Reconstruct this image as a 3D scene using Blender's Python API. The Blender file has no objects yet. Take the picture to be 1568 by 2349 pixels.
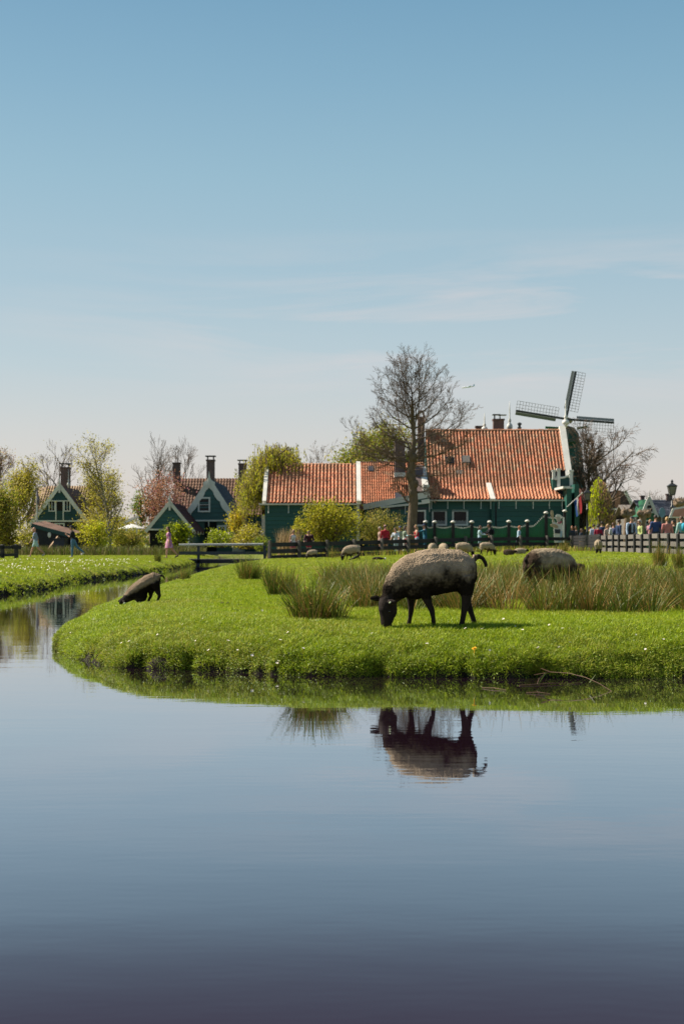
import bpy, math, random
import numpy as np
from mathutils import Vector, Matrix, noise, Euler

random.seed(7)
rng = np.random.default_rng(7)
R = math.radians
SC = bpy.context.scene
COL = SC.collection

# ------------------------------------------------------------------ camera
EYE = 1.1                      # eye height above the water
F = 3262.0                     # focal length in units of a 1568 px wide frame
HORIZON = 1250.0
cam_data = bpy.data.cameras.new('camera')
cam = bpy.data.objects.new('camera', cam_data)
COL.objects.link(cam)
cam.location = (0, 0, EYE)
cam.rotation_euler = (R(90), 0, 0)
cam_data.sensor_fit = 'VERTICAL'
cam_data.sensor_height = 36.0
cam_data.sensor_width = 24.0
cam_data.lens = F / 2349.0 * 36.0
cam_data.shift_y = 75.5 / 2349.0
cam_data.clip_start = 0.05
cam_data.clip_end = 20000
cam_data.dof.use_dof = True
cam_data.dof.focus_distance = 13.1
cam_data.dof.aperture_fstop = 5.0
SC.camera = cam
SC.render.resolution_x, SC.render.resolution_y = 683, 1024

# ------------------------------------------------------------------ world
SUN_DIR = Vector((-0.64, 0.27, 0.72)).normalized()      # towards the sun
SUN_EL = math.asin(SUN_DIR.z)
SUN_AZ = math.atan2(SUN_DIR.x, SUN_DIR.y)
world = bpy.data.worlds.new('World')
SC.world = world
world.use_nodes = True
wt = world.node_tree
wt.nodes.clear()
def wn(t, **kw):
    n = wt.nodes.new(t)
    for k, v in kw.items():
        setattr(n, k, v)
    return n
def wmath(op, a, b=None, c=None, clamp=False):
    n = wn('ShaderNodeMath', operation=op, use_clamp=clamp)
    for i, q in enumerate((a, b, c)):
        if q is None: continue
        if isinstance(q, (int, float)): n.inputs[i].default_value = q
        else: wt.links.new(q, n.inputs[i])
    return n.outputs[0]
w_out = wn('ShaderNodeOutputWorld')
w_bg = wn('ShaderNodeBackground')
w_bg.inputs['Strength'].default_value = 0.1
w_sky = wn('ShaderNodeTexSky', sky_type='NISHITA', sun_disc=False)
w_sky.sun_elevation = SUN_EL
w_sky.sun_rotation = SUN_AZ
w_bg.inputs['Strength'].default_value = 0.1
w_sky.air_density = 1.0
w_sky.dust_density = 1.5
w_sky.ozone_density = 1.0
w_tc = wn('ShaderNodeTexCoord')
w_sep = wn('ShaderNodeSeparateXYZ')
wt.links.new(w_tc.outputs['Generated'], w_sep.inputs[0])
w_el = wmath('MULTIPLY', wmath('ARCSINE', w_sep.outputs['Z']), 180 / math.pi / 90.0)   # 0 horizon .. 1 zenith
w_ramp = wn('ShaderNodeValToRGB')
def srgb(r, g, b):
    f = lambda c: c / 12.92 if c <= 0.04045 else ((c + 0.055) / 1.055) ** 2.4
    return tuple(f(v / 255.0) for v in (r, g, b))
SKY_STOPS = [(0.0, (214, 205, 198)), (2.5, (214, 207, 202)), (4.6, (203, 204, 203)), (7.2, (184, 200, 206)), (10.5, (165, 191, 203)),
             (14.5, (147, 183, 199)), (18, (129, 171, 193)), (21.5, (112, 158, 185)), (35, (92, 128, 158)), (90, (68, 96, 128))]
cr = w_ramp.color_ramp
while len(cr.elements) < len(SKY_STOPS): cr.elements.new(0.5)
for e, (deg, c) in zip(cr.elements, SKY_STOPS):
    e.position = deg / 90.0
    e.color = (*srgb(*c), 1)
wt.links.new(w_el, w_ramp.inputs[0])
w_sc = wn('ShaderNodeVectorMath', operation='SCALE')
w_sc.inputs['Scale'].default_value = 4.98
wt.links.new(w_ramp.outputs[0], w_sc.inputs[0])
w_mix = wn('ShaderNodeMix', data_type='RGBA')
w_mix.inputs['Factor'].default_value = 0.9
wt.links.new(w_sky.outputs[0], w_mix.inputs['A'])
wt.links.new(w_sc.outputs[0], w_mix.inputs['B'])
# thin cirrus
w_map = wn('ShaderNodeMapping')
w_map.inputs['Scale'].default_value = (2.2, 2.2, 19.0)
w_map.inputs['Location'].default_value = (0.62, 0.0, 0.55)
wt.links.new(w_tc.outputs['Generated'], w_map.inputs[0])
w_no = wn('ShaderNodeTexNoise')
w_no.inputs['Scale'].default_value = 1.7
w_no.inputs['Detail'].default_value = 7.0
w_no.inputs['Roughness'].default_value = 0.58
w_no.inputs['Distortion'].default_value = 0.5
wt.links.new(w_map.outputs[0], w_no.inputs['Vector'])
w_cl = wmath('MULTIPLY', wmath('SUBTRACT', w_no.outputs[0], 0.42), 4.6, clamp=True)
w_mask = wmath('SUBTRACT', 1.0, wmath('MULTIPLY', wmath('ABSOLUTE', wmath('SUBTRACT', w_el, 8.8 / 90)), 90 / 3.8), clamp=True)
w_side = wmath('MULTIPLY_ADD', w_sep.outputs['X'], 2.6, 0.70, clamp=True)      # the cirrus lies mostly ahead and to the right
w_cf = wmath('MULTIPLY', wmath('MULTIPLY', wmath('MULTIPLY', w_cl, w_mask), w_side), 0.9)
w_mix2 = wn('ShaderNodeMix', data_type='RGBA')
w_mix2.inputs['B'].default_value = (*[4.98 * c for c in srgb(224, 214, 213)], 1)
wt.links.new(w_cf, w_mix2.inputs['Factor'])
wt.links.new(w_mix.outputs['Result'], w_mix2.inputs['A'])
wt.links.new(w_mix2.outputs['Result'], w_bg.inputs['Color'])
wt.links.new(w_bg.outputs[0], w_out.inputs['Surface'])

sun_data = bpy.data.lights.new('sun', 'SUN')
sun_data.energy = 4.8
sun_data.angle = R(0.6)
sun_data.color = (1.0, 0.91, 0.77)
sun = bpy.data.objects.new('sun', sun_data)
COL.objects.link(sun)
sun.rotation_euler = SUN_DIR.to_track_quat('Z', 'Y').to_euler()
sun.location = (-40, 20, 60)

SC.view_settings.view_transform = 'Standard'
SC.view_settings.look = 'None'
SC.view_settings.exposure = 1.0
SC.view_settings.gamma = 1.0
SC.view_settings.use_curve_mapping = False
SC.render.engine = 'CYCLES'
SC.cycles.max_bounces = 6
SC.cycles.diffuse_bounces = 2
SC.cycles.glossy_bounces = 3
SC.cycles.transparent_max_bounces = 4

# ------------------------------------------------------------------ helpers
def wx(px, d): return (px - 784.0) / F * d
def wz(py, d): return EYE + (HORIZON - py) / F * d
def W(px, py, d): return Vector((wx(px, d), d, wz(py, d)))
def sm(t):
    t = min(1.0, max(0.0, t)); return t * t * (3 - 2 * t)

WM = {}
def tag(o, label=None, cat=None, group=None, kind=None):
    if label: o['label'] = label
    if cat: o['category'] = cat
    if group: o['group'] = group
    if kind: o['kind'] = kind
    return o
def thing(name, loc, label, cat, group=None, rz=0.0):
    o = bpy.data.objects.new(name, None)
    COL.objects.link(o)
    o.location = loc
    o.rotation_euler = (0, 0, rz)
    o.empty_display_size = 0.1
    WM[o] = Matrix.Translation(Vector(loc)) @ Matrix.Rotation(rz, 4, 'Z')
    return tag(o, label, cat, group)

def place(name, mesh, parent, M):
    """an object that shares mesh data, at world matrix M, under parent"""
    o = bpy.data.objects.new(name, mesh)
    COL.objects.link(o)
    if parent is not None:
        o.parent = parent
        o.matrix_basis = WM[parent].inverted() @ M
    else:
        o.matrix_basis = M
    WM[o] = M
    return o

class MB:
    def __init__(self):
        self.v, self.f, self.m = [], [], []
    def add(self, vs, fs, mi=0):
        b = len(self.v)
        self.v.extend(vs)
        for f in fs:
            self.f.append(tuple(b + i for i in f))
            self.m.append(mi)
        return self
    def box(self, x0, x1, y0, y1, z0, z1, mi=0):
        return self.add([(x0, y0, z0), (x1, y0, z0), (x1, y1, z0), (x0, y1, z0), (x0, y0, z1), (x1, y0, z1), (x1, y1, z1), (x0, y1, z1)],
                        [(0, 3, 2, 1), (4, 5, 6, 7), (0, 1, 5, 4), (1, 2, 6, 5), (2, 3, 7, 6), (3, 0, 4, 7)], mi)
    def beam(self, a, b, w, h, mi=0, up=(0, 0, 1)):
        """box from a to b, width w (sideways), height h (along up)"""
        a, b = Vector(a), Vector(b)
        d = (b - a).normalized()
        s = d.cross(Vector(up))
        if s.length < 1e-4: s = d.cross(Vector((0, 1, 0)))
        s.normalize()
        u = s.cross(d)
        vs = []
        for p in (a, b):
            for i, j in ((-1, -1), (1, -1), (1, 1), (-1, 1)):
                vs.append(tuple(p + s * (i * w / 2) + u * (j * h / 2)))
        return self.add(vs, [(0, 1, 2, 3), (7, 6, 5, 4), (0, 4, 5, 1), (1, 5, 6, 2), (2, 6, 7, 3), (3, 7, 4, 0)], mi)
    def prism(self, poly, y0, y1, mi=0, axis='Y'):
        """polygon of (x,z) extruded in y (or (y,z) extruded in x)"""
        n = len(poly)
        if axis == 'Y':
            vs = [(p[0], y0, p[1]) for p in poly] + [(p[0], y1, p[1]) for p in poly]
        elif axis == 'X':
            vs = [(y0, p[0], p[1]) for p in poly] + [(y1, p[0], p[1]) for p in poly]
        else:
            vs = [(p[0], p[1], y0) for p in poly] + [(p[0], p[1], y1) for p in poly]
        fs = [tuple(range(n)), tuple(range(2 * n - 1, n - 1, -1))]
        for i in range(n):
            j = (i + 1) % n
            fs.append((i, i + n, j + n, j))
        return self.add(vs, fs, mi)
    def tube(self, pts, rads, n=6, mi=0, cap=True):
        b = len(self.v)
        pts = [Vector(p) for p in pts]
        m = len(pts)
        ref = None
        for i, p in enumerate(pts):
            d = (pts[min(i + 1, m - 1)] - pts[max(i - 1, 0)])
            if d.length < 1e-9: d = Vector((0, 0, 1))
            d.normalize()
            if ref is None:
                ref = Vector((0, 0, 1)) if abs(d.z) < 0.9 else Vector((1, 0, 0))
            s = d.cross(ref)
            if s.length < 1e-5: s = d.cross(Vector((0.3, 1, 0.2)))
            s.normalize()
            t = d.cross(s)
            r = rads[i]
            ra, rb = (r if isinstance(r, (tuple, list)) else (r, r))
            for k in range(n):
                a = 2 * math.pi * k / n
                self.v.append(tuple(p + s * (math.cos(a) * ra) + t * (math.sin(a) * rb)))
        for i in range(m - 1):
            for k in range(n):
                k2 = (k + 1) % n
                self.f.append((b + i * n + k, b + i * n + k2, b + (i + 1) * n + k2, b + (i + 1) * n + k)); self.m.append(mi)
        if cap:
            self.f.append(tuple(b + k for k in range(n - 1, -1, -1))); self.m.append(mi)
            self.f.append(tuple(b + (m - 1) * n + k for k in range(n))); self.m.append(mi)
        return self
    def lathe(self, prof, c, n=12, mi=0):
        """profile of (r,z) around the vertical through c"""
        b = len(self.v)
        for r, z in prof:
            for k in range(n):
                a = 2 * math.pi * k / n
                self.v.append((c[0] + r * math.cos(a), c[1] + r * math.sin(a), c[2] + z))
        for i in range(len(prof) - 1):
            for k in range(n):
                k2 = (k + 1) % n
                self.f.append((b + i * n + k, b + i * n + k2, b + (i + 1) * n + k2, b + (i + 1) * n + k)); self.m.append(mi)
        self.f.append(tuple(b + k for k in range(n - 1, -1, -1))); self.m.append(mi)
        self.f.append(tuple(b + (len(prof) - 1) * n + k for k in range(n))); self.m.append(mi)
        return self
    def ball(self, c, r, nu=10, nv=7, mi=0, M=None):
        rx, ry, rz = r if isinstance(r, (tuple, list)) else (r, r, r)
        c = Vector(c)
        vs, fs = [], []
        for j in range(1, nv):
            th = math.pi * j / nv
            for i in range(nu):
                ph = 2 * math.pi * i / nu
                q = Vector((rx * math.sin(th) * math.cos(ph), ry * math.sin(th) * math.sin(ph), rz * math.cos(th)))
                if M is not None: q = M @ q
                vs.append(tuple(c + q))
        q = Vector((0, 0, rz)); q = M @ q if M is not None else q
        vs.append(tuple(c + q)); vs.append(tuple(c - q))
        t, bt = len(vs) - 2, len(vs) - 1
        for j in range(nv - 2):
            for i in range(nu):
                i2 = (i + 1) % nu
                fs.append((j * nu + i, (j + 1) * nu + i, (j + 1) * nu + i2, j * nu + i2))
        for i in range(nu):
            i2 = (i + 1) % nu
            fs.append((t, i, i2)); fs.append((bt, (nv - 2) * nu + i2, (nv - 2) * nu + i))
        return self.add(vs, fs, mi)
    def mesh(self, name, mats, smooth=False, inv=None):
        me = bpy.data.meshes.new(name)
        vs = self.v
        if inv is not None:
            A = np.array(inv)
            P = np.asarray(vs, dtype=float).reshape(-1, 3)
            vs = (P @ A[:3, :3].T + A[:3, 3]).tolist()
        me.from_pydata(vs, [], self.f)
        for m in (mats if isinstance(mats, (list, tuple)) else [mats]): me.materials.append(m)
        me.polygons.foreach_set('material_index', self.m)
        if smooth: me.polygons.foreach_set('use_smooth', [True] * len(self.f))
        me.update()
        return me
    def build(self, name, mats, parent=None, smooth=False, local=False):
        inv = None
        if parent is not None and not local: inv = WM[parent].inverted()
        me = self.mesh(name, mats, smooth, inv)
        o = bpy.data.objects.new(name, me)
        COL.objects.link(o)
        if parent is not None:
            o.parent = parent
            WM[o] = WM[parent].copy()
        else:
            WM[o] = Matrix.Identity(4)
        return o
def top(mb, name, mats, loc, label, cat, group=None, smooth=False, rz=0.0):
    """a thing that is one mesh; shapes given in world coordinates"""
    M = Matrix.Translation(Vector(loc)) @ Matrix.Rotation(rz, 4, 'Z')
    me = mb.mesh(name, mats, smooth, M.inverted())
    o = bpy.data.objects.new(name, me)
    COL.objects.link(o)
    o.location = loc; o.rotation_euler = (0, 0, rz)
    WM[o] = M
    return tag(o, label, cat, group)

# ------------------------------------------------------------------ materials
MATS = {}
def mat(name, c1, c2=None, rough=0.8, scale=4.0, vary=0.0, bump=0.0, bscale=30.0, stretch=(1, 1, 1), spec=0.3, trans=0.0, island=0.0, metal=0.0, c3=None, wstain=None):
    """base colour c1..c2 by noise (c3 a second, broader stain), per object and per island brightness variation, fine bump"""
    if name in MATS: return MATS[name]
    m = bpy.data.materials.new(name)
    m.use_nodes = True
    t = m.node_tree
    N, L = t.nodes, t.links
    b = N['Principled BSDF']
    b.inputs['Roughness'].default_value = rough
    b.inputs['Specular IOR Level'].default_value = spec
    b.inputs['Metallic'].default_value = metal
    tc = N.new('ShaderNodeTexCoord')
    mp = N.new('ShaderNodeMapping'); mp.inputs['Scale'].default_value = stretch
    L.new(tc.outputs['Object'], mp.inputs[0])
    if c2 is None: c2 = tuple(0.8 * v for v in c1)
    no = N.new('ShaderNodeTexNoise'); no.inputs['Scale'].default_value = scale; no.inputs['Detail'].default_value = 5
    L.new(mp.outputs[0], no.inputs['Vector'])
    rp = N.new('ShaderNodeMapRange'); rp.inputs['From Min'].default_value = 0.32; rp.inputs['From Max'].default_value = 0.68
    L.new(no.outputs[0], rp.inputs[0])
    mx = N.new('ShaderNodeMix'); mx.data_type = 'RGBA'
    mx.inputs['A'].default_value = (*c1, 1); mx.inputs['B'].default_value = (*c2, 1)
    L.new(rp.outputs[0], mx.inputs['Factor'])
    col = mx.outputs['Result']
    if c3 is not None:
        n3 = N.new('ShaderNodeTexNoise'); n3.inputs['Scale'].default_value = scale * 0.31; n3.inputs['Detail'].default_value = 4
        L.new(mp.outputs[0], n3.inputs['Vector'])
        r3 = N.new('ShaderNodeMapRange'); r3.inputs['From Min'].default_value = 0.48; r3.inputs['From Max'].default_value = 0.66
        L.new(n3.outputs[0], r3.inputs[0])
        m3 = N.new('ShaderNodeMix'); m3.data_type = 'RGBA'; m3.inputs['B'].default_value = (*c3, 1)
        L.new(col, m3.inputs['A']); L.new(r3.outputs[0], m3.inputs['Factor'])
        col = m3.outputs['Result']
    if wstain is not None:      # weathering that runs across neighbouring pieces
        gp = N.new('ShaderNodeNewGeometry')
        nw = N.new('ShaderNodeTexNoise'); nw.inputs['Scale'].default_value = wstain[1]; nw.inputs['Detail'].default_value = 6; nw.inputs['Roughness'].default_value = 0.62
        L.new(gp.outputs['Position'], nw.inputs['Vector'])
        rw = N.new('ShaderNodeMapRange'); rw.inputs['From Min'].default_value = 0.46; rw.inputs['From Max'].default_value = 0.72; rw.inputs['To Max'].default_value = 0.75
        L.new(nw.outputs[0], rw.inputs[0])
        mw_ = N.new('ShaderNodeMix'); mw_.data_type = 'RGBA'; mw_.inputs['B'].default_value = (*wstain[0], 1)
        L.new(col, mw_.inputs['A']); L.new(rw.outputs[0], mw_.inputs['Factor']); col = mw_.outputs['Result']
    if vary or island:
        tot = None
        if vary:
            oi = N.new('ShaderNodeObjectInfo')
            a = N.new('ShaderNodeMapRange'); a.inputs['To Min'].default_value = 1 - vary; a.inputs['To Max'].default_value = 1 + vary
            L.new(oi.outputs['Random'], a.inputs[0]); tot = a.outputs[0]
        if island:
            ge = N.new('ShaderNodeNewGeometry')
            a = N.new('ShaderNodeMapRange'); a.inputs['To Min'].default_value = 1 - island; a.inputs['To Max'].default_value = 1 + island
            L.new(ge.outputs['Random Per Island'], a.inputs[0])
            if tot is None: tot = a.outputs[0]
            else:
                q = N.new('ShaderNodeMath'); q.operation = 'MULTIPLY'
                L.new(tot, q.inputs[0]); L.new(a.outputs[0], q.inputs[1]); tot = q.outputs[0]
        s = N.new('ShaderNodeVectorMath'); s.operation = 'SCALE'
        L.new(col, s.inputs[0]); L.new(tot, s.inputs['Scale']); col = s.outputs[0]
    L.new(col, b.inputs['Base Color'])
    if bump:
        nb = N.new('ShaderNodeTexNoise'); nb.inputs['Scale'].default_value = bscale; nb.inputs['Detail'].default_value = 4
        L.new(mp.outputs[0], nb.inputs['Vector'])
        bu = N.new('ShaderNodeBump'); bu.inputs['Strength'].default_value = bump; bu.inputs['Distance'].default_value = 0.02
        L.new(nb.outputs[0], bu.inputs['Height']); L.new(bu.outputs[0], b.inputs['Normal'])
    if trans:
        tr = N.new('ShaderNodeBsdfTranslucent'); L.new(col, tr.inputs['Color'])
        ms = N.new('ShaderNodeMixShader'); ms.inputs[0].default_value = trans
        L.new(b.outputs[0], ms.inputs[1]); L.new(tr.outputs[0], ms.inputs[2])
        L.new(ms.outputs[0], N['Material Output'].inputs['Surface'])
    MATS[name] = m
    return m

M_grass = mat('grass_blades', (0.23, 0.31, 0.008), (0.33, 0.36, 0.014), rough=0.55, scale=1.3, vary=0.3, island=0.45, trans=0.35, c3=(0.32, 0.29, 0.045), wstain=((0.37, 0.31, 0.07), 0.75))
M_clover = mat('clover', (0.14, 0.235, 0.006), (0.22, 0.285, 0.010), rough=0.5, scale=1.6, vary=0.3, island=0.45, trans=0.3)
M_ground = mat('meadow', (0.115, 0.155, 0.018), (0.17, 0.185, 0.028), rough=0.95, scale=2.2, bump=0.6, bscale=60, c3=(0.17, 0.155, 0.05), wstain=((0.07, 0.105, 0.012), 0.35))
M_moss = mat('bank_moss', (0.11, 0.175, 0.007), (0.20, 0.215, 0.014), rough=0.7, scale=7, vary=0.3, island=0.45, trans=0.2, c3=(0.16, 0.12, 0.03))
M_soil = mat('peat_soil', (0.010, 0.008, 0.005), (0.024, 0.018, 0.010), rough=1.0, scale=9, bump=0.8, bscale=40)
M_rush = mat('rush_green', (0.07, 0.115, 0.010), (0.165, 0.19, 0.022), rough=0.5, scale=2.0, vary=0.2, island=0.45, trans=0.2)
M_rushdry = mat('rush_dry', (0.42, 0.26, 0.08), (0.25, 0.14, 0.03), rough=0.6, scale=2.0, vary=0.15, island=0.4, trans=0.15)
M_reed = mat('reed_dry', (0.42, 0.31, 0.16), (0.3, 0.2, 0.09), rough=0.7, scale=2.0, island=0.3, trans=0.2)
M_green = mat('green_paint', (0.017, 0.092, 0.070), (0.014, 0.074, 0.058), rough=0.5, scale=1.5, vary=0.14, bump=0.08, bscale=40, spec=0.4)
M_greendk = mat('dark_green_paint', (0.008, 0.056, 0.052), (0.006, 0.044, 0.042), rough=0.45, scale=1.5, vary=0.14, spec=0.4)
M_greenlt = mat('teal_paint', (0.028, 0.098, 0.086), (0.024, 0.080, 0.072), rough=0.5, scale=1.5, vary=0.14, spec=0.4)
M_picket = mat('picket_green', (0.010, 0.13, 0.045), (0.008, 0.10, 0.035), rough=0.45, scale=2, vary=0.15, spec=0.4)
M_white = mat('white_paint', (0.70, 0.67, 0.61), (0.62, 0.60, 0.54), rough=0.55, scale=3.0, vary=0.05, c3=(0.56, 0.55, 0.5))
M_black = mat('black_tar_paint', (0.012, 0.012, 0.014), (0.022, 0.021, 0.023), rough=0.6, scale=5, vary=0.2, bump=0.15, bscale=50)
M_weath = mat('weathered_post', (0.075, 0.066, 0.060), (0.13, 0.115, 0.10), rough=0.85, scale=6, vary=0.25, bump=0.3, bscale=60, stretch=(6, 6, 1))
M_boardgrey = mat('grey_weathered_board', (0.11, 0.098, 0.088), (0.165, 0.15, 0.135), rough=0.9, scale=5, vary=0.15, bump=0.3, bscale=50, stretch=(1, 1, 8))
M_tile = mat('orange_pantile', (0.56, 0.215, 0.11), (0.43, 0.145, 0.07), rough=0.75, scale=7, vary=0.26, island=0.26, bump=0.25, bscale=60, c3=(0.40, 0.25, 0.15), wstain=((0.27, 0.155, 0.085), 0.55))
M_tileb = mat('orange_small_pantile', (0.56, 0.205, 0.095), (0.45, 0.15, 0.065), rough=0.75, scale=7, vary=0.22, island=0.22, bump=0.25, bscale=60, c3=(0.46, 0.25, 0.14), wstain=((0.30, 0.15, 0.08), 0.6))
M_tilebrown = mat('brown_tile', (0.14, 0.06, 0.04), (0.09, 0.04, 0.03), rough=0.8, scale=6, vary=0.25, island=0.3, bump=0.2)
M_slate = mat('dark_slate', (0.032, 0.036, 0.05), (0.05, 0.052, 0.066), rough=0.6, scale=6, vary=0.2, island=0.25, bump=0.2)
M_slatewarm = mat('purple_slate', (0.10, 0.066, 0.07), (0.075, 0.05, 0.055), rough=0.7, scale=6, vary=0.2, island=0.25)
M_tilepale = mat('pale_pantile', (0.36, 0.25, 0.15), (0.25, 0.17, 0.10), rough=0.85, scale=6, vary=0.2, island=0.3, bump=0.2)
M_glass = mat('window_glass', (0.010, 0.011, 0.013), (0.02, 0.02, 0.022), rough=0.08, scale=3, spec=0.15)
M_curtain = mat('lace_curtain', (0.3, 0.29, 0.27), (0.2, 0.19, 0.18), rough=0.95, scale=12)
M_dark = mat('dark_interior', (0.006, 0.006, 0.006), (0.01, 0.01, 0.01), rough=0.9)
M_iron = mat('black_iron', (0.016, 0.018, 0.018), (0.025, 0.028, 0.028), rough=0.45, spec=0.5)
M_bark = mat('bark', (0.18, 0.13, 0.085), (0.09, 0.066, 0.044), rough=0.95, scale=5, bump=0.7, bscale=18, stretch=(3, 3, 0.7))
M_barkgrey = mat('grey_bark', (0.17, 0.14, 0.11), (0.105, 0.085, 0.068), rough=0.95, scale=5, bump=0.5, bscale=18, stretch=(3, 3, 0.7))
M_twig = mat('twigs', (0.19, 0.13, 0.09), (0.12, 0.08, 0.055), rough=0.9, scale=1.0, island=0.25)
M_birch = mat('birch_bark', (0.36, 0.33, 0.28), (0.10, 0.09, 0.075), rough=0.9, scale=4, stretch=(1, 1, 4))
M_bricks = None
def brick_mat(name, c1, c2, mortar, scale=1.0):
    m = bpy.data.materials.new(name); m.use_nodes = True
    N, L = m.node_tree.nodes, m.node_tree.links
    b = N['Principled BSDF']; b.inputs['Roughness'].default_value = 0.9
    tc = N.new('ShaderNodeTexCoord')
    sp = N.new('ShaderNodeSeparateXYZ'); L.new(tc.outputs['Object'], sp.inputs[0])
    ad = N.new('ShaderNodeMath'); ad.operation = 'ADD'; L.new(sp.outputs['X'], ad.inputs[0]); L.new(sp.outputs['Y'], ad.inputs[1])
    cb = N.new('ShaderNodeCombineXYZ'); L.new(ad.outputs[0], cb.inputs[0]); L.new(sp.outputs['Z'], cb.inputs[1])
    br = N.new('ShaderNodeTexBrick')
    br.inputs['Color1'].default_value = (*c1, 1); br.inputs['Color2'].default_value = (*c2, 1); br.inputs['Mortar'].default_value = (*mortar, 1)
    br.inputs['Scale'].default_value = scale; br.inputs['Mortar Size'].default_value = 0.010
    br.inputs['Brick Width'].default_value = 0.22; br.inputs['Row Height'].default_value = 0.065
    L.new(cb.outputs[0], br.inputs['Vector'])
    no = N.new('ShaderNodeTexNoise'); no.inputs['Scale'].default_value = 2.5; no.inputs['Detail'].default_value = 5
    L.new(tc.outputs['Object'], no.inputs['Vector'])
    mr = N.new('ShaderNodeMapRange'); mr.inputs['To Min'].default_value = 0.6; mr.inputs['To Max'].default_value = 1.35
    L.new(no.outputs[0], mr.inputs[0])
    s = N.new('ShaderNodeVectorMath'); s.operation = 'SCALE'; L.new(br.outputs['Color'], s.inputs[0]); L.new(mr.outputs[0], s.inputs['Scale'])
    L.new(s.outputs[0], b.inputs['Base Color'])
    bu = N.new('ShaderNodeBump'); bu.inputs['Strength'].default_value = 0.4; bu.inputs['Distance'].default_value = 0.01
    bu.invert = True
    L.new(br.outputs['Fac'], bu.inputs['Height']); L.new(bu.outputs[0], b.inputs['Normal'])
    return m
M_brick = brick_mat('brown_brick', (0.105, 0.056, 0.045), (0.075, 0.043, 0.04), (0.13, 0.105, 0.09))
M_brickred = brick_mat('purple_brick', (0.13, 0.066, 0.058), (0.085, 0.048, 0.05), (0.17, 0.14, 0.125))

def leafmat(name, c1, c2, trans=0.5, island=0.4):
    return mat(name, c1, c2, rough=0.55, scale=0.7, island=island, trans=trans)
L_yg = leafmat('leaf_yellow_green', (0.47, 0.42, 0.03), (0.35, 0.33, 0.024))
L_fresh = leafmat('leaf_fresh_green', (0.27, 0.32, 0.02), (0.18, 0.235, 0.015))
L_olive = leafmat('leaf_olive', (0.41, 0.335, 0.07), (0.3, 0.25, 0.05))
L_lime = leafmat('leaf_lime', (0.543, 0.6, 0.011), (0.425, 0.488, 0.011))
L_dark = leafmat('leaf_dark', (0.09, 0.13, 0.016), (0.13, 0.165, 0.02))
L_bronze = leafmat('leaf_bronze', (0.4, 0.21, 0.12), (0.3, 0.155, 0.085))
L_pink = leafmat('blossom_pink', (0.44, 0.18, 0.19), (0.34, 0.14, 0.14))
L_whiteb = leafmat('blossom_white', (0.62, 0.56, 0.44), (0.5, 0.44, 0.33))
L_yellow = leafmat('blossom_yellow', (0.58, 0.42, 0.02), (0.5, 0.34, 0.02))
L_bush = leafmat('leaf_bush', (0.4, 0.38, 0.02), (0.25, 0.26, 0.014))
L_hedge = leafmat('leaf_hedge', (0.24, 0.25, 0.03), (0.15, 0.17, 0.02))
# ------------------------------------------------------------------ water and land
WATER = [(-90, 0.7), (90, 0.7), (90, 11.0), (30, 11.45), (8, 11.70), (4.5, 11.80), (2.85, 11.80), (1.86, 11.72), (0.78, 11.84), (-0.31, 11.96), (-1.08, 12.37),
         (-1.68, 12.62), (-2.12, 12.95), (-2.55, 13.75), (-2.95, 14.8), (-3.22, 16.2), (-3.38, 18.0), (-3.6, 20.5), (-3.85, 25), (-4.0, 29.5), (-4.4, 40),
         (-4.75, 50), (-4.85, 62), (-4.85, 75), (-5.9, 95), (-6.2, 104), (-8.2, 104), (-7.9, 85), (-7.9, 75), (-7.5, 64), (-7.4, 57), (-7.6, 47.2),
         (-7.8, 41.2), (-7.35, 36), (-7.5, 31.2), (-8.6, 25), (-13, 19), (-30, 14), (-90, 12)]
WP = np.array(WATER, float)
def catmull(P, closed=False, n=8):
    out = []
    m = len(P)
    for i in range(m - 1):
        p0, p1, p2, p3 = P[max(i - 1, 0)], P[i], P[i + 1], P[min(i + 2, m - 1)]
        for k in range(n):
            t = k / n
            out.append(0.5 * ((2 * p1) + (p2 - p0) * t + (2 * p0 - 5 * p1 + 4 * p2 - p3) * t * t + (3 * p1 - p0 - 3 * p2 + p3) * t ** 3))
    out.append(P[-1])
    return np.array(out)
EDGE = np.vstack([WP[:3], catmull(WP[3:26], n=6), catmull(WP[26:], n=5)])     # smoothed shoreline polygon

def shore_distance(X, Y):
    """signed distance to the shoreline, positive on land"""
    sh = X.shape
    x, y = X.ravel(), Y.ravel()
    best = np.full(x.shape, 1e9); inside = np.zeros(x.shape, bool)
    A = EDGE; B = np.roll(EDGE, -1, 0)
    for (ax, ay), (bx, by) in zip(A, B):
        dx, dy = bx - ax, by - ay
        t = np.clip(((x - ax) * dx + (y - ay) * dy) / (dx * dx + dy * dy + 1e-12), 0, 1)
        best = np.minimum(best, np.hypot(x - ax - t * dx, y - ay - t * dy))
        c = ((ay > y) != (by > y))
        with np.errstate(divide='ignore', invalid='ignore'):
            xi = (bx - ax) * (y - ay) / (by - ay + 1e-30) + ax
        inside ^= c & (x < xi)
    return np.where(inside, -best, best).reshape(sh)
def smv(t):
    t = np.clip(t, 0, 1); return t * t * (3 - 2 * t)
def wav(x, y):
    return (np.sin(x * 1.7 + 0.6 * np.sin(y * 1.1)) * np.sin(y * 1.3 + 0.8 * np.sin(x * 0.9)) + 0.5 * np.sin(x * 4.1 + y * 2.3) * np.sin(y * 3.7 - x * 1.9))
def plateau(X, Y):
    """land height well inside the shore"""
    X, Y = np.asarray(X, float), np.asarray(Y, float)
    rise = 0.36 * smv((X + 4) / 16) * smv((Y - 22) / 45)
    left = np.where(X < -6, 0.06, 0.0)
    return 0.355 + rise + left + 0.012 * wav(X, Y) * (Y > 0)
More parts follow.
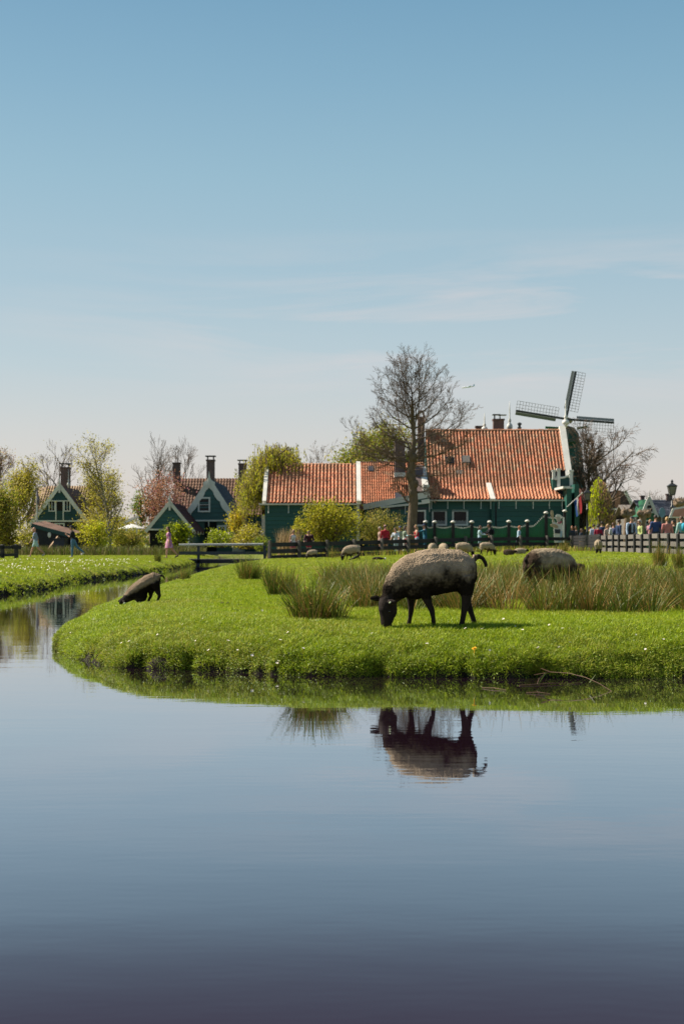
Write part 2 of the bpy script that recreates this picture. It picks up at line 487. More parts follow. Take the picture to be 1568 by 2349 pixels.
PROF = np.array([(-0.5, -0.45), (0.0, 0.0), (0.04, 0.13), (0.10, 0.185), (0.3, 0.255), (0.7, 0.315), (1.2, 0.355), (1.6, 0.36)])
def height_s(X, Y, S):
    p = np.interp(S, PROF[:, 0], PROF[:, 1]) / 0.36
    return np.where(S > 0, p * plateau(X, Y), p * 0.36)
EA, EB = EDGE, np.roll(EDGE, -1, 0)
ED = EB - EA
EL = (ED ** 2).sum(1) + 1e-12
EDY = np.where(np.abs(ED[:, 1]) < 1e-12, 1e-12, ED[:, 1])
def H(x, y):
    """ground height at one point"""
    x, y = float(x), float(y)
    px, py = x - EA[:, 0], y - EA[:, 1]
    t = np.minimum(np.maximum((px * ED[:, 0] + py * ED[:, 1]) / EL, 0), 1)
    s = math.sqrt((((px - t * ED[:, 0]) ** 2 + (py - t * ED[:, 1]) ** 2)).min())
    c = (EA[:, 1] > y) != (EB[:, 1] > y)
    if np.count_nonzero(c & (px < ED[:, 0] * py / EDY)) % 2: s = -s
    return float(height_s(np.array([x]), np.array([y]), np.array([s]))[0])

def spaced(segs):
    out = [segs[0][0]]
    for a, b, s in segs:
        n = max(1, int(round((b - a) / s)))
        out += [a + (b - a) * (i + 1) / n for i in range(n)]
    return np.array(out)
def grid_mesh(name, xs, ys, drop=0.0, keep=None):
    X, Y = np.meshgrid(xs, ys)
    S = shore_distance(X, Y)
    Z = height_s(X, Y, S)
    if drop: Z = np.where(S < 1.5, Z - drop - 0.55 * smv((0.75 - S) / 0.5), Z)
    nx, ny = len(xs), len(ys)
    V = np.stack([X, Y, Z], -1).reshape(-1, 3)
    idx = np.arange(nx * ny).reshape(ny, nx)
    Q = np.stack([idx[:-1, :-1], idx[:-1, 1:], idx[1:, 1:], idx[1:, :-1]], -1).reshape(-1, 4)
    sq = S.reshape(-1)[Q].max(1)
    Q = Q[sq > -1.0]
    me = bpy.data.meshes.new(name)
    me.from_pydata(V.tolist(), [], Q.tolist())
    me.polygons.foreach_set('use_smooth', [True] * len(Q))
    return me, V, S.reshape(-1)

xs = spaced([(-6000, -600, 900), (-600, -60, 60), (-60, -12, 3), (-12, 8, 0.28), (8, 26, 0.9), (26, 60, 3), (60, 600, 60), (600, 6000, 900)])
ys = spaced([(-60, -2, 6), (-2, 2, 0.25), (2, 11, 1.0), (11, 30, 0.25), (30, 110, 0.8), (110, 200, 6), (200, 1000, 80), (1000, 9000, 1000)])
gme, gV, gS = grid_mesh('ground', xs, ys, drop=0.05)
gme.materials.append(M_ground)
ground = bpy.data.objects.new('ground', gme); COL.objects.link(ground); tag(ground, kind='structure')

def bank_strip(name, i0, i1, step, amp, cave, seed):
    """the shore between two points of the smoothed shoreline, with an uneven undercut face; returns its mesh"""
    P = EDGE[i0:i1]
    seg = np.r_[0, np.cumsum(np.hypot(*np.diff(P, axis=0).T))]
    n = int(seg[-1] / step)
    u = np.linspace(0, seg[-1], n)
    px = np.interp(u, seg, P[:, 0]); py = np.interp(u, seg, P[:, 1])
    tx, ty = np.gradient(px), np.gradient(py)
    k = 9
    ker = np.ones(k) / k
    pad = lambda a: np.convolve(np.pad(a, k // 2, mode='edge'), ker, 'valid')
    tx, ty = pad(tx), pad(ty)
    l = np.hypot(tx, ty) + 1e-9
    nx_, ny_ = ty / l, -tx / l                        # points to land, fixed below
    mid = n // 2
    if shore_distance(np.array([px[mid] + nx_[mid] * 0.3]), np.array([py[mid] + ny_[mid] * 0.3]))[0] < 0: nx_, ny_ = -nx_, -ny_
    prof = [(0.02, -0.3), (-0.02, -0.10), (-0.01, -0.02), (0.0, 0.02), (0.015, 0.05), (0.035, 0.08), (0.06, 0.11), (0.09, 0.14), (0.125, 0.165), (0.165, 0.188), (0.215, 0.21),
            (0.27, 0.231), (0.33, 0.249), (0.40, 0.265), (0.48, 0.28), (0.57, 0.294), (0.67, 0.308), (0.78, 0.321), (0.9, 0.333), (1.03, 0.343), (1.2, 0.353), (1.45, 0.356), (1.7, 0.358)]
    V = []
    for i in range(n):
        a = u[i] + seed * 17.3
        big = noise.noise(Vector((a * 0.9, seed, 0)))
        mid_ = noise.noise(Vector((a * 3.1, seed, 3.3)))
        hole = max(0.0, noise.noise(Vector((a * 2.3, seed, 9.1))) * 1.4 + noise.noise(Vector((a * 6.1, seed, 4.1))) * 0.9 - 0.12)
        for j, (d, z) in enumerate(prof):
            wgt = math.exp(-((z - 0.13) / 0.13) ** 2)
            dd = d + amp * (0.10 * big + 0.05 * mid_) * wgt
            if z < 0.16: dd += cave * min(hole, 0.9) * 0.36 * max(0.0, 1 - abs(z - 0.04) / 0.11)
            hgt = z * (1 + 0.10 * big * (z > 0.02)) 
            q = Vector((px[i] * 2.6, py[i] * 2.6, j * 0.22 + seed))
            lump = noise.noise(q) * 0.5 + noise.noise(q * 2.7) * 0.35
            dd -= amp * 0.085 * lump * wgt
            x, y = px[i] + nx_[i] * dd, py[i] + ny_[i] * dd
            zz = hgt
            if z > 0.15:
                zz += amp * 0.05 * lump * sm((1.4 - d) / 1.0)
                zz *= 1.0 + (float(plateau(x, y)) / 0.357 - 1.0) * sm((z - 0.1) / 0.2)
                zz += 0.004
            V.append((x, y, zz))
    m = len(prof)
    idx = np.arange(n * m).reshape(n, m)
    Q = np.stack([idx[:-1, :-1], idx[:-1, 1:], idx[1:, 1:], idx[1:, :-1]], -1).reshape(-1, 4)
    me = bpy.data.meshes.new(name)
    me.from_pydata(V, [], Q.tolist())
    me.polygons.foreach_set('use_smooth', [True] * len(Q))
    me.materials.append(M_ground); me.materials.append(M_soil)
    jj = np.tile(np.arange(m - 1), n - 1)
    me.polygons.foreach_set('material_index', np.where(jj < 8, 1, 0).astype(np.int32))
    me.update()
    if me.polygons[len(Q) // 2 + 15].normal.z < 0: me.flip_normals()
    return me, np.array(V), n, m, np.hypot(0, 0)

def first_index(pt):
    return int(np.argmin(np.hypot(EDGE[:, 0] - pt[0], EDGE[:, 1] - pt[1])))
iA, iB = first_index((8, 11.7)), first_index((-4.85, 75))
near_me, near_V, nn, nm, _ = bank_strip('near_bank', iA, iB + 1, 0.035, 1.0, 1.0, 1.0)
near_bank = bpy.data.objects.new('near_bank', near_me); COL.objects.link(near_bank); tag(near_bank, kind='structure')
iC, iD = first_index((-7.9, 85)), first_index((-13, 19))
left_me, left_V, ln, lm, _ = bank_strip('far_bank', min(iC, iD), max(iC, iD) + 1, 0.08, 1.6, 1.2, 4.0)
far_bank = bpy.data.objects.new('far_bank', left_me); COL.objects.link(far_bank); tag(far_bank, kind='structure')

# water sheet
mw = bpy.data.materials.new('pond_water'); mw.use_nodes = True
N, L = mw.node_tree.nodes, mw.node_tree.links
N.remove(N['Principled BSDF'])
dif = N.new('ShaderNodeBsdfDiffuse'); dif.inputs['Color'].default_value = (0.0165, 0.0062, 0.0128, 1)
glo = N.new('ShaderNodeBsdfGlossy'); glo.inputs['Roughness'].default_value = 0.012; glo.inputs['Color'].default_value = (0.89, 0.945, 1.0, 1)
fr = N.new('ShaderNodeLayerWeight'); fr.inputs['Blend'].default_value = 0.5
fc = N.new('ShaderNodeFloatCurve')
cv = fc.mapping.curves[0]
for (px_, py_) in ((0.0, .02), (.5, .06), (.64, .07), (.68, .112), (.72, .215), (.76, .42), (.85, .70), (.92, .84), (1.0, 1.0)):
    if px_ == 0.0: cv.points[0].location = (px_, py_)
    elif px_ == 1.0: cv.points[-1].location = (px_, py_)
    else: cv.points.new(px_, py_)
fc.mapping.update()
mxs = N.new('ShaderNodeMixShader')
L.new(fr.outputs['Facing'], fc.inputs['Value']); L.new(fc.outputs[0], mxs.inputs[0]); L.new(dif.outputs[0], mxs.inputs[1]); L.new(glo.outputs[0], mxs.inputs[2])
L.new(mxs.outputs[0], N['Material Output'].inputs['Surface'])
tc = N.new('ShaderNodeTexCoord')
hts = []
for scl, st, s, det in (((1.1, 3.2, 1), 0.0009, 1.0, 3), ((4.5, 13, 1), 0.00026, 1.0, 3), ((0.25, 0.5, 1), 0.003, 1.0, 2)):
    mp = N.new('ShaderNodeMapping'); mp.inputs['Scale'].default_value = scl
    L.new(tc.outputs['Object'], mp.inputs[0])
    no = N.new('ShaderNodeTexNoise'); no.inputs['Scale'].default_value = s; no.inputs['Detail'].default_value = det; no.inputs['Roughness'].default_value = 0.5
    L.new(mp.outputs[0], no.inputs['Vector'])
    mu = N.new('ShaderNodeMath'); mu.operation = 'MULTIPLY'; mu.inputs[1].default_value = st
    L.new(no.outputs[0], mu.inputs[0]); hts.append(mu.outputs[0])
a1 = N.new('ShaderNodeMath'); a1.operation = 'ADD'; L.new(hts[0], a1.inputs[0]); L.new(hts[1], a1.inputs[1])
a2 = N.new('ShaderNodeMath'); a2.operation = 'ADD'; L.new(a1.outputs[0], a2.inputs[0]); L.new(hts[2], a2.inputs[1])
bu = N.new('ShaderNodeBump'); bu.inputs['Strength'].default_value = 1.0; bu.inputs['Distance'].default_value = 1.0
L.new(a2.outputs[0], bu.inputs['Height'])
L.new(bu.outputs[0], glo.inputs['Normal']); L.new(bu.outputs[0], fr.inputs['Normal'])
wme = bpy.data.meshes.new('water')
wme.from_pydata([(-95, -0.5, 0), (95, -0.5, 0), (95, 106, 0), (-95, 106, 0)], [], [(0, 1, 2, 3)])
wme.materials.append(mw)
water = bpy.data.objects.new('water', wme); COL.objects.link(water); tag(water, kind='structure')
# ------------------------------------------------------------------ building kit
def shared(name, build, mats, smooth=False):
    mb = MB(); build(mb); return mb.mesh(name, mats, smooth)
CUBES = {}
def unit_cube(m):
    if m.name not in CUBES:
        CUBES[m.name] = shared('board', lambda b: b.box(-.5, .5, -.5, .5, -.5, .5), m)
    return CUBES[m.name]
def piece(name, parent, m, c, size, rot=None):
    M = Matrix.Translation(Vector(c))
    if rot is not None: M = M @ rot
    return place(name, unit_cube(m), parent, M @ Matrix.Diagonal((*size, 1)))
def siding(parent, m, x0, x1, z0, z1, y, bh, holes=(), gable=None, thick=0.06):
    """overlapping boards on a wall that faces -y; holes are (x0,x1,z0,z1); gable is a function z -> (xa, xb)"""
    n = max(1, int(round((z1 - z0) / bh))); h = (z1 - z0) / n
    tilt = math.atan2(thick * 0.8, h)
    for i in range(n):
        za, zb = z0 + i * h, z0 + (i + 1) * h
        xa, xb = x0, x1
        if gable:
            g0, g1 = gable(za), gable(zb)
            mb = MB()
            p0, p1 = y - thick * 1.3, y - thick * 0.4
            vs = [(g0[0], p0, za), (g0[1], p0, za), (g1[1], p1, zb), (g1[0], p1, zb), (g0[0], y + 0.01, za), (g0[1], y + 0.01, za), (g1[1], y + 0.01, zb), (g1[0], y + 0.01, zb)]
            mb.add(vs, [(0, 1, 2, 3), (5, 4, 7, 6), (0, 4, 5, 1), (2, 6, 7, 3), (1, 5, 6, 2), (4, 0, 3, 7)])
            mb.build('plank', m, parent)
            continue
        spans = [(xa, xb)]
        for hx0, hx1, hz0, hz1 in holes:
            if hz0 < (za + zb) / 2 < hz1:
                new = []
                for s0, s1 in spans:
                    if hx0 > s0 and hx1 < s1: new += [(s0, hx0), (hx1, s1)]
                    elif hx0 <= s0 < hx1 < s1: new.append((hx1, s1))
                    elif s0 < hx0 < s1 <= hx1: new.append((s0, hx0))
                    elif hx1 <= s0 or hx0 >= s1: new.append((s0, s1))
                spans = new
        for s0, s1 in spans:
            if s1 - s0 < 0.06: continue
            piece('plank', parent, m, ((s0 + s1) / 2, y - thick * 0.75, (za + zb) / 2), (s1 - s0, thick, h * 1.02), Matrix.Rotation(-tilt, 4, 'X'))

def tile_mesh(name, tw, tl, m, hgt):
    mb = MB()
    T = [0.0, 0.12, 0.30, 0.47, 0.58, 0.76, 1.05]
    Z = [0.18, 0.74, 1.0, 0.80, 0.10, 0.0, 0.12]
    L_ = tl * 1.16
    vs = []
    for y, lift in ((0.0, 0.034), (L_, 0.0)):
        for t, z in zip(T, Z): vs.append((t * tw, y, lift + z * hgt))
    for t, z in zip(T, Z): vs.append((t * tw, 0.012, 0.034 + z * hgt - 0.032))
    k = len(T)
    fs = [(i, i + 1, k + i + 1, k + i) for i in range(k - 1)] + [(2 * k + i, 2 * k + i + 1, i + 1, i) for i in range(k - 1)]
    mb.add(vs, fs)
    me = mb.mesh(name, m)
    return me, vs, fs
def pantiles(T, m, runs, limit=300, hgt=0.055):
    """runs: list of (origin, along unit vector, up-slope unit vector, columns, rows, tile width, tile length, start fn, end fn);
    first the nearest rows as single tiles up to the limit, the rest joined into one part"""
    left = limit
    rest = MB()
    for org, ux, us, nc, nr, tw, tl, cols in runs:
        ux, us = Vector(ux).normalized(), Vector(us).normalized()
        un = ux.cross(us).normalized()
        me, vs, fs = tile_mesh('tile', tw, tl, m, hgt)
        for r in range(nr):
            for c in range(nc):
                if cols and not cols(r, c): continue
                jit = Vector((random.uniform(-.006, .006), random.uniform(-.012, .012), random.uniform(-.004, .006)))
                p = Vector(org) + ux * (c * tw + jit.x) + us * (r * tl + jit.y) + un * jit.z
                M = Matrix((( ux.x, us.x, un.x, p.x), (ux.y, us.y, un.y, p.y), (ux.z, us.z, un.z, p.z), (0, 0, 0, 1)))
                M = M @ Matrix.Rotation(random.uniform(-.012, .012), 4, 'Z')
                if left > 0:
                    place('tile', me, T, M); left -= 1
                else:
                    rest.add([tuple(M @ Vector(v)) for v in vs], fs)
    if rest.v: tag(rest.build('tiles', m, T), kind='stuff')
def ridge(T, m, a, b, n, r=0.12):
    a, b = Vector(a), Vector(b)
    d = (b - a) / n
    mb = MB()
    u = d.normalized()
    pts = []
    k = 6
    for e, rr in ((0, r * 1.06), (d.length * 1.05, r)):
        for i in range(k):
            an = math.pi * i / (k - 1)
            pts.append((e, math.cos(an) * rr, math.sin(an) * rr - 0.02))
    mb.add(pts, [(i, i + 1, k + i + 1, k + i) for i in range(k - 1)] + [tuple(range(k - 1, -1, -1))])
    me = mb.mesh('ridge_tile', m)
    me.flip_normals()
    ang = math.atan2(u.y, u.x)
    for i in range(n):
        M = Matrix.Translation(a + d * i + Vector((0, 0, random.uniform(-.012, .012)))) @ Matrix.Rotation(ang, 4, 'Z')
        place('ridge_tile', me, T, M)

def window(T, x0, x1, z0, z1, y, fw=0.10, mullx=(), mullz=(), curtain=False, frame=None, name='window'):
    """a framed window facing -y; frame, glass pane(s) and glazing bars"""
    fm = frame or M_white
    mb = MB()
    mb.box(x0, x1, y - 0.07, y + 0.03, z1 - fw, z1); mb.box(x0, x1, y - 0.09, y + 0.03, z0, z0 + fw)
    mb.box(x0, x0 + fw, y - 0.068, y + 0.03, z0 + fw, z1 - fw); mb.box(x1 - fw, x1, y - 0.068, y + 0.03, z0 + fw, z1 - fw)
    f = mb.build(name, fm, T)
    xsn = [x0 + fw] + [x0 + (x1 - x0) * t for t in mullx] + [x1 - fw]
    zsn = [z0 + fw] + [z0 + (z1 - z0) * t for t in mullz] + [z1 - fw]
    if mullx or mullz:
        g = MB()
        for x in xsn[1:-1]: g.box(x - 0.022, x + 0.022, y - 0.05, y + 0.0, z0 + fw, z1 - fw)
        for z in zsn[1:-1]: g.box(x0 + fw, x1 - fw, y - 0.046, y - 0.004, z - 0.022, z + 0.022)
        g.build('glazing_bar', fm, f)
    for i in range(len(xsn) - 1):
        for j in range(len(zsn) - 1):
            p = MB(); p.box(xsn[i] + 0.001, xsn[i + 1] - 0.001, y + 0.002, y + 0.010, zsn[j] + 0.001, zsn[j + 1] - 0.001)
            p.build('pane', M_glass, f)
    if curtain:
        c = MB()
        xm = (x0 + x1) / 2
        n = 8
        for k in range(n):
            xa = x0 + fw + (x1 - x0 - 2 * fw) * k / n; xb = x0 + fw + (x1 - x0 - 2 * fw) * (k + 1) / n
            hh = z0 + (z1 - z0) * (0.30 + 0.05 * (k % 2))
            c.box(xa, xb, y - 0.003 - 0.002 * (k % 2), y + 0.001, z0 + fw, hh)
        c.build('curtain', M_curtain, f)
    return f
def chimney(T, x, y, z0, z1, w, d, m, cap='slab', name='chimney'):
    mb = MB()
    mb.box(x - w / 2, x + w / 2, y - d / 2, y + d / 2, z0, z1)
    mb.box(x - w / 2 - 0.05, x + w / 2 + 0.05, y - d / 2 - 0.05, y + d / 2 + 0.05, z1, z1 + 0.12)
    c = mb.build(name, m, T)
    if cap == 'slab':
        k = MB()
        for sx in (-1, 1):
            for sy in (-1, 1):
                k.box(x + sx * w * .38 - .03, x + sx * w * .38 + .03, y + sy * d * .38 - .03, y + sy * d * .38 + .03, z1 + 0.12, z1 + 0.36)
        k.box(x - w / 2 - .10, x + w / 2 + .10, y - d / 2 - .10, y + d / 2 + .10, z1 + 0.36, z1 + 0.44)
        k.build('chimney_cap', M_iron, c)
    elif cap == 'cowl':
        k = MB()
        k.box(x - w * .42, x - w * .30, y - .05, y + .05, z1 + .12, z1 + .42); k.box(x + w * .1, x + w * .2, y - .05, y + .05, z1 + .12, z1 + .42)
        k.box(x - w * .55, x + w * .15, y - d * .45, y + d * .45, z1 + .42, z1 + .48)
        k.box(x + w * .0, x + w * .75, y - d * .4, y + d * .4, z1 + .40, z1 + .45)
        k.build('chimney_cowl', M_iron, c)
    elif cap == 'arch':
        k = MB()
        n = 8
        pts = [(x + math.cos(math.pi * i / n) * w * .42, y, z1 + .12 + math.sin(math.pi * i / n) * .42) for i in range(n + 1)]
        k.tube(pts, [0.085] * (n + 1), 6)
        k.build('chimney_arch', m, c)
    return c
def finial(T, x, y, z, h, r, m=None, name='finial'):
    mb = MB()
    mb.lathe([(r * .35, 0), (r * .4, h * .08), (r * .9, h * .13), (r, h * .19), (r * .8, h * .26), (r * .3, h * .31), (r * .5, h * .36), (r * .5, h * .40), (r * .22, h * .46), (r * .18, h * .75), (r * .05, h)], (x, y, z), 10)
    return mb.build(name, m or M_white, T, smooth=True)
def gutter(T, x0, x1, y, z, brackets, drop=0.62):
    mb = MB()
    n = 5
    for i in range(n):
        a0, a1 = math.pi * i / n, math.pi * (i + 1) / n
        r = 0.085
        p = lambda a: (y - r + r * -math.cos(a) * 1.0, z - r * math.sin(a))
        (ya, za), (yb, zb) = p(a0), p(a1)
        mb.add([(x0, ya, za), (x1, ya, za), (x1, yb, zb), (x0, yb, zb)], [(0, 1, 2, 3)])
    mb.box(x0, x1, y - 0.185, y - 0.165, z - 0.05, z + 0.03)
    mb.build('gutter', M_white, T)
    for x in brackets:
        b = MB()
        b.tube([(x, y - .12, z - .08), (x, y - .07, z - drop * .35), (x, y - .045, z - drop * .8), (x, y - .06, z - drop)], [.035, .03, .026, .04], 6)
        b.build('gutter_bracket', M_white, T)

# ------------------------------------------------------------------ left wing with the big tiles
D = 97.0
zg = 0.45
xa, xb = wx(610, D), wx(822, D)
ze, zr = wz(1153, D), wz(1068, 100.5)
yr = 100.5
T = thing('barn_wing', ((xa + xb) / 2, D, zg), 'low green boarded wing under large orange pantiles, leftmost of the joined houses', 'house')
mb = MB(); mb.prism([(D + .02, zg), (yr + 3.5, zg), (yr + 3.5, ze), (yr, zr - .1), (D + .02, ze)], xa + .02, xb - .02, axis='X'); mb.build('wall', M_greendk, T)
siding(T, M_green, xa, xb, zg, ze - .05, D, 0.295)
piece('corner_board', T, M_green, (xa + .0, D - .05, (zg + ze) / 2), (.12, .1, ze - zg))
piece('joint_strip', T, M_green, (wx(656, D), D - .06, (zg + ze) / 2), (.06, .05, ze - zg))
us = Vector((0, yr - (D - .25), zr - (ze - .12)))
n_r = 11; tl = us.length / n_r
nc = 25; tw = (xb - xa - .12) / nc
pantiles(T, M_tile, [((xa + .02, D - .25, ze - .06), (1, 0, 0), us, nc, n_r, tw, tl, None)], hgt=0.115)
mb = MB(); mb.prism([(D - .2, ze - .1), (yr, zr - .03), (yr + 3.7, ze - .1), (yr, zr - .12)], xa, xb, axis='X'); mb.build('roof_deck', M_dark, T)
ridge(T, M_tile, (xa, yr, zr + .06), (xb - .1, yr, zr + .06), 19)
for xx, wd, nm_ in ((xa - .10, .26, 0), (xb + .02, .30, 1)):
    mb = MB()
    mb.beam((xx, D - .32, ze + .0), (xx, yr + .05, zr + .18), wd, .30)
    mb.beam((xx, yr + .06, zr + .17), (xx, yr + 3.6, ze), wd - .008, .30)
    mb.build('bargeboard', M_white, T)
gutter(T, xa - .45, xb, D - .27, ze - .10, [xa + .18, wx(662, D), wx(740, D)])
mb = MB(); mb.box(xb - .14, xb + .06, D - .14, D - .06, zg, ze - .1); mb.build('corner_board', M_white, T)
# weather bird on the ridge end
finial(T, wx(804, 100.5), yr, zr + .1, .9, .07, M_iron, 'ridge_spike')

# ------------------------------------------------------------------ middle house with small tiles
D = 103.0
xa, xb = wx(824, D), wx(979, D)
ze, zr, yr = wz(1172, D), wz(1062, 107.0), 107.0
zg = .5
T = thing('middle_house', ((xa + xb) / 2, D, zg), 'middle house with small orange roof tiles between the low wing and the main house', 'house')
mb = MB(); mb.prism([(D + .3, zg), (yr + 4, zg), (yr + 4, ze), (yr, zr - .1), (D + .3, ze)], xa + .02, xb - .02, axis='X'); mb.build('wall', M_greendk, T)
us = Vector((0, yr - D, zr - ze)); n_r = 17; tl = us.length / n_r
nc = 29; tw = (xb - xa) / nc
pantiles(T, M_tileb, [((xa, D - .05, ze), (1, 0, 0), us, nc, n_r, tw, tl, None)], hgt=0.07)
mb = MB(); mb.prism([(D, ze - .06), (yr, zr - .05), (yr + 4, ze - .06), (yr, zr - .12)], xa, xb, axis='X'); mb.build('roof_deck', M_dark, T)
ridge(T, M_tilebrown, (xa, yr, zr + .04), (wx(930, 107), yr, zr + .04), 16, .10)
def onroof(px, py, D0, z0, us_):
    """where the sight line of a frame point meets the roof plane through (.,D0,z0) along us_"""
    k = us_.z / us_.y
    d = (EYE - z0 + k * D0) / (k - (HORIZON - py) / F)
    return Vector((wx(px, d), d, wz(py, d)))
sl = math.atan2(us.z, us.y)
for px, py, w_, h_, nm_ in ((850, 1078, .40, .55, 'roof_vent'), (913, 1140, .5, .7, 'roof_vent')):
    p = onroof(px, py, D, ze, us)
    piece(nm_, T, M_slate, p + Vector((0, -.05, .08)), (w_, h_, .12), Matrix.Rotation(sl, 4, 'X'))
c = chimney(T, wx(916.5, 104.8), 104.8, wz(1096, 104.5), wz(1016, 104.8), .74, .7, M_brickred, 'none')
mb = MB(); mb.box(wx(904, 104.4), wx(929, 104.4), 104.35, 105.2, wz(1094, 104.4), wz(1084, 104.4)); mb.build('flashing', M_white, c)
chimney(T, wx(965, 108), 108, wz(1060, 108), wz(960, 108), .52, .6, M_brick, 'arch')
p = onroof(912, 1095, D, ze, us)
piece('roof_hatch', T, M_white, p + Vector((0, -.03, .08)), (.15, .3, .06), Matrix.Rotation(sl, 4, 'X'))
# brick fire wall with white coping towards the main house
xw = wx(968, 103.2)
mb = MB(); mb.prism([(102.6, wz(1150, 102.6)), (104.0, wz(1150, 104)), (105.6, wz(1072, 105.6)), (104.9, wz(1066, 104.9)), (102.6, wz(1128, 102.6))], wx(945, 103), wx(972, 103), axis='X')
mb.build('fire_wall', M_brickred, T)
mb = MB(); mb.beam((wx(976, 102.5), 102.4, wz(1126, 102.5)), (wx(969, 105), 105.2, wz(1072, 105)), .42, .22)
mb.box(wx(970, 102.3), wx(984, 102.3), 102.2, 102.6, wz(1140, 102.3), wz(1112, 102.3)); mb.build('coping', M_white, T)

# ------------------------------------------------------------------ lean-to in front of the middle house
D = 101.2
zg = .5
T = thing('lean_to', (wx(910, D), D, zg), 'small green lean-to with a long sloping pale fascia, partly behind the hedge', 'house')
xa, xb = wx(836, D), wx(984, D)
poly = [(xa, zg), (xb, zg), (xb, wz(1130, D)), (xa, wz(1166, D))]
mb = MB(); mb.prism(poly, D + .02, D + 1.6); mb.build('wall', M_greendk, T)
za_, zb_ = wz(1163, D), wz(1134, D)
def shed_top(x): return za_ + (zb_ - za_) * (x - xa) / (xb - xa)
siding(T, M_green, xa, xb, zg, wz(1170, D), D, .30, holes=[(wx(944, D), wx(976, D), wz(1206, D), wz(1170, D))])
mb = MB(); mb.beam((xa - .1, D - .12, za_), (xb + .02, D - .12, zb_), .08, .42); mb.build('fascia', M_white, T)
mb = MB(); mb.prism([(wx(880, D), wz(1163, D)), (xb, wz(1152, D)), (xb, wz(1140, D)), (wx(890, D), wz(1158, D))], D - .07, D); mb.build('gable_panel', M_green, T)
mb = MB(); mb.beam((wx(872, D), D - .2, wz(1164, D)), (wx(966, D), D - .2, wz(1154.5, D)), .12, .14); mb.beam((wx(966, D), D - .2, wz(1152, D)), (xb + .02, D - .2, wz(1149, D)), .14, .30); mb.build('gutter', M_white, T)
for px in (887, 929, 984):
    mb = MB(); zz = wz(1163 - (px - 872) * .1, D); mb.tube([(wx(px, D), D - .13, zz), (wx(px, D), D - .1, zz - .3), (wx(px, D), D - .08, zz - .7)], [.04, .03, .035], 6); mb.build('gutter_bracket', M_white, T)
mb = MB(); mb.prism([(D - .02, za_ - .05), (D + 1.7, za_ + .2), (D + 1.7, za_ + .1), (D - .02, za_ - .15)], xa, xb, axis='X'); mb.build('roof', M_slate, T)
window(T, wx(944, D), wx(976, D), wz(1207, D), wz(1170, D), D - .02, .11)
mb = MB(); mb.box(wx(925, D), wx(946, D), D - .5, D - .42, wz(1206.5, D), wz(1204, D)); mb.box(wx(926, D), wx(928, D), D - .5, D - .42, zg, wz(1206, D)); mb.build('handrail', M_white, T)

# ------------------------------------------------------------------ main house
D = 103.0
zg = .6
xa, xm, xb = wx(985, D), wx(1127, D), wx(1288, D)
ze = wz(1147, D - .3); yk = 104.3; zk = wz(1117, yk); yr = 108.2; zr = wz(990, yr)
T = thing('main_house', ((xa + xb) / 2, D, zg), 'tallest green boarded house under a steep orange pantile roof with white right gable trim', 'house')
mb = MB(); mb.prism([(D + .05, zg), (yr + 5, zg), (yr + 5, zk), (yr, zr - .15), (yk, zk - .15), (D + .05, ze - .1)], xa + .03, wx(1288, 104) + .4, axis='X'); mb.build('wall', M_greendk, T)
wins = [(wx(989.5, D), wx(1024, D), wz(1206, D), wz(1170, D)), (wx(1036, D), wx(1072.5, D), wz(1206, D), wz(1170, D))]
siding(T, M_green, xa, xm, zg, ze - .08, D, .36, holes=wins)
siding(T, M_green, xm + .02, xb, zg, ze - .08, D - .32, .36)
mb = MB(); mb.box(xm + .0, xm + .10, D - .31, D + .1, zg, ze - .05); mb.build('corner_board', M_green, T)
for w_ in wins: window(T, *w_, D - .02, .12, curtain=True)
mb = MB(); mb.tube([(wx(1135, D), D - .42, ze - .2), (wx(1135, D), D - .42, zg + .1)], [.05, .05], 8); mb.build('drainpipe', M_black, T)
mb = MB()
zz = zg + .2
pts = []
while zz < ze - .2:
    pts.append((wx(1127, D) - .03, D - .36, zz)); zz += .25
mb.tube(pts, [.075 + .012 * (i % 2) for i in range(len(pts))], 7); mb.build('rain_chain', M_green, T)
gutter(T, xa - .05, xm, D - .38, ze - .02, [wx(p, D) for p in (988, 1025, 1062, 1099 + 2, 1123)])
gutter(T, xm + .1, xb + .08, D - .62, ze - .02, [wx(p, D) for p in (1141, 1180, 1219, 1256, 1285)])
# roof: flare at the foot, steep above
nc = 42; x_end = wx(1300, 105.2); tw = (x_end - xa) / nc
usf = Vector((0, yk - (D - .42), zk - (ze + .02))); nf = 5; tlf = usf.length / nf
uss = Vector((0, yr - yk, zr - zk)); ns = 18; tls = uss.length / ns
xk0 = wx(1267, yk)
def flare_right(r, c):
    x = xa + (c + .9) * tw
    return x < xb + .1 - (xb + .1 - xk0) * (r / nf)
def steep_right(r, c):
    x = xa + (c + .9) * tw
    z = zk + (zr - zk) * (r + .5) / ns
    return x < xk0 if r < 2 else (x < wx(1269, yk) if r < 5 else True)
pantiles(T, M_tile, [((xa, D - .45, ze + .02), (1, 0, 0), usf, nc, nf, tw, tlf, flare_right), ((xa, yk - .03, zk + .01), (1, 0, 0), uss, nc, ns, tw, tls, steep_right)], hgt=0.115)
mb = MB(); mb.prism([(D - .38, ze - .06), (yk, zk - .06), (yr, zr - .06), (yr + 5, zk), (yr, zr - .2), (yk, zk - .16), (D - .38, ze - .12)], xa, x_end - .05, axis='X'); mb.build('roof_deck', M_dark, T)
ridge(T, M_tile, (xa, yr, zr + .08), (x_end, yr, zr + .08), 30, .13)
mb = MB(); mb.beam((wx(1128, D), D - .55, ze + .0), (wx(1119.5, yk), yk + .1, zk + .22), .34, .22); mb.build('roof_divider', M_white, T)
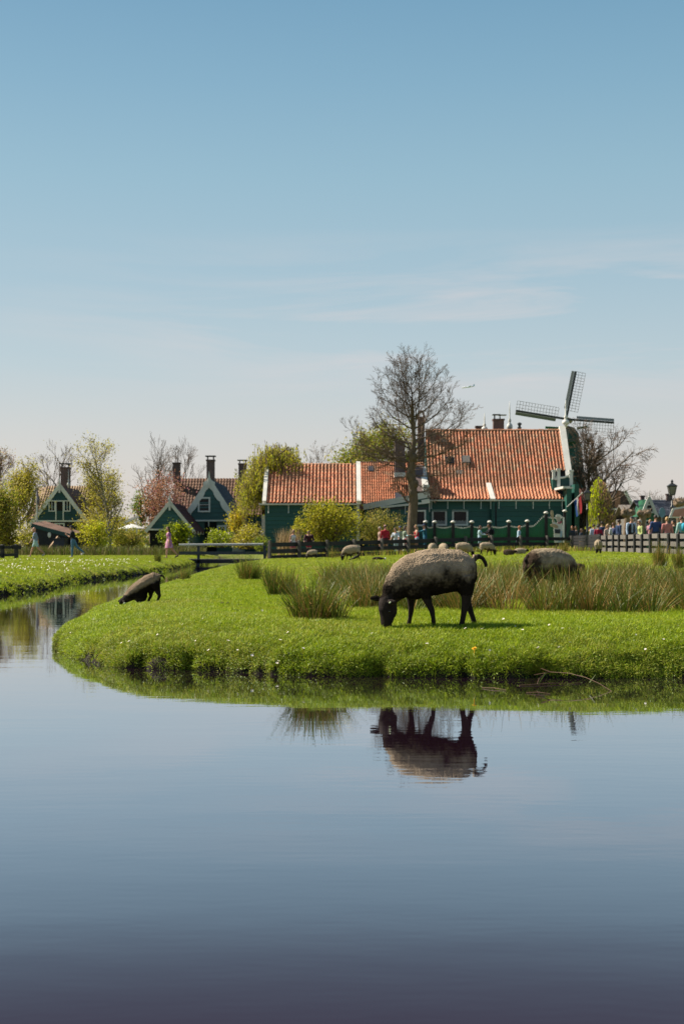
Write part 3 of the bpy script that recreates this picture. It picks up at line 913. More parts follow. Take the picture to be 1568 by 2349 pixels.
# roof windows
sl = math.atan2(uss.z, uss.y)
for px, py, mt_, op in ((1030, 1059, M_glass, 0), (1068, 1058, M_slate, .12)):
    p = onroof(px, py, yk, zk, uss)
    c = piece('roof_window', T, M_slate, p + Vector((0, -.07, .10)), (.62, .68, .12), Matrix.Rotation(sl, 4, 'X'))
    p2 = p + Vector((0, -.125 - op, .155))
    MB_ = Matrix.Translation(p2) @ Matrix.Rotation(sl - op * 1.5, 4, 'X') @ Matrix.Diagonal((.52, .58, .02, 1))
    place('pane', unit_cube(M_glass if op == 0 else M_boardgrey), c, MB_)
p = onroof(1053, 1086, yk, zk, uss); piece('roof_hatch', T, M_boardgrey, p + Vector((0, -.06, .08)), (.5, .35, .1), Matrix.Rotation(sl, 4, 'X'))
p = onroof(1017, 1014, yk, zk, uss); piece('roof_hatch', T, M_boardgrey, p + Vector((0, -.06, .08)), (.35, .35, .1), Matrix.Rotation(sl, 4, 'X'))
# chimneys and things on the ridge
chimney(T, wx(1142, 109), 109, wz(1000, 109), wz(965, 109), .80, .7, M_brickred, 'cowl')
chimney(T, wx(1100, 109.5), 109.5, wz(1000, 109.5), wz(981, 109.5), .66, .6, M_brick, 'none')
finial(T, wx(1168, 110), 110, wz(992, 110), 2.4, .24, M_white)
finial(T, wx(1110.5, 109), 109, wz(992, 109), 1.5, .24, M_white)
mb = MB(); x_, y_ = wx(1190.5, 109), 109; zz = wz(990, 109)
mb.lathe([(.13, -.3), (.13, .25), (.18, .27), (.18, .32), (.1, .34), (.1, .5), (.17, .52), (.17, .62), (.06, .7)], (x_, y_, zz), 10); mb.build('vent_pipe', M_iron, T)
# right gable parapet
xg = wx(1303, 105.2)
mb = MB()
mb.beam((xg, 105.0, wz(1096, 105.0)), (xg, yr + .1, zr + .32), .46, .34)
mb.beam((xg, yr + .11, zr + .31), (xg, yr + 5, zk + .3), .452, .34)
mb.build('bargeboard', M_white, T)
finial(T, wx(1296.5, yr), yr, zr + .3, 2.1, .28, M_white)
mb = MB(); mb.prism([(D - 1.4, zg), (yr + 5, zg), (yr + 5, zk), (yr, zr + .1), (104.9, wz(1098, 104.9)), (104.0, wz(1114, 104)), (D - 1.4, wz(1114, 104))], xg - .14, xg + .18, axis='X'); mb.build('gable_wall', M_green, T)
# small false front beside the flare
Df = 103.6
mb = MB(); mb.box(wx(1283, Df), wx(1308, Df), Df, Df + .3, wz(1117, Df), wz(1096, Df)); mb.build('front_panel', M_greendk, T)
mb = MB(); mb.box(wx(1267, Df), wx(1277, Df), Df + .05, Df + 1.2, wz(1122, Df), wz(1096, Df)); mb.build('cheek', M_green, T)
for p0, p1, t0, t1 in ((1276.5, 1283.5, 1074.5, 1117), (1305, 1312.5, 1078, 1117)):
    mb = MB(); mb.box(wx(p0, Df), wx(p1, Df), Df - .1, Df + .12, wz(t1, Df), wz(t0 + 4, Df)); mb.box(wx(p0 - 1.6, Df), wx(p1 + 1.6, Df), Df - .15, Df + .17, wz(t0 + 4, Df), wz(t0, Df)); mb.build('post', M_white, T)
mb = MB(); mb.box(wx(1266, Df), wx(1272.5, Df), Df - .02, Df + .2, wz(1100, Df), wz(1082, Df)); mb.box(wx(1265, Df), wx(1273.5, Df), Df - .05, Df + .24, wz(1082, Df), wz(1078, Df)); mb.build('post', M_white, T)
for (p0, q0), (p1, q1), sag in (((1272, 1098), (1277, 1092), 4), ((1284, 1095.5), (1306, 1086), 3.5)):
    mb = MB()
    pts = []
    for i in range(7):
        t = i / 6
        pts.append((wx(p0 + (p1 - p0) * t, Df), Df - .04, wz(q0 + (q1 - q0) * t + sag * math.sin(math.pi * t), Df)))
    mb.tube(pts, [.075] * 7, 6); mb.build('moulding', M_white, T)
Dc = 101.5
mb = MB(); mb.box(wx(1298.5, Dc), wx(1310, Dc), Dc, 103.2, zg, wz(1121, Dc)); mb.build('corner_wall', M_green, T)
mb = MB(); mb.beam((wx(1299, Dc) - .05, Dc - .1, wz(1118, Dc)), (wx(1277.5, 103.5), 103.4, wz(1122.5, 103.5)), .5, .16); mb.build('ledge', M_white, T)
mb = MB(); mb.box(wx(1297, Dc), wx(1313, Dc), Dc - .12, Dc + .3, wz(1121, Dc), wz(1117, Dc)); mb.build('cornice', M_white, T)
# boarded house behind at the right of the main house
D = 112.0
T = thing('boarded_house', (wx(1335, D), D, .7), 'pale green boarded house front just right of the main house, behind the flag', 'house')
siding(T, M_greenlt, wx(1302, D), wx(1353, D), .7, wz(1158, D), D, .27, holes=[(wx(1322, D), wx(1339, D), .5, wz(1165, D))])
mb = MB(); mb.box(wx(1302, D), wx(1353, D), D + .02, D + 5, .7, wz(1158, D)); mb.build('wall', M_greendk, T)
mb = MB(); mb.box(wx(1322, D), wx(1339, D), D - .05, D, .7, wz(1166, D)); mb.build('doorway', M_dark, T)
mb = MB(); mb.prism([(D - .4, wz(1158, D) - .1), (D + 3, wz(1120, D + 3)), (D + 3, wz(1122, D + 3)), (D - .4, wz(1158, D) - .2)], wx(1300, D), wx(1356, D), axis='X'); mb.build('roof', M_tilebrown, T)
mb = MB(); mb.ball((wx(1334, 108), 111, wz(1178.5, 108)), .14, 8, 6); mb.tube([(wx(1334, 108), 111, wz(1178.5, 108)), (wx(1334, 108), D, wz(1177, 108))], [.02, .02], 4); mb.build('globe_lamp', M_white, T)
for k in range(5):
    pass
# ------------------------------------------------------------------ small gabled houses on the left
def gable_house(name, label, D, cx_, half, z_eave, z_apex, zg, depth, wallm, roofm, bh, barge_w=.2, siding_from=None, ornate=False, over=.25, tile_rows=0):
    x0 = wx(cx_, D)
    T = thing(name, (x0, D, zg), label, 'house')
    mb = MB(); mb.prism([(x0 - half + .05, zg), (x0 + half - .05, zg), (x0 + half - .05, z_eave), (x0, z_apex - .08), (x0 - half + .05, z_eave)], D + .03, D + depth); mb.build('wall', wallm, T)
    s0 = siding_from if siding_from is not None else zg
    if s0 < z_eave: siding(T, wallm, x0 - half, x0 + half, s0, z_eave, D, bh)
    def g(z):
        t = max(0.02, (z_apex - z) / (z_apex - z_eave))
        return (x0 - half * t, x0 + half * t)
    siding(T, wallm, 0, 0, z_eave, z_apex - .1, D, bh, gable=g)
    # roof slopes
    run, rise = half + over, (z_apex - z_eave) * (half + over) / half
    for s in (-1, 1):
        mb = MB()
        a = (x0, z_apex + .10); b = (x0 + s * run, z_apex + .10 - rise)
        mb.prism([a, b, (b[0] - s * .02, b[1] - .1), (a[0], a[1] - .12)] if s > 0 else [b, a, (a[0], a[1] - .12), (b[0] + .02, b[1] - .1)], D - .1, D + depth + .2)
        r = mb.build('roof', roofm, T)
        # courses of tiles
        if tile_rows and s > 0:
            sl_ = math.hypot(run, rise); tm = MB()
            ux = Vector((0, -1, 0)); us_ = Vector((-s * run, 0, rise)).normalized(); un = Vector((s * rise, 0, run)).normalized()
            nc_ = int((depth + .2) / .28)
            for r_ in range(tile_rows):
                for c_ in range(nc_):
                    p = Vector((b[0], D + depth + .1 - c_ * .28, b[1])) + us_ * (sl_ * r_ / tile_rows) + un * .02
                    q = p + ux * .25
                    l_ = us_ * (sl_ / tile_rows * 1.1)
                    tm.add([tuple(p + un * .05), tuple(q + un * .05), tuple(q + l_ + un * .01), tuple(p + l_ + un * .01), tuple((p + q) / 2 + un * .09), tuple((p + q) / 2 + l_ + un * .05)], [(0, 4, 5, 3), (4, 1, 2, 5), (0, 1, 4)])
            tag(tm.build('roof_tiles', roofm, T), kind='stuff')
        b_ = MB()
        A = Vector((x0, D - .16 - .006 * s, z_apex + .14)); B = Vector((x0 + s * (run + .05), D - .16 - .006 * s, z_apex + .14 - rise * (run + .05) / run))
        if not ornate:
            b_.beam(A, B, .06, barge_w)
        else:
            n = 26
            dirv = (B - A); nrm = Vector((-s * -dirv.z, 0, -abs(dirv.x))).normalized()
            nrm = Vector((-s * rise, 0, -run)).normalized()
            up_, lo_ = [], []
            for i in range(n + 1):
                t = i / n
                p = A + dirv * t
                scal = .13 * abs(math.sin(t * math.pi * 4.0)) ** 0.6
                w_ = barge_w * .75 + scal + (.30 if t < .10 else (.12 if t < .14 else 0))
                up_.append((p - nrm * .10)); lo_.append(p + nrm * w_)
            vs, fs = [], []
            for u_, l_ in zip(up_, lo_):
                vs += [tuple(u_), tuple(l_), (u_.x, u_.y + .06, u_.z), (l_.x, l_.y + .06, l_.z)]
            for i in range(n):
                a4, b4 = i * 4, i * 4 + 4
                fs += [(a4, a4 + 1, b4 + 1, b4), (a4 + 2, b4 + 2, b4 + 3, a4 + 3), (a4, b4, b4 + 2, a4 + 2), (a4 + 1, a4 + 3, b4 + 3, b4 + 1)]
            b_.add(vs, fs)
        b_.build('bargeboard', M_white, T)
    f = MB(); f.box(x0 - .07, x0 + .07, D - .25, D - .13, z_apex - .45, z_apex + .35); f.prism([(x0 - .07, z_apex + .35), (x0 + .07, z_apex + .35), (x0, z_apex + .75)], D - .25, D - .13); f.build('finial', M_white, T)
    return T, x0

# house A, far left
D = 115.0
T, x0 = gable_house('gable_house', 'dark green gabled house at the far left with white framed upstairs door and windows', D, 138, wx(197, D) - wx(138, D), wz(1196, D), wz(1118, D), .45, 8, M_greendk, M_tilebrown, .5, .30, siding_from=99)
mb = MB(); mb.box(wx(84, D), wx(202, D), D - .12, D - .04, wz(1197, D), wz(1193.5, D)); mb.build('trim_band', M_white, T)
mb = MB(); mb.box(wx(86, D), wx(196, D), D - .02, D + .02, .45, wz(1197, D)); mb.build('lower_wall', M_black, T)
window(T, wx(112.6, D), wx(128, D), wz(1173.4, D), wz(1148, D), D - .06, .07, mullx=(.5,))
window(T, wx(147.5, D), wx(162.5, D), wz(1173.4, D), wz(1148, D), D - .06, .07, mullx=(.5,))
d_ = MB(); d_.box(wx(128, D) + .005, wx(130.5, D), D - .13, D - .05, wz(1193.5, D) + .005, wz(1148, D)); d_.box(wx(145, D), wx(147.5, D) - .005, D - .13, D - .05, wz(1193.5, D) + .005, wz(1148, D)); d_.box(wx(130.5, D), wx(145, D), D - .13, D - .05, wz(1150.5, D), wz(1148, D))
dd = d_.build('door', M_white, T)
mb = MB(); mb.box(wx(130.5, D) + .005, wx(145, D) - .005, D - .09, D - .06, wz(1193, D), wz(1172, D)); mb.build('door_leaf', M_greendk, dd)
mb = MB(); mb.box(wx(130.5, D) + .005, wx(145, D) - .005, D - .09, D - .06, wz(1171.5, D), wz(1150.8, D)); mb.build('pane', M_glass, dd)
window(T, wx(126, D), wx(149, D), wz(1215, D), wz(1200, D), D - .06, .09, mullx=(.5,))
c = chimney(T, wx(151, 119), 119, wz(1125, 119), wz(1075, 119), .72, .6, M_brickred, 'slab')
finial(T, wx(160, 119), 118.5, wz(1120, 119), 1.6, .13, M_white, 'spire')

# black shed in front of it
D = 96.0
z0 = .44
T = thing('shed', (wx(118, D), D, z0), 'low black shed with a sloping brown tiled roof in front of the left house', 'shed')
xl, xr = wx(76, D), wx(158, D)
zl, zrr = wz(1205, D), wz(1229, D)
mb = MB(); mb.prism([(xl, z0), (xr, z0), (xr, zrr - .05), (xl, zl - .05)], D, D + 4); mb.build('wall', M_black, T)
mb = MB(); mb.box(xr, wx(187, D), D + .2, D + 3, z0, wz(1229, D)); mb.build('side_wall', M_black, T)
mb = MB(); mb.beam((xl - .1, D - .06, zl), (xr + .1, D - .06, zrr), .08, .26); mb.build('fascia', M_greendk, T)
k = (zrr - zl) / (xr - xl)
for i in range(10):
    x_0 = xl - .05 + (xr - xl + .15) * i / 10; x_1 = xl - .05 + (xr - xl + .15) * (i + 1.06) / 10
    mb = MB(); mb.add([(x_0, D - .05, zl + k * (x_0 - xl) + .13), (x_1, D - .05, zl + k * (x_1 - xl) + .10), (x_1, D + 4.2, zl + k * (x_1 - xl) + .32), (x_0, D + 4.2, zl + k * (x_0 - xl) + .35),
                       (x_0, D - .05, zl + k * (x_0 - xl) + .08), (x_1, D - .05, zl + k * (x_1 - xl) + .05)], [(0, 1, 2, 3), (4, 5, 1, 0)])
    mb.build('roof_board', mat('rust_roof', (0.22, 0.12, 0.08), (0.15, 0.085, 0.06), rough=.85, scale=5, vary=.2), T)
mb = MB(); mb.ball((wx(114, D), D - .03, wz(1227, D)), (.12, .05, .2), 8, 6); mb.build('wall_lamp', M_white, T)
o = top(MB().beam((wx(105, 94), 94, .45), (wx(131, 94), 94.6, wz(1232, 94)), .16, .22), 'leaning_beam', mat('raw_timber', (.34, .22, .13), (.26, .17, .1)), (wx(105, 94), 94, .45), 'pale timber leaning against the black shed', 'timber')
mb = MB(); mb.box(wx(122, 94), wx(147, 94), 94.2, 95.2, .45, wz(1236, 94)); mb.box(wx(121, 94), wx(148, 94), 94.1, 95.3, wz(1236, 94), wz(1234.5, 94))
top(mb, 'trough', M_slate, (wx(134, 94), 94.7, .45), 'low dark box standing at the foot of the black shed', 'box')

# house B with the scalloped gable
D = 112.0
half = wx(534, D) - wx(480, D)
T, x0 = gable_house('scalloped_house', 'teal gabled house with scalloped white bargeboards and one square window', D, 480, half, wz(1186, D), wz(1102, D), .45, 15, M_greenlt, M_slate, .36, .34, siding_from=wz(1194, D), ornate=True, tile_rows=12)
mb = MB(); mb.box(wx(424, D), wx(536, D), D - .14, D - .05, wz(1196, D), wz(1192.5, D)); mb.build('trim_band', M_white, T)
for px in (479, 520):
    mb = MB(); mb.tube([(wx(px, D), D - .1, wz(1196, D)), (wx(px, D), D - .08, wz(1208, D))], [.05, .04], 6); mb.build('bracket', M_white, T)
window(T, wx(454.5, D), wx(482.5, D), wz(1175, D), wz(1140.5, D), D - .06, .12, mullx=(), mullz=(.5,))
window(T, wx(498, D), wx(519, D), wz(1248, D), wz(1205, D), D - .06, .12, mullx=(.5,), mullz=(.5,))
mb = MB(); mb.box(wx(470, D), wx(497, D), D - .06, D - .02, .45, wz(1198, D)); mb.build('doorway', M_dark, T)
chimney(T, wx(483.3, 115), 115, wz(1110, 115), wz(1058, 115), .62, .62, M_brickred, 'slab')

# house C, small gable in front of B
D = 104.0
half = wx(436, D) - wx(390, D)
T, x0 = gable_house('small_gable_house', 'small low gabled house with a dark red tiled roof, in front of the scalloped house', D, 390, half, wz(1213, D), wz(1157, D), .45, 9, M_greenlt, mat('maroon_tile', (.10, .035, .03), (.065, .025, .022), rough=.8, scale=6, island=.3, vary=.1), .30, .24, siding_from=99, tile_rows=9)
mb = MB(); mb.box(wx(340, D), wx(438, D), D - .2, D - .08, wz(1216.5, D), wz(1213, D)); mb.build('trim_band', M_white, T)
mb = MB(); mb.box(x0 - half, x0 + half, D - .04, D - .0, .45, wz(1216, D)); mb.build('lower_wall', M_dark, T)
mb = MB(); mb.beam((wx(433, D), D - .2, .45), (wx(434, D), D - .2, wz(1214, D)), .16, .12); mb.beam((wx(433, D), D - .22, wz(1236, D)), (wx(425, D), D - .22, wz(1216, D)), .1, .1); mb.build('corner_post', M_white, T)
for i in range(4):
    mb = MB(); yy = D + 1 + i * 2.2; mb.box(x0 + half + .15, x0 + half + .25, yy, yy + .5, wz(1213, D) - .38, wz(1213, D) - .08); mb.build('rafter_end', M_white, T)

# long brown-roofed house behind, two chimneys
D = 128.0
T = thing('long_house', (wx(470, D), D, .5), 'long brown-roofed house at the back, mostly behind the scalloped house, two chimneys', 'house')
za_ = wz(1102, D + 4)
mb = MB(); mb.box(wx(392, D), wx(600, D), D, D + 8, .5, wz(1180, D)); mb.build('wall', M_greendk, T)
us = Vector((0, 4.3, za_ - wz(1182, D) + .1)); nr_ = 12
tm = MB(); nc_ = 30; x_0 = wx(392, D); tw_ = (wx(600, D) - x_0) / nc_
tme, tvs, tfs = tile_mesh('tile', tw_, us.length / nr_, M_tilebrown, .06)
un = Vector((1, 0, 0)).cross(us.normalized())
mb = MB(); mb.prism([(D - .3, wz(1182, D)), (D + 4, za_), (D + 8.3, wz(1182, D)), (D + 4, za_ - .2)], wx(392, D), wx(600, D), axis='X'); mb.build('roof', M_tilebrown, T)
for r_ in range(nr_):
    for c_ in range(nc_):
        p = Vector((x_0 + c_ * tw_, D - .3, wz(1182, D) + .03)) + us * (r_ / nr_); u_ = us.normalized()
        tm.add([tuple(p + Vector((1, 0, 0)) * v[0] + u_ * v[1] + un * v[2]) for v in tvs], tfs)
tag(tm.build('roof_tiles', mat('brown_pantile_far', (.16, .085, .05), (.11, .06, .04), rough=.85, island=.3), T), kind='stuff')
chimney(T, wx(405.5, 131), 131, wz(1108, 131), wz(1064, 131), .66, .6, M_brick, 'none')
chimney(T, wx(556.5, 131), 131, wz(1108, 131), wz(1066, 131), .72, .6, M_brickred, 'slab')

# house with a pale tiled roof behind house A
D = 124.0
T = thing('pale_roof_house', (wx(100, D), D, .5), 'house with a wide pale tiled roof behind the left gabled house', 'house')
x_0, x_1 = wx(62, D), wx(192, D)
mb = MB(); mb.box(x_0, x_1, D, D + 7, .5, wz(1190, D)); mb.build('wall', M_greendk, T)
us = Vector((0, 4.2, wz(1117, D + 4) - wz(1192, D))); nr_, nc_ = 12, 22; tw_ = (x_1 - x_0) / nc_
tme, tvs, tfs = tile_mesh('tile', tw_, us.length / nr_, M_tilepale, .07); un = Vector((1, 0, 0)).cross(us.normalized())
mb = MB(); mb.prism([(D - .3, wz(1192, D)), (D + 3.9, wz(1117, D + 4) - .03), (D + 8, wz(1192, D)), (D + 3.9, wz(1118, D + 4) - .2)], x_0, x_1, axis='X'); mb.build('roof', M_tilepale, T)
tm = MB()
for r_ in range(nr_):
    for c_ in range(nc_):
        if c_ < r_ * .45 - 1: continue
        p = Vector((x_0 + c_ * tw_, D - .3, wz(1192, D) + .03)) + us * (r_ / nr_); u_ = us.normalized()
        tm.add([tuple(p + Vector((1, 0, 0)) * v[0] + u_ * v[1] + un * v[2]) for v in tvs], tfs)
tag(tm.build('roof_tiles', M_tilepale, T), kind='stuff')
mb = MB(); mb.beam((x_0 - .05, D - .4, wz(1192, D)), (wx(82, D + 4), D + 3.9, wz(1116, D + 4)), .2, .24); mb.build('bargeboard', M_white, T)
mb = MB(); mb.lathe([(.22, 0), (.3, .25), (.3, .7), (.2, .9), (.05, 1.0)], (wx(195, D - 1), D - 1, wz(1180, D)), 10); mb.tube([(wx(195, D - 1), D - 1, .5), (wx(195, D - 1), D - 1, wz(1180, D))], [.06, .06], 6)
top(mb, 'white_globe_lamp', M_white, (wx(195, D - 1), D - 1, .5), 'white globe lamp on a post beside the pale roofed house', 'lamp')

# ------------------------------------------------------------------ houses at the right edge
D = 138.0
T = thing('dutch_gambrel_house', (wx(1425, D), D, .7), 'purple-brown roofed house with a white edged roof, right of the yellow-green tree', 'house')
mb = MB(); mb.box(wx(1375, D), wx(1440, D), D, D + 8, .7, wz(1212, D)); mb.build('wall', M_slatewarm, T)
mb = MB(); mb.prism([(wx(1370, D), wz(1205, D)), (wx(1442, D), wz(1205, D)), (wx(1447, D), wz(1170, D)), (wx(1370, D), wz(1170, D))], D - .3, D + .2); mb.build('lower_roof', M_slatewarm, T)
mb = MB(); mb.prism([(wx(1370, D), wz(1167, D)), (wx(1448, D), wz(1167, D)), (wx(1430, D), wz(1127, D)), (wx(1380, D), wz(1127, D))], D - .1, D + .3); mb.build('upper_roof', M_slatewarm, T)
mb = MB(); mb.box(wx(1370, D), wx(1451, D), D - .5, D - .3, wz(1169.5, D), wz(1166, D)); mb.build('gutter', M_white, T)
mb = MB(); mb.beam((wx(1430, D), D - .4, wz(1126, D)), (wx(1451, D), D - .4, wz(1167, D)), .2, .3); mb.beam((wx(1449, D), D - .4, wz(1170, D)), (wx(1437, D), D - .4, wz(1204, D)), .2, .34); mb.build('bargeboard', M_white, T)
chimney(T, wx(1414, D), D - .2, wz(1165, D), wz(1128, D), .5, .3, mat('brick_warm', (.34, .17, .11), (.26, .13, .09)), 'none')

D = 112.0
T = thing('slate_house', (wx(1530, D), D, .7), 'green house with a long dark slate roof and small white trimmed gable, right edge', 'house')
x_0, x_1 = wx(1478, D), wx(1640, D)
mb = MB(); mb.box(x_0, x_1, D, D + 7, .7, wz(1183, D)); mb.build('wall', M_boardgrey, T)
mb = MB(); mb.prism([(D - .5, wz(1184, D)), (D + 3.4, wz(1148, D + 3.4)), (D + 7.4, wz(1184, D)), (D + 3.4, wz(1151, D + 3.4))], x_0 - .2, x_1, axis='X'); mb.build('roof', M_slate, T)
tm = MB(); us = Vector((0, 3.9, wz(1148, D + 3.4) - wz(1184, D))); u_ = us.normalized(); un = Vector((1, 0, 0)).cross(u_)
for r_ in range(9):
    for c_ in range(26):
        p = Vector((x_0 - .2 + c_ * .22 + .11 * (r_ % 2), D - .5, wz(1184, D))) + us * (r_ / 9) + un * .03
        tm.add([tuple(p + un * .03), tuple(p + Vector((.2, 0, 0)) + un * .03), tuple(p + Vector((.2, 0, 0)) + us / 8), tuple(p + us / 8)], [(0, 1, 2, 3)])
tag(tm.build('slates', M_slate, T), kind='stuff')
gx, half = wx(1487, D - 1), wx(1504, D - 1) - wx(1487, D - 1)
z_a, z_b = wz(1145, D - 1), wz(1184, D - 1)
mb = MB(); mb.prism([(gx - half, z_b), (gx + half, z_b), (gx, z_a)], D - 1, D + 3); mb.box(gx - half * .8, gx + half * .9, D - 1, D, .7, z_b); mb.build('gable', M_picket, T)
for s in (-1, 1):
    mb = MB(); mb.beam((gx, D - 1.1 - .006 * s, z_a + .12), (gx + s * half * 1.12, D - 1.1 - .006 * s, z_b - .1), .12, .22); mb.build('bargeboard', M_white, T)
finial(T, gx, D - 1.1, z_a, .8, .1, M_white)
window(T, gx - .27, gx + .36, wz(1177, D - 1), wz(1156, D - 1), D - 1.03, .1, mullz=(.5,))
window(T, gx - .6, gx + .1, wz(1212, D - 1), wz(1193, D - 1), D - 1.03, .1, mullx=(.5,), mullz=(.5,))
chimney(T, wx(1533.5, D + 3.4), D + 3.4, wz(1150, D + 3.4), wz(1136, D + 3.4), .45, .4, M_brickred, 'none')
chimney(T, wx(1484, D + 5), D + 7, wz(1150, D + 7), wz(1140, D + 7), .3, .3, M_brickred, 'none')
D = 118.
T = thing('grey_roof_house', (wx(1462, D), D, .7), 'low house with a grey roof between the purple roofed house and the green gable', 'house')
mb = MB(); mb.box(wx(1436, D), wx(1486, D), D, D + 6, .7, wz(1190, D)); mb.build('wall', M_boardgrey, T)
mb = MB(); mb.prism([(D - .4, wz(1190, D)), (D + 3, wz(1158, D + 3)), (D + 6, wz(1190, D)), (D + 3, wz(1161, D + 3))], wx(1434, D), wx(1488, D), axis='X'); mb.build('roof', mat('grey_tile', (.20, .17, .145), (.15, .13, .115), rough=.85), T)

# ------------------------------------------------------------------ windmill
D = 220.0
k = D / F
hx, hz = wx(1295, D), wz(963, D)
T = thing('windmill', (wx(1318, D), D + 4, .7), 'old green windmill with lattice sails rising behind the main house', 'windmill')
cx_, cy_ = wx(1316, D), D + 4
mb = MB()
prof = [(3.3, .7), (3.0, 5), (2.5, 9.5), (2.05, 14), (1.75, 17.2)]
mb.lathe([(r, z) for r, z in prof], (cx_, cy_, 0), 8); mb.build('body', mat('mill_green', (.018, .075, .075), (.014, .055, .055), rough=.7, scale=2), T)
mb = MB(); mb.prism([(-2.0, 0), (2.0, 0), (1.9, 1.2), (1.1, 2.2), (0, 2.5), (-1.1, 2.2), (-1.9, 1.2)], -3.4, 2.2)
cap = MB(); cap.add([(cx_ + x * .9 + .0 - (0.9 * (y < 0)), cy_ + y, 17.1 + z * (1.0 if y < 0 else .75)) for x, y, z in mb.v], mb.f); cap.build('cap', mat('mill_green', (.018, .075, .075)), T)
mb = MB(); mb.tube([(hx, D - .8, hz), (cx_, cy_, hz + .2)], [.42, .42], 10); mb.build('axle', mat('mill_hub', (.34, .28, .12), (.10, .09, .08)), T)
mb = MB(); mb.beam((wx(1256, D), D + 3, wz(977, D)), (wx(1300, D), D + 3, wz(979, D)), .3, .35); mb.beam((wx(1330, D), D + 3, wz(979, D)), (wx(1354, D), D + 3, wz(975, D)), .3, .35); mb.build('tail_beam', M_picket, T)
ang0 = math.degrees(math.atan2(hz - 0 - (hz - (963 - 855) * k), 1)) if False else 0
tips = [(1317, 854), (1180, 944), (1404, 971), (1284, 1075)]
sailgrid = mat('sail_lattice', (.20, .185, .165), (.15, .14, .125), rough=.8)
for i, (px, py) in enumerate(tips):
    tx, tz = wx(px, D), wz(py, D)
    dv = Vector((tx - hx, 0, tz - hz)); ln_ = dv.length
    u = dv.normalized()
    side = {0: Vector((u.z, 0, -u.x)), 1: Vector((u.z, 0, -u.x)), 2: Vector((u.z, 0, -u.x)), 3: Vector((u.z, 0, -u.x))}[i]
    yy = D - 1.0 - .25 * (i % 2)
    h0 = Vector((hx, yy, hz))
    if i == 0: pass
    mb = MB()
    mb.beam(h0 - u * .4, h0 + u * ln_, .32, .30, up=(0, 1, 0))
    s = mb.build('sail', M_iron, T)
    mb = MB()
    for q in range(0, 15):
        p = h0 + u * (1.4 + (ln_ - 1.4) * q / 14)
        mb.beam(p - side * .1, p + side * 1.55, .05, .05, up=(0, 1, 0))
    for q in range(1, 4):
        p = h0 + side * (1.55 * q / 3)
        mb.beam(p + u * 1.4, p + u * ln_, .045, .045, up=(0, 1, 0))
    mb.build('lattice', sailgrid, s)
    mb = MB()
    a_, b_ = h0 + u * 1.6 - side * .2 , h0 + u * ln_ - side * .2
    mb.add([tuple(a_ + Vector((0, -.1, 0))), tuple(b_ + Vector((0, -.1, 0))), tuple(b_ - side * .42 + Vector((0, .12, 0))), tuple(a_ - side * .42 + Vector((0, .12, 0))),
            tuple(a_ + Vector((0, -.06, 0))), tuple(b_ + Vector((0, -.06, 0))), tuple(b_ - side * .42 + Vector((0, .16, 0))), tuple(a_ - side * .42 + Vector((0, .16, 0)))],
           [(0, 1, 2, 3), (7, 6, 5, 4), (0, 4, 5, 1), (2, 6, 7, 3), (1, 5, 6, 2), (0, 3, 7, 4)])
    mb.build('wind_board', mat('sail_board', (.14, .16, .165), (.10, .12, .125), rough=.7), s)

# ------------------------------------------------------------------ fences
def ranch_fence(name, label, pts, hts, rails, m_post, m_rail, back=.10, post_w=.15, rail_h=.17, cap=True, rail_t=.05, group=None):
    """posts at pts (x,y); rails run along the far side of the posts (back > 0) as separate boards per bay"""
    z0 = [H(x, y) for x, y in pts]
    T = thing(name, (pts[0][0], pts[0][1], z0[0]), label, 'fence', group)
    for i, (x, y) in enumerate(pts):
        if i + 1 < len(pts): dx, dy = pts[i + 1][0] - x, pts[i + 1][1] - y
        an = math.atan2(dy, dx)
        mb = MB()
        h = hts
        w = post_w / 2
        vs = []
        ln_ = random.uniform(-.015, .015)
        for z, s in ((-.3, 1), (h - .03, 1), (h, .8)):
            for sx, sy in ((-1, -1), (1, -1), (1, 1), (-1, 1)):
                vs.append((sx * w * s + ln_ * z, sy * w * s, z))
        fs = [(8, 9, 10, 11)]
        for k_ in range(2):
            for j in range(4):
                fs.append((k_ * 4 + j, k_ * 4 + (j + 1) % 4, k_ * 4 + 4 + (j + 1) % 4, k_ * 4 + 4 + j))
        mb.add(vs, fs)
        me = mb.mesh('post', m_post)
        place('post', me, T, Matrix.Translation((x, y, z0[i])) @ Matrix.Rotation(an, 4, 'Z'))
    for i in range(len(pts) - 1):
        a, b = Vector((*pts[i], z0[i])), Vector((*pts[i + 1], z0[i + 1]))
        d = (b - a); n = Vector((-d.y, d.x, 0)).normalized() * back
        L_ = d.length
        ang = math.atan2(d.y, d.x); pit = math.atan2(d.z, math.hypot(d.x, d.y))
        for rz_ in rails:
            c = (a + b) / 2 + n + Vector((0, 0, rz_ + random.uniform(-.012, .012)))
            M = Matrix.Rotation(ang, 4, 'Z') @ Matrix.Rotation(-pit + random.uniform(-.004, .004), 4, 'Y')
            piece('rail', T, m_rail, c, (L_ * .995, rail_t, rail_h), M)
    return T
pxs = [618.5, 686, 750, 812, 875, 936, 999, 1067, 1127, 1192.5, 1254, 1309]
def fence_d(px): return 76 + (px - 618.5) / (1309 - 618.5) * 20.8
fpts = [(wx(p, fence_d(p)), fence_d(p)) for p in pxs]
ranch_fence('paddock_fence', 'long black three-rail fence with grey posts between the meadow and the crowd', fpts, 1.0, (.10, .42, .78), M_weath, M_black, back=.11, rail_h=.23)
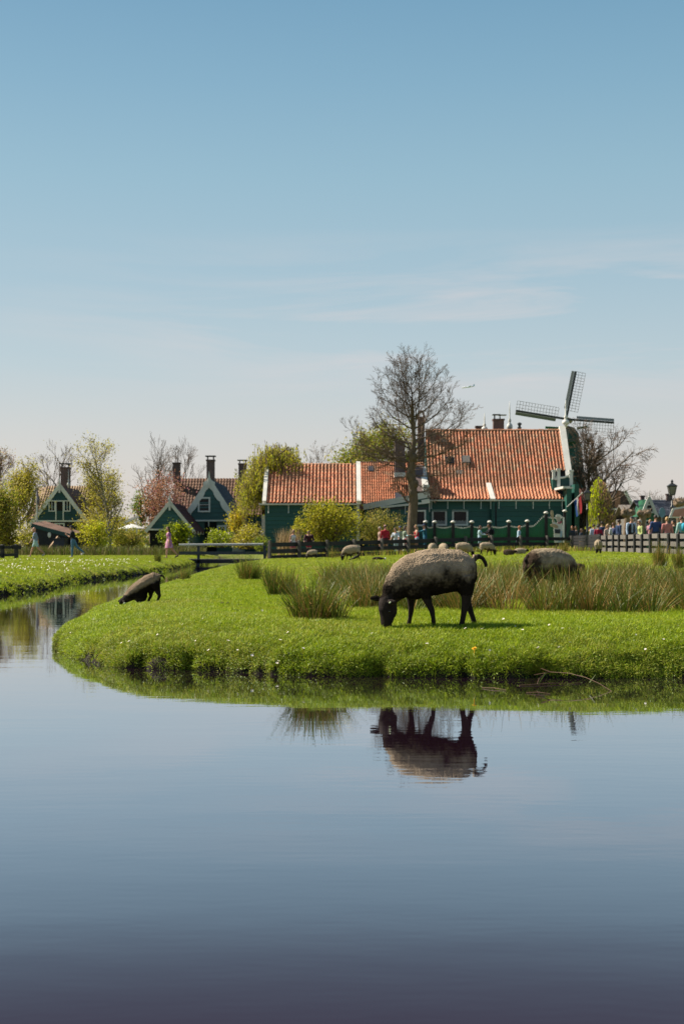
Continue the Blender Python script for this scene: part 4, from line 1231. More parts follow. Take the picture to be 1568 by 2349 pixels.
# gate at its right end
g0, g1 = Vector((fpts[-1][0] + .15, fpts[-1][1], H(*fpts[-1]))), Vector((wx(1377, 78), 78.0, H(wx(1377, 78), 78.0)))
T = thing('field_gate', tuple(g0), 'black boarded field gate with a diagonal brace, between the long fence and the grey palisade', 'gate')
dg = g1 - g0
for i, rz_ in enumerate((.12, .32, .52, .72, .92)):
    c = g0 + dg / 2 + Vector((0, 0, rz_ * .98)); an = math.atan2(dg.y, dg.x)
    piece('rail', T, M_black, c, (dg.length * .97, .05, .17), Matrix.Rotation(an, 4, 'Z') @ Matrix.Rotation(-math.atan2(dg.z, math.hypot(dg.x, dg.y)), 4, 'Y'))
mb = MB(); mb.beam(g0 + dg * .03 + Vector((0, -.08, .1)), g1 - dg * .03 + Vector((0, -.08, .95)), .05, .14); mb.build('brace', M_black, T)
for t in (.02, .98):
    mb = MB(); p = g0 + dg * t; mb.box(p.x - .07, p.x + .07, p.y - .16, p.y - .02, p.z - .1, p.z + 1.02); mb.build('stile', M_black, T)
# palisade that runs towards us at the right
dd_ = [76.5, 74.2, 72.2, 70.4, 68.4, 66.6, 65.0, 63.4, 62.0, 60.5, 59.1, 57.7, 56.3]
pp_ = [1378, 1393.5, 1408.5, 1422, 1440, 1458, 1475, 1494, 1514, 1536, 1558, 1582, 1606]
ranch_fence('palisade_fence', 'grey board fence with black posts running towards us at the right', [(wx(p, d), d) for p, d in zip(pp_, dd_)], .90, (.14, .46, .78), M_black, M_boardgrey, back=-.02, post_w=.24, rail_h=.20)
# piece of fence at the far left
ranch_fence('short_fence', 'short piece of black two-rail fence at the left edge', [(wx(-40, 70), 70), (wx(6, 70), 70), (wx(38, 71), 71)], .72, (.2, .56), M_black, M_black, back=-.1, rail_h=.14)
for o in [q for q in COL.objects if q.get('label') == 'short piece of black two-rail fence at the left edge']:
    rails_l = MB(); rails_l.beam((wx(30, 70.6), 70.5, H(wx(30, 70), 70.5) + .58), (wx(46, 70.6), 70.9, H(wx(46, 70), 70.5) + .56), .05, .2); rails_l.build('rail', M_black, o)

# green picket fence before the main house
D = 100.0
zgp = .72
T = thing('picket_fence', (wx(1130, D), D, zgp), 'green picket fence with white tips and black posts along the main house', 'fence')
posts = [975, 996, 1038, 1081, 1122, 1166, 1208, 1251, 1294]
ptop = [1197, 1197, 1197, 1197, 1197, 1196, 1195, 1176, 1172]
pk = shared('picket', lambda b: b.box(-.035, .035, -.012, .012, 0, 1), M_picket)
tipm = shared('picket_tip', lambda b: b.prism([(-.035, 0), (.035, 0), (.035, .06), (0, .11), (-.035, .06)], -.018, .018), M_white)
postm = shared('post', lambda b: b.box(-.10, .10, -.10, .10, 0, 1), M_black)
knob = shared('post_cap', lambda b: b.lathe([(.05, 0), (.16, .03), (.17, .10), (.10, .16), (.02, .18)], (0, 0, 0), 10), M_white, True)
def picket_top(px):
    for i in range(len(posts) - 1):
        if posts[i] <= px <= posts[i + 1]:
            t = (px - posts[i]) / (posts[i + 1] - posts[i])
            y = ptop[i] + 8 + (ptop[i + 1] - ptop[i]) * t + 4.5 * math.sin(math.pi * t)
            if i == 6: y = 1206 - 24 * sm((t - .25) / .75)
            if i >= 7: y = 1184 + 3 * math.sin(math.pi * t)
            return y
    return 1205
for px, py in zip(posts, ptop):
    p = place('post', postm, T, Matrix.Translation((wx(px, D), D - .08, zgp - .1)) @ Matrix.Diagonal((1, 1, wz(py + 3, D) - zgp + .1, 1)))
    WM[p] = Matrix.Translation((wx(px, D), D - .08, zgp - .1)) @ Matrix.Diagonal((1, 1, wz(py + 3, D) - zgp + .1, 1))
    place('post_cap', knob, T, Matrix.Translation((wx(px, D), D - .08, wz(py + 3, D))))
px = 977.0
while px < 1292:
    if min(abs(px - q) for q in posts) > 2.2:
        zt = wz(picket_top(px) + 3, D)
        place('picket', pk, T, Matrix.Translation((wx(px, D), D, zgp)) @ Matrix.Diagonal((1, 1, zt - zgp, 1)))
        place('picket_tip', tipm, T, Matrix.Translation((wx(px, D), D - .002, zt)))
    px += 3.35
for z_ in (.25, 1.0):
    mb = MB(); mb.box(wx(976, D), wx(1294, D), D + .02, D + .07, zgp + z_, zgp + z_ + .1); mb.build('fence_rail', M_picket, T)
mb = MB(); mb.box(wx(976, D), wx(1294, D), D + .3, D + .34, zgp, zgp + 1.15); mb.build('backing', M_picket, T)

# ------------------------------------------------------------------ footbridge
D = 77.0
T = thing('footbridge', (wx(505, D), D, .3), 'low plank footbridge over the channel with one white handrail', 'bridge')
x_0, x_1 = wx(408, D), wx(607, D)
dk = wz(1282, D)
n = 34
pl = unit_cube(M_weath)
for i in range(n):
    x = x_0 + (x_1 - x_0) * (i + .5) / n
    piece('plank', T, M_weath, (x, D + .6, dk - .03 + random.uniform(-.004, .004)), ((x_1 - x_0) / n * .93, 1.3, .05))
for yy in (D, D + 1.2):
    mb = MB(); mb.box(x_0 - .1, x_1, yy - .06, yy + .06, dk - .24, dk - .058); mb.build('beam', M_black, T)
mb = MB(); mb.tube([(wx(411, D), D - .1, wz(1250, D)), (wx(604, D), D - .1, wz(1248.5, D))], [.065, .065], 10); mb.build('handrail', mat('rail_white', (.47, .465, .45), (.38, .375, .36), rough=.5), T)
mb = MB(); mb.box(wx(411, D), wx(612, D), D - .12, D - .07, wz(1272, D), wz(1265, D)); mb.build('rail', mat('rail_blueblack', (.035, .042, .05), (.05, .058, .065), rough=.6), T)
for px in (455.5, 607):
    mb = MB(); mb.box(wx(px, D) - .07, wx(px, D) + .07, D - .06, D + .06, -.4 if px < 500 else .2, wz(1250, D) - .03); mb.build('post', mat('rail_blueblack', (.035, .042, .05)), T)
for yy in (D, D + 1.2):
    mb = MB(); mb.tube([(wx(447, D), yy, -.5), (wx(447, D), yy, dk - .24)], [.16, .15], 8); mb.build('pile', M_weath, T)
    mb = MB(); mb.tube([(wx(596, D), yy, -.5), (wx(596, D), yy, dk - .24)], [.16, .15], 8); mb.build('pile', M_weath, T)

# ------------------------------------------------------------------ lamps, flag, sign figure, parasol
def lantern(px, py_top, py_l0, py_l1, half_px, D, label, zground):
    x = wx(px, D)
    k_ = D / F
    T = thing('street_lamp', (x, D, zground), label, 'street lamp', 'black lantern lamps')
    zl0, zl1, zt = wz(py_l1, D), wz(py_l0, D), wz(py_top, D)
    hw = half_px * k_
    mb = MB(); mb.lathe([(.16, 0), (.16, .5), (.10, .6), (.085, 1.2), (.11, 1.25), (.075, 1.3), (.055, zl0 - zground - .75), (.10, zl0 - zground - .72), (.10, zl0 - zground - .62), (.05, zl0 - zground - .58), (.05, zl0 - zground - .3)], (x, D, zground), 12)
    mb.build('pole', M_iron, T, smooth=True)
    fr_ = MB()
    for s in (-1, 1):
        fr_.tube([(x, D, zl0 - .32), (x + s * hw * .55, D, zl0 - .16), (x + s * hw * .52, D, zl0)], [.022, .022, .022], 5)
    for sx, sy in ((-1, -1), (1, -1), (1, 1), (-1, 1)):
        fr_.tube([(x + sx * hw * .58, D + sy * hw * .58, zl0), (x + sx * hw * .9, D + sy * hw * .9, zl1)], [.025, .025], 4)
    fr_.box(x - hw * .62, x + hw * .62, D - hw * .62, D + hw * .62, zl0 - .04, zl0)
    fr_.build('lantern_frame', M_iron, T)
    rf = MB(); h_ = zt - zl1
    vs = [(x + sx * hw * a, D + sy * hw * a, zl1 + z) for a, z in ((1.08, -.02), (1.08, .03), (.45, h_ * .38), (.28, h_ * .42), (.28, h_ * .5)) for sx, sy in ((-1, -1), (1, -1), (1, 1), (-1, 1))]
    fs = [(0, 3, 2, 1)]
    for a in range(4):
        for j in range(4): fs.append((a * 4 + j, a * 4 + (j + 1) % 4, a * 4 + 4 + (j + 1) % 4, a * 4 + 4 + j))
    fs.append((16, 17, 18, 19)); rf.add(vs, fs)
    rf.lathe([(.03, 0), (.07, .04), (.07, .1), (.03, .15), (.02, h_ * .5)], (x, D, zl1 + h_ * .5), 8)
    rf.build('lantern_roof', M_iron, T)
    gm = bpy.data.materials.get('lantern_glass')
    if gm is None:
        gm = mat('lantern_glass', (.34, .33, .30), (.26, .25, .22), rough=.15, spec=.5, trans=.45)
    for s, ax in ((-1, 0), (1, 0), (-1, 1), (1, 1)):
        g_ = MB(); a0, a1 = hw * .55, hw * .87
        P = [(-a0, s * a0, zl0), (a0, s * a0, zl0), (a1, s * a1, zl1), (-a1, s * a1, zl1)]
        P = [(x + (p[0] if ax == 0 else p[1]), D + (p[1] if ax == 0 else p[0]), p[2]) for p in P]
        o_ = Vector(((s if ax == 1 else 0), (s if ax == 0 else 0), 0)) * .006
        g_.add(P + [tuple(Vector(q) - o_) for q in P], [(0, 1, 2, 3), (7, 6, 5, 4)]); g_.build('pane', gm, T)
    b = MB(); b.lathe([(.03, 0), (.05, .1), (.09, .22), (.05, .32)], (x, D, zl0), 8); b.build('bulb', mat('bulb_amber', (.45, .22, .1)), T)
lantern(1540, 1100, 1115.5, 1134.5, 9.3, 73.0, 'black lantern lamp on a tall post against the sky at the right edge', H(wx(1540, 73), 73))
lantern(1346, 1113, 1131, 1146, 7.6, 94.0, 'black lantern lamp half hidden by the yellow-green tree near the flag', .72)

D = 100.6
T = thing('flag', tuple(W(1300, 1163, D)), 'red, white and blue flag on a slanting pole at the corner of the main house', 'flag')
mb = MB(); mb.tube([W(1299.5, 1163, 101.2), W(1333.5, 1131.5, 99.6)], [.035, .03], 8); mb.ball(W(1334, 1131, 99.6), .06, 8, 6); mb.build('flagpole', mat('pole_grey', (.55, .54, .52)), T)
pa, pb = W(1313.5, 1149.5, 100.6), W(1332.5, 1132.5, 99.7)
ca, cb = W(1322.5, 1186, 100.9), W(1331.0, 1176, 99.8)
for k_, (nm_, colr) in enumerate((('blue_stripe', (.025, .09, .30)), ('white_stripe', (.62, .62, .62)), ('red_stripe', (.32, .025, .03)))):
    mb = MB(); vs, fs = [], []
    nu, nv = 4, 9
    for j in range(nv):
        for i in range(nu):
            u_ = (k_ + i / (nu - 1)) / 3; v_ = j / (nv - 1)
            p = (pa.lerp(pb, u_)).lerp(ca.lerp(cb, u_), v_)
            p += Vector((.05 * math.sin(v_ * 4 + u_ * 5), .13 * math.sin(u_ * 9 + v_ * 2.2) * (0.3 + v_), 0))
            vs.append(tuple(p))
    for v in list(vs): vs.append((v[0] + .004, v[1] + .008, v[2]))
    q = nu * nv
    for j in range(nv - 1):
        for i in range(nu - 1):
            a = j * nu + i; fs.append((a, a + 1, a + nu + 1, a + nu)); fs.append((q + a, q + a + nu, q + a + nu + 1, q + a + 1))
    mb.add(vs, fs); mb.build(nm_, mat('flag_' + nm_, colr, tuple(.85 * c for c in colr), rough=.8, trans=.3), T, smooth=True)

# cut-out of a cheese maker beside the picket fence
D = 98.6
zf = H(wx(1275, D), D)
T = thing('chef_figure', (wx(1276, D), D, zf), 'white painted cut-out of a cook with spoon and bowl by the picket fence', 'sign')
MC_w = mat('cutout_white', (.66, .66, .62), (.56, .56, .53), rough=.6, scale=6); MC_b = mat('cutout_tan', (.46, .36, .24), (.36, .27, .17)); MC_p = mat('cutout_pink', (.42, .10, .15)); MC_l = mat('cutout_blue', (.36, .48, .58)); MC_k = mat('cutout_grey', (.05, .052, .065)); MC_s = mat('cutout_skin', (.52, .45, .38))
def cut(poly, name, m, off, th=.05):
    mb = MB(); P = [(wx(2160 / 1.7436 + x / (5.3375 * 1.7436), D), wz(1780 / 1.7436 + y / (5.3375 * 1.7436), D)) for x, y in poly]
    mb.prism(P, D - off, D - off + th); return mb.build(name, m, T)
cut([(275, 1740), (330, 1690), (350, 1640), (440, 1630), (470, 1720), (475, 1850), (450, 1960), (430, 2110), (300, 2110), (285, 1960)], 'body', MC_w, .10)
cut([(330, 1530), (345, 1510), (405, 1510), (430, 1560), (420, 1620), (390, 1650), (350, 1630), (332, 1580)], 'head', MC_s, .12)
cut([(318, 1535), (322, 1495), (350, 1478), (400, 1480), (440, 1510), (445, 1560), (415, 1575), (400, 1530)], 'hat', MC_w, .14)
cut([(350, 1640), (385, 1660), (430, 1615), (455, 1640), (420, 1680), (370, 1680)], 'scarf', MC_p, .16)
cut([(240, 1610), (275, 1590), (330, 1690), (300, 1710), (260, 1690)], 'arm', MC_w, .12)
cut([(205, 1420), (230, 1395), (262, 1405), (275, 1500), (268, 1560), (285, 1640), (262, 1650), (245, 1570), (215, 1500)], 'spoon', MC_b, .15)
cut([(200, 1710), (220, 1680), (280, 1680), (350, 1710), (375, 1750), (350, 1775), (280, 1765), (215, 1740)], 'bowl', MC_b, .17)
cut([(295, 1795), (415, 1800), (412, 1890), (298, 1885)], 'apron_box', MC_k, .15)
cut([(415, 1850), (460, 1830), (455, 1930), (430, 2000), (412, 1990)], 'trouser', MC_l, .13)
cut([(370, 2030), (450, 2030), (450, 2108), (372, 2108)], 'foot', MC_l, .13)
cut([(478, 1540), (510, 1540), (512, 2110), (478, 2110)], 'support_post', MC_w, .06)

# white parasol and shelter among the left gardens
D = 106.0
x_, zc_ = wx(303, D), wz(1213, D)
T = thing('parasol', (x_, D, .45), 'white garden parasol between the birch and the small gabled house', 'parasol')
mb = MB(); r_ = wx(334, D) - wx(303, D); mb.lathe([(r_, 0), (r_ * .99, .04), (r_ * .5, .22), (.06, .36)], (x_, D, zc_), 8); mb.build('canopy', mat('canvas_white', (.72, .72, .68), (.64, .64, .6), trans=.2), T)
mb = MB(); mb.tube([(x_, D, .45), (x_, D, zc_ + .4)], [.03, .03], 6); mb.build('pole', M_weath, T)
mb = MB(); mb.beam(W(286, 1199, 108), W(318, 1185, 108), .6, .16); mb.beam((wx(290, 108), 108, .45), W(290, 1197, 108), .1, .1); mb.beam((wx(314, 108), 108, .45), W(314, 1187, 108), .1, .1)
top(mb, 'pergola', M_white, (wx(302, 108), 108, .45), 'slanting white pergola roof above the parasol', 'pergola')
# white flagpole left of house A with a small pennant
T = thing('flagpole', (wx(86, 101), 101, .45), 'slim white flagpole with a furled pennant before the left gabled house', 'flagpole')
mb = MB(); mb.tube([(wx(86, 101), 101, .45), W(85, 1128, 101)], [.085, .05], 8); mb.build('pole', M_white, T)
mb = MB(); mb.tube([W(85.5, 1122, 100.9), W(86.5, 1134, 100.9), W(88, 1146, 100.9), W(87.5, 1157, 100.9)], [.03, .07, .12, .05], 6); mb.build('pennant', mat('pennant', (.10, .05, .08), (.2, .2, .24)), T)
# blue round sign and pink-red board at the right
T = thing('round_sign', (wx(1517, 76), 76, .72), 'blue round traffic sign seen almost edge-on, left of the lamp post', 'sign')
mb = MB(); x_, z_ = wx(1517, 76), wz(1176, 76)
mb.prism([(x_ + .17 * math.cos(a * math.pi / 8), z_ + .27 * math.sin(a * math.pi / 8)) for a in range(16)], 75.95, 75.97); mb.build('sign_plate', mat('sign_blue', (.16, .27, .36)), T)
mb = MB(); mb.tube([(x_, 76, .72), (x_, 76, z_)], [.03, .03], 6); mb.build('post', M_boardgrey, T)
T = thing('notice_board', (wx(1562, 72), 72, .72), 'slanted pinkish board with a white frame at the right edge of the photo', 'sign')
P = [(wx(1533, 72), wz(1188, 72)), (wx(1541, 72), wz(1166, 72)), (wx(1590, 72), wz(1158, 72)), (wx(1590, 72), wz(1188, 72))]
mb = MB(); mb.prism(P, 72.0, 72.06); mb.build('frame', M_white, T)
P = [(wx(1539, 72), wz(1185, 72)), (wx(1546, 72), wz(1169, 72)), (wx(1590, 72), wz(1162, 72)), (wx(1590, 72), wz(1185, 72))]
mb = MB(); mb.prism(P, 71.97, 72.0); mb.build('panel', mat('board_pink', (.50, .25, .2)), T)
mb = MB(); mb.box(wx(1560, 72), wx(1563, 72), 72.06, 72.14, .7, wz(1170, 72)); mb.build('post', M_weath, T)

# airliner far away
D = 4800.0
c0 = W(1073, 887.5, D)
T = thing('airliner', tuple(c0), 'tiny white airliner flying low to the left of the mill, right of the bare tree', 'aeroplane')
a_, b_ = W(1058, 889.5, D), W(1087, 886, D)
u = (b_ - a_).normalized()
mb = MB(); L_ = (b_ - a_).length
mb.tube([a_, a_ + u * L_ * .03, a_ + u * L_ * .1, a_ + u * L_ * .7, b_], [.4, 1.6, 2.3, 2.3, .6], 10)
M_jet = mat('airliner_white', (.75, .76, .78), (.7, .71, .73), rough=.4); M_jetb = mat('airliner_blue', (.12, .38, .52))
mb.build('fuselage', M_jet, T, smooth=True)
for s in (-1, 1):
    mb = MB(); p = a_ + u * L_ * .42
    mb.add([tuple(p + Vector((0, s * 2, -1))), tuple(p + u * 8 + Vector((0, s * 2, -1))), tuple(p + u * 13 + Vector((0, s * 22, 1))), tuple(p + u * 10 + Vector((0, s * 22, 1))),
            tuple(p + Vector((0, s * 2, -.4))), tuple(p + u * 8 + Vector((0, s * 2, -.4))), tuple(p + u * 13 + Vector((0, s * 22, 1.2))), tuple(p + u * 10 + Vector((0, s * 22, 1.2)))],
           [(0, 1, 2, 3), (7, 6, 5, 4), (0, 4, 5, 1), (1, 5, 6, 2), (2, 6, 7, 3), (3, 7, 4, 0)]); mb.build('wing', M_jetb, T)
    mb = MB(); p2 = b_ - u * 4
    mb.add([tuple(p2), tuple(p2 + u * 3), tuple(p2 + u * 5 + Vector((0, s * 8, .5))), tuple(p2 + u * 3.5 + Vector((0, s * 8, .5))), tuple(p2 + Vector((0, 0, .4)))], [(0, 1, 2, 3), (4, 3, 2, 1)]); mb.build('tailplane', M_jet, T)
p2 = b_ - u * 5
mb = MB(); mb.prism([(p2.x, p2.z + 1.5), (p2.x + 5, p2.z + 1.5), (p2.x + 6.5, p2.z + 8), (p2.x + 4.2, p2.z + 8)], p2.y - .3, p2.y + .3); mb.build('tail_fin', M_jetb, T)
# ------------------------------------------------------------------ trees and shrubs
def rv():
    while True:
        v = Vector((random.uniform(-1, 1), random.uniform(-1, 1), random.uniform(-1, 1)))
        if 0.05 < v.length < 1: return v.normalized()
def grow(wood, twig, p, d, L_, r, lev, cfg, tips):
    mx = cfg['levels']
    n = 5 if lev <= 1 else (4 if lev == 2 else 3)
    pts, rads, dirs = [p.copy()], [r], [d.copy()]
    end = max(cfg['rmin'], r * (0.42 if lev < mx else 0.4))
    for i in range(n):
        d = (d + rv() * cfg['wob'] + Vector((0, 0, cfg['up'][min(lev, len(cfg['up']) - 1)]))).normalized()
        p = p + d * (L_ / n)
        pts.append(p.copy()); rads.append(r + (end - r) * (i + 1) / n); dirs.append(d.copy())
    if lev <= cfg.get('woodlev', 1): wood.tube(pts, rads, 7 if lev == 0 else 5)
    else: twig.tube(pts, rads, 3, cap=False)
    if lev < mx:
        nc_ = cfg['n'][min(lev, len(cfg['n']) - 1)]
        for k in range(nc_):
            t = cfg.get('t0', .25) + (1 - cfg.get('t0', .25)) * (k + random.uniform(.2, .9)) / nc_
            t = min(t, 1.0)
            f_ = t * n; i = min(int(f_), n - 1); q = pts[i].lerp(pts[i + 1], f_ - i)
            ax = dirs[i].cross(rv()); ax = ax.normalized() if ax.length > 1e-3 else Vector((1, 0, 0))
            a = R(random.uniform(*cfg['ang']))
            dd = (Matrix.Rotation(a, 3, ax) @ dirs[i]).normalized()
            if 'flat' in cfg: dd.y *= cfg['flat']; dd.normalize()
            grow(wood, twig, q, dd, L_ * random.uniform(*(cfg['ratio'] if lev == 0 else cfg.get('ratio2', cfg['ratio']))) * (1.15 - .45 * t), max(cfg['rmin'], (rads[i]) * .55), lev + 1, cfg, tips)
        if lev >= 1: tips.append((pts[-1], dirs[-1]))
    else:
        tips.append((pts[-1], dirs[-1])); tips.append((pts[n // 2], dirs[n // 2]))
def leaves(mb, c, n, sig, size, mi=0, hang=0.0):
    for _ in range(n):
        q = Vector(c) + Vector((random.gauss(0, sig), random.gauss(0, sig), random.gauss(0, sig) - hang * random.random()))
        a, b = rv(), rv()
        s = size * random.uniform(.6, 1.25)
        a = a * s; b = (b - b.project(a)); b = b.normalized() * s * random.uniform(.45, .75)
        if hang: a = Vector((a.x * .35, a.y * .35, -abs(a.z) - s * .6))
        mb.add([tuple(q - a * .5), tuple(q + b * .5), tuple(q + a * .5), tuple(q - b * .5)], [(0, 1, 2, 3)], mi)
def tree(name, label, cat, px, d, py_top, cfg, leaf=None, bark=None, twigm=None, group=None, trunk_r=None, lean=0.0, fork=None, seed=0, base_z=None, nstems=1, twig_name='twigs'):
    random.seed(1000 + seed)
    x = wx(px, d); zb = base_z if base_z is not None else .45
    top_z = wz(py_top, d); h = top_z - zb
    T = thing(name, (x, d, zb), label, cat, group)
    wood, twig, tips = MB(), MB(), []
    r = trunk_r or h * .018
    for s in range(nstems):
        d0 = Vector((lean + (random.uniform(-.35, .35) if nstems > 1 else 0), random.uniform(-.1, .1), 1)).normalized()
        grow(wood, twig, Vector((x + random.uniform(-.2, .2) * (nstems > 1), d, zb - .1)), d0, h * cfg['trunk'], r, 0, cfg, tips)
    k_ = h / (max(v[2] for v in wood.v + twig.v) - zb)       # bring the crown to its real height
    fix = lambda v: (x + (v[0] - x) * (.5 + .5 * k_), d + (v[1] - d) * (.5 + .5 * k_), zb + (v[2] - zb) * k_)
    wood.v = [fix(v) for v in wood.v]; twig.v = [fix(v) for v in twig.v]; tips = [(Vector(fix(p)), q) for p, q in tips]
    wood.build('trunk', bark or M_bark, T, smooth=True)
    if twig.v: twig.build(twig_name, twigm or M_twig, T)
    if leaf:
        mats_ = leaf['mats']
        mb = MB()
        for p, dd in tips:
            if random.random() < leaf.get('p', 1):
                leaves(mb, p, leaf['n'], leaf['sig'], leaf['size'], random.randrange(len(mats_)), leaf.get('hang', 0))
        if mb.v: mb.build('crown', mats_, T)
    return T

CF = lambda **k: dict(dict(levels=4, rmin=.010, wob=.22, up=(.02, .10, .08, .05, .02), n=(9, 6, 5, 4), t0=.3, ang=(25, 55), ratio=(.5, .68), trunk=.72), **k)

# the big bare tree, built limb by limb
random.seed(42)
D = 91.0
x = wx(943, D); zb = .6
T = thing('bare_tree', (x, D, zb), 'tallest bare tree, its oval crown of fine twigs in front of the orange roofs', 'tree')
wood, twig, tips = MB(), MB(), []
tr = [(943, 1250, .52), (943, 1225, .40), (945, 1190, .37), (948, 1150, .36), (946, 1120, .34), (942, 1080, .33), (946, 1045, .29), (949, 1010, .21), (947, 970, .18), (945, 930, .15), (944, 905, .05), (941, 872, .025)]
wood.tube([W(a, b, D) for a, b, _ in tr], [r_ * (.84 if r_ > .3 else .66) for *_, r_ in tr], 10)
cfgL = CF(levels=3, rmin=.0065, wob=.16, up=(.05, .07, .05, .02), n=(9, 6, 4), t0=.12, ang=(22, 48), ratio=(.34, .5))
limbs = [  # (y where it leaves the trunk, tip px, tip py, radius)
    (1085, 870, 990, .13), (1160, 905, 1090, .16), (1130, 1010, 1100, .12), (1062, 805, 985, .10), (1045, 830, 1040, .09), (1050, 1075, 1005, .13), (1090, 1060, 1075, .10),
    (1035, 862, 935, .13), (1030, 1060, 965, .12), (1020, 853, 960, .10), (1000, 1040, 930, .10), (1010, 1075, 940, .10), (985, 865, 905, .10), (985, 1025, 890, .11), (960, 875, 870, .09), (958, 1015, 860, .10),
    (1000, 932, 812, .12), (1004, 962, 816, .11), (985, 915, 822, .09), (930, 942, 806, .06), (935, 890, 845, .08), (930, 1000, 840, .08), (915, 905, 825, .07), (905, 980, 825, .07), (895, 920, 812, .05), (885, 962, 815, .05), (1070, 1030, 1050, .08), (1058, 880, 1045, .08), (1068, 985, 1020, .09),
    (1040, 905, 925, .11), (1022, 990, 905, .11), (1075, 815, 1020, .09), (1080, 900, 1120, .06), (1100, 1000, 1140, .06), (975, 925, 840, .08), (970, 968, 838, .08)]
for yb, px, py, r_ in limbs:
    if py < 900: px = 945 + (px - 945) * 1.14; py += 9
    t = [q for q in tr if q[1] >= yb][-1]; t2 = [q for q in tr if q[1] <= yb][0]
    f_ = 0 if t[1] == t2[1] else (t[1] - yb) / (t[1] - t2[1])
    p0 = W(t[0] + (t2[0] - t[0]) * f_, yb, D)
    dy = random.uniform(-1, 1) * 2.0 * min(1, abs(px - 945) / 90 + .35)
    p1 = W(px, py, D + dy)
    dvec = p1 - p0
    L_ = dvec.length
    # a curved limb, then side branches along it
    out = Vector((dvec.x, dvec.y, 0)); 
    n = 7
    pts, rads = [], []
    for i in range(n + 1):
        s = i / n
        p = p0 + dvec * s + out * (.10 * math.sin(math.pi * s)) - Vector((0, 0, .07 * L_ * math.sin(math.pi * s)))
        if yb > 1120: p += Vector((0, 0, -.05 * L_ * math.sin(math.pi * s)))
        p += rv() * .05 * L_ * .35 * (0 < i < n)
        pts.append(p); rads.append(r_ * .52 * (1 - s) + .010 * s)
    wood.tube(pts, rads, 5)
    nk = int(9 + L_ * 2.2)
    for k in range(nk):
        s = .14 + .86 * (k + random.random()) / nk
        f_ = min(s * n, n - .001); i = int(f_)
        q = pts[i].lerp(pts[i + 1], f_ - i); dd = (pts[i + 1] - pts[i]).normalized()
        ax = dd.cross(rv()).normalized()
        dd = (Matrix.Rotation(R(random.uniform(24, 52)), 3, ax) @ dd).normalized()
        dd = (dd + Vector((0, 0, .15))).normalized()
        grow(wood, twig, q, dd, L_ * random.uniform(.2, .32) * (1.15 - .4 * s), max(.011, r_ * .2 * (1 - s * .6)), 2, dict(cfgL, levels=4, n=(0, 0, 6, 3), woodlev=1, ratio=(.4, .62)), tips)
# burrs and short upright shoots round the old pollard head
for _ in range(30):
    yb = random.uniform(1020, 1120); t = min(tr, key=lambda q: abs(q[1] - yb))
    p0 = W(t[0] + random.uniform(-6, 6), yb, D); p0.y += random.uniform(-.2, .2)
    dd = Vector((random.uniform(-1, 1), random.uniform(-.6, .6), random.uniform(.1, 1.2))).normalized()
    grow(wood, twig, p0, dd, random.uniform(.7, 1.5), .022, 2, dict(cfgL, levels=3, n=(0, 0, 5), woodlev=1, ratio=(.4, .6)), tips)
for _ in range(9):
    yb = random.uniform(1040, 1135); t = min(tr, key=lambda q: abs(q[1] - yb)); wood.ball(W(t[0] + random.uniform(-8, 8), yb, D) + Vector((0, -.15, 0)), (.22, .2, .3), 7, 5)
wood.build('trunk', M_bark, T, smooth=True)
twig.build('crown', M_twig, T)
for px, py in ((915, 934), (983, 905)):
    pass

# trees along the left and behind the houses
bare_cfg = CF(levels=4, n=(6, 5, 4, 3), ang=(18, 42), ratio=(.55, .72), up=(.05, .14, .10, .06), trunk=.52, t0=.35)
tree('bare_tree', 'bare many-branched tree behind the pale tiled roof at the left', 'tree', 128, 134, 1000, bare_cfg, dict(mats=[L_olive], n=1, sig=.3, size=.14, p=.25), M_barkgrey, seed=1, trunk_r=.22)
tree('bare_tree', 'bare wide crowned tree behind the pinkish shrub, left of the brick chimneys', 'tree', 352, 136, 992, CF(levels=4, n=(7, 5, 4, 3), ang=(20, 44), ratio=(.55, .74), up=(.05, .14, .09, .06), trunk=.50, t0=.3), None, M_barkgrey, seed=2, trunk_r=.24)
tree('bare_tree', 'second bare wide crowned tree close behind the first, its crown reaching further right', 'tree', 402, 138, 1002, bare_cfg, None, M_barkgrey, seed=3, trunk_r=.2)
tree('brownish_tree', 'brownish budding tree cut off by the left edge of the photo', 'tree', -12, 128, 1022, CF(levels=4, n=(8, 7, 6, 4), ang=(22, 48), ratio=(.55, .7), trunk=.52), dict(mats=[L_bronze, L_olive], n=2, sig=.3, size=.14, p=.6), M_barkgrey, seed=4, trunk_r=.22)
tree('leafing_tree', 'olive-green leafing tree with a dense low crown at the left edge, before the budding tree', 'tree', 22, 104, 1052, CF(levels=3, n=(10, 8, 6), ang=(18, 38), ratio=(.5, .68), trunk=.62, t0=.15), dict(mats=[L_olive, L_yg], n=9, sig=.3, size=.14), M_barkgrey, seed=5, trunk_r=.16)
tree('leafing_tree', 'low spreading olive-green tree at the left edge behind the fence piece', 'tree', -14, 100, 1120, CF(levels=3, n=(10, 7, 5), ang=(22, 46), ratio=(.5, .7), trunk=.6, t0=.12), dict(mats=[L_olive, L_fresh], n=9, sig=.34, size=.15), M_barkgrey, seed=6, trunk_r=.14)
tree('leafing_tree', 'rounded yellow-olive tree between the chimney of the left house and the birch', 'tree', 200, 118, 1074, CF(levels=3, n=(10, 8, 6), ang=(18, 40), ratio=(.5, .68), trunk=.62, t0=.15), dict(mats=[L_yg, L_olive], n=6, sig=.34, size=.14), M_barkgrey, seed=7, trunk_r=.15)
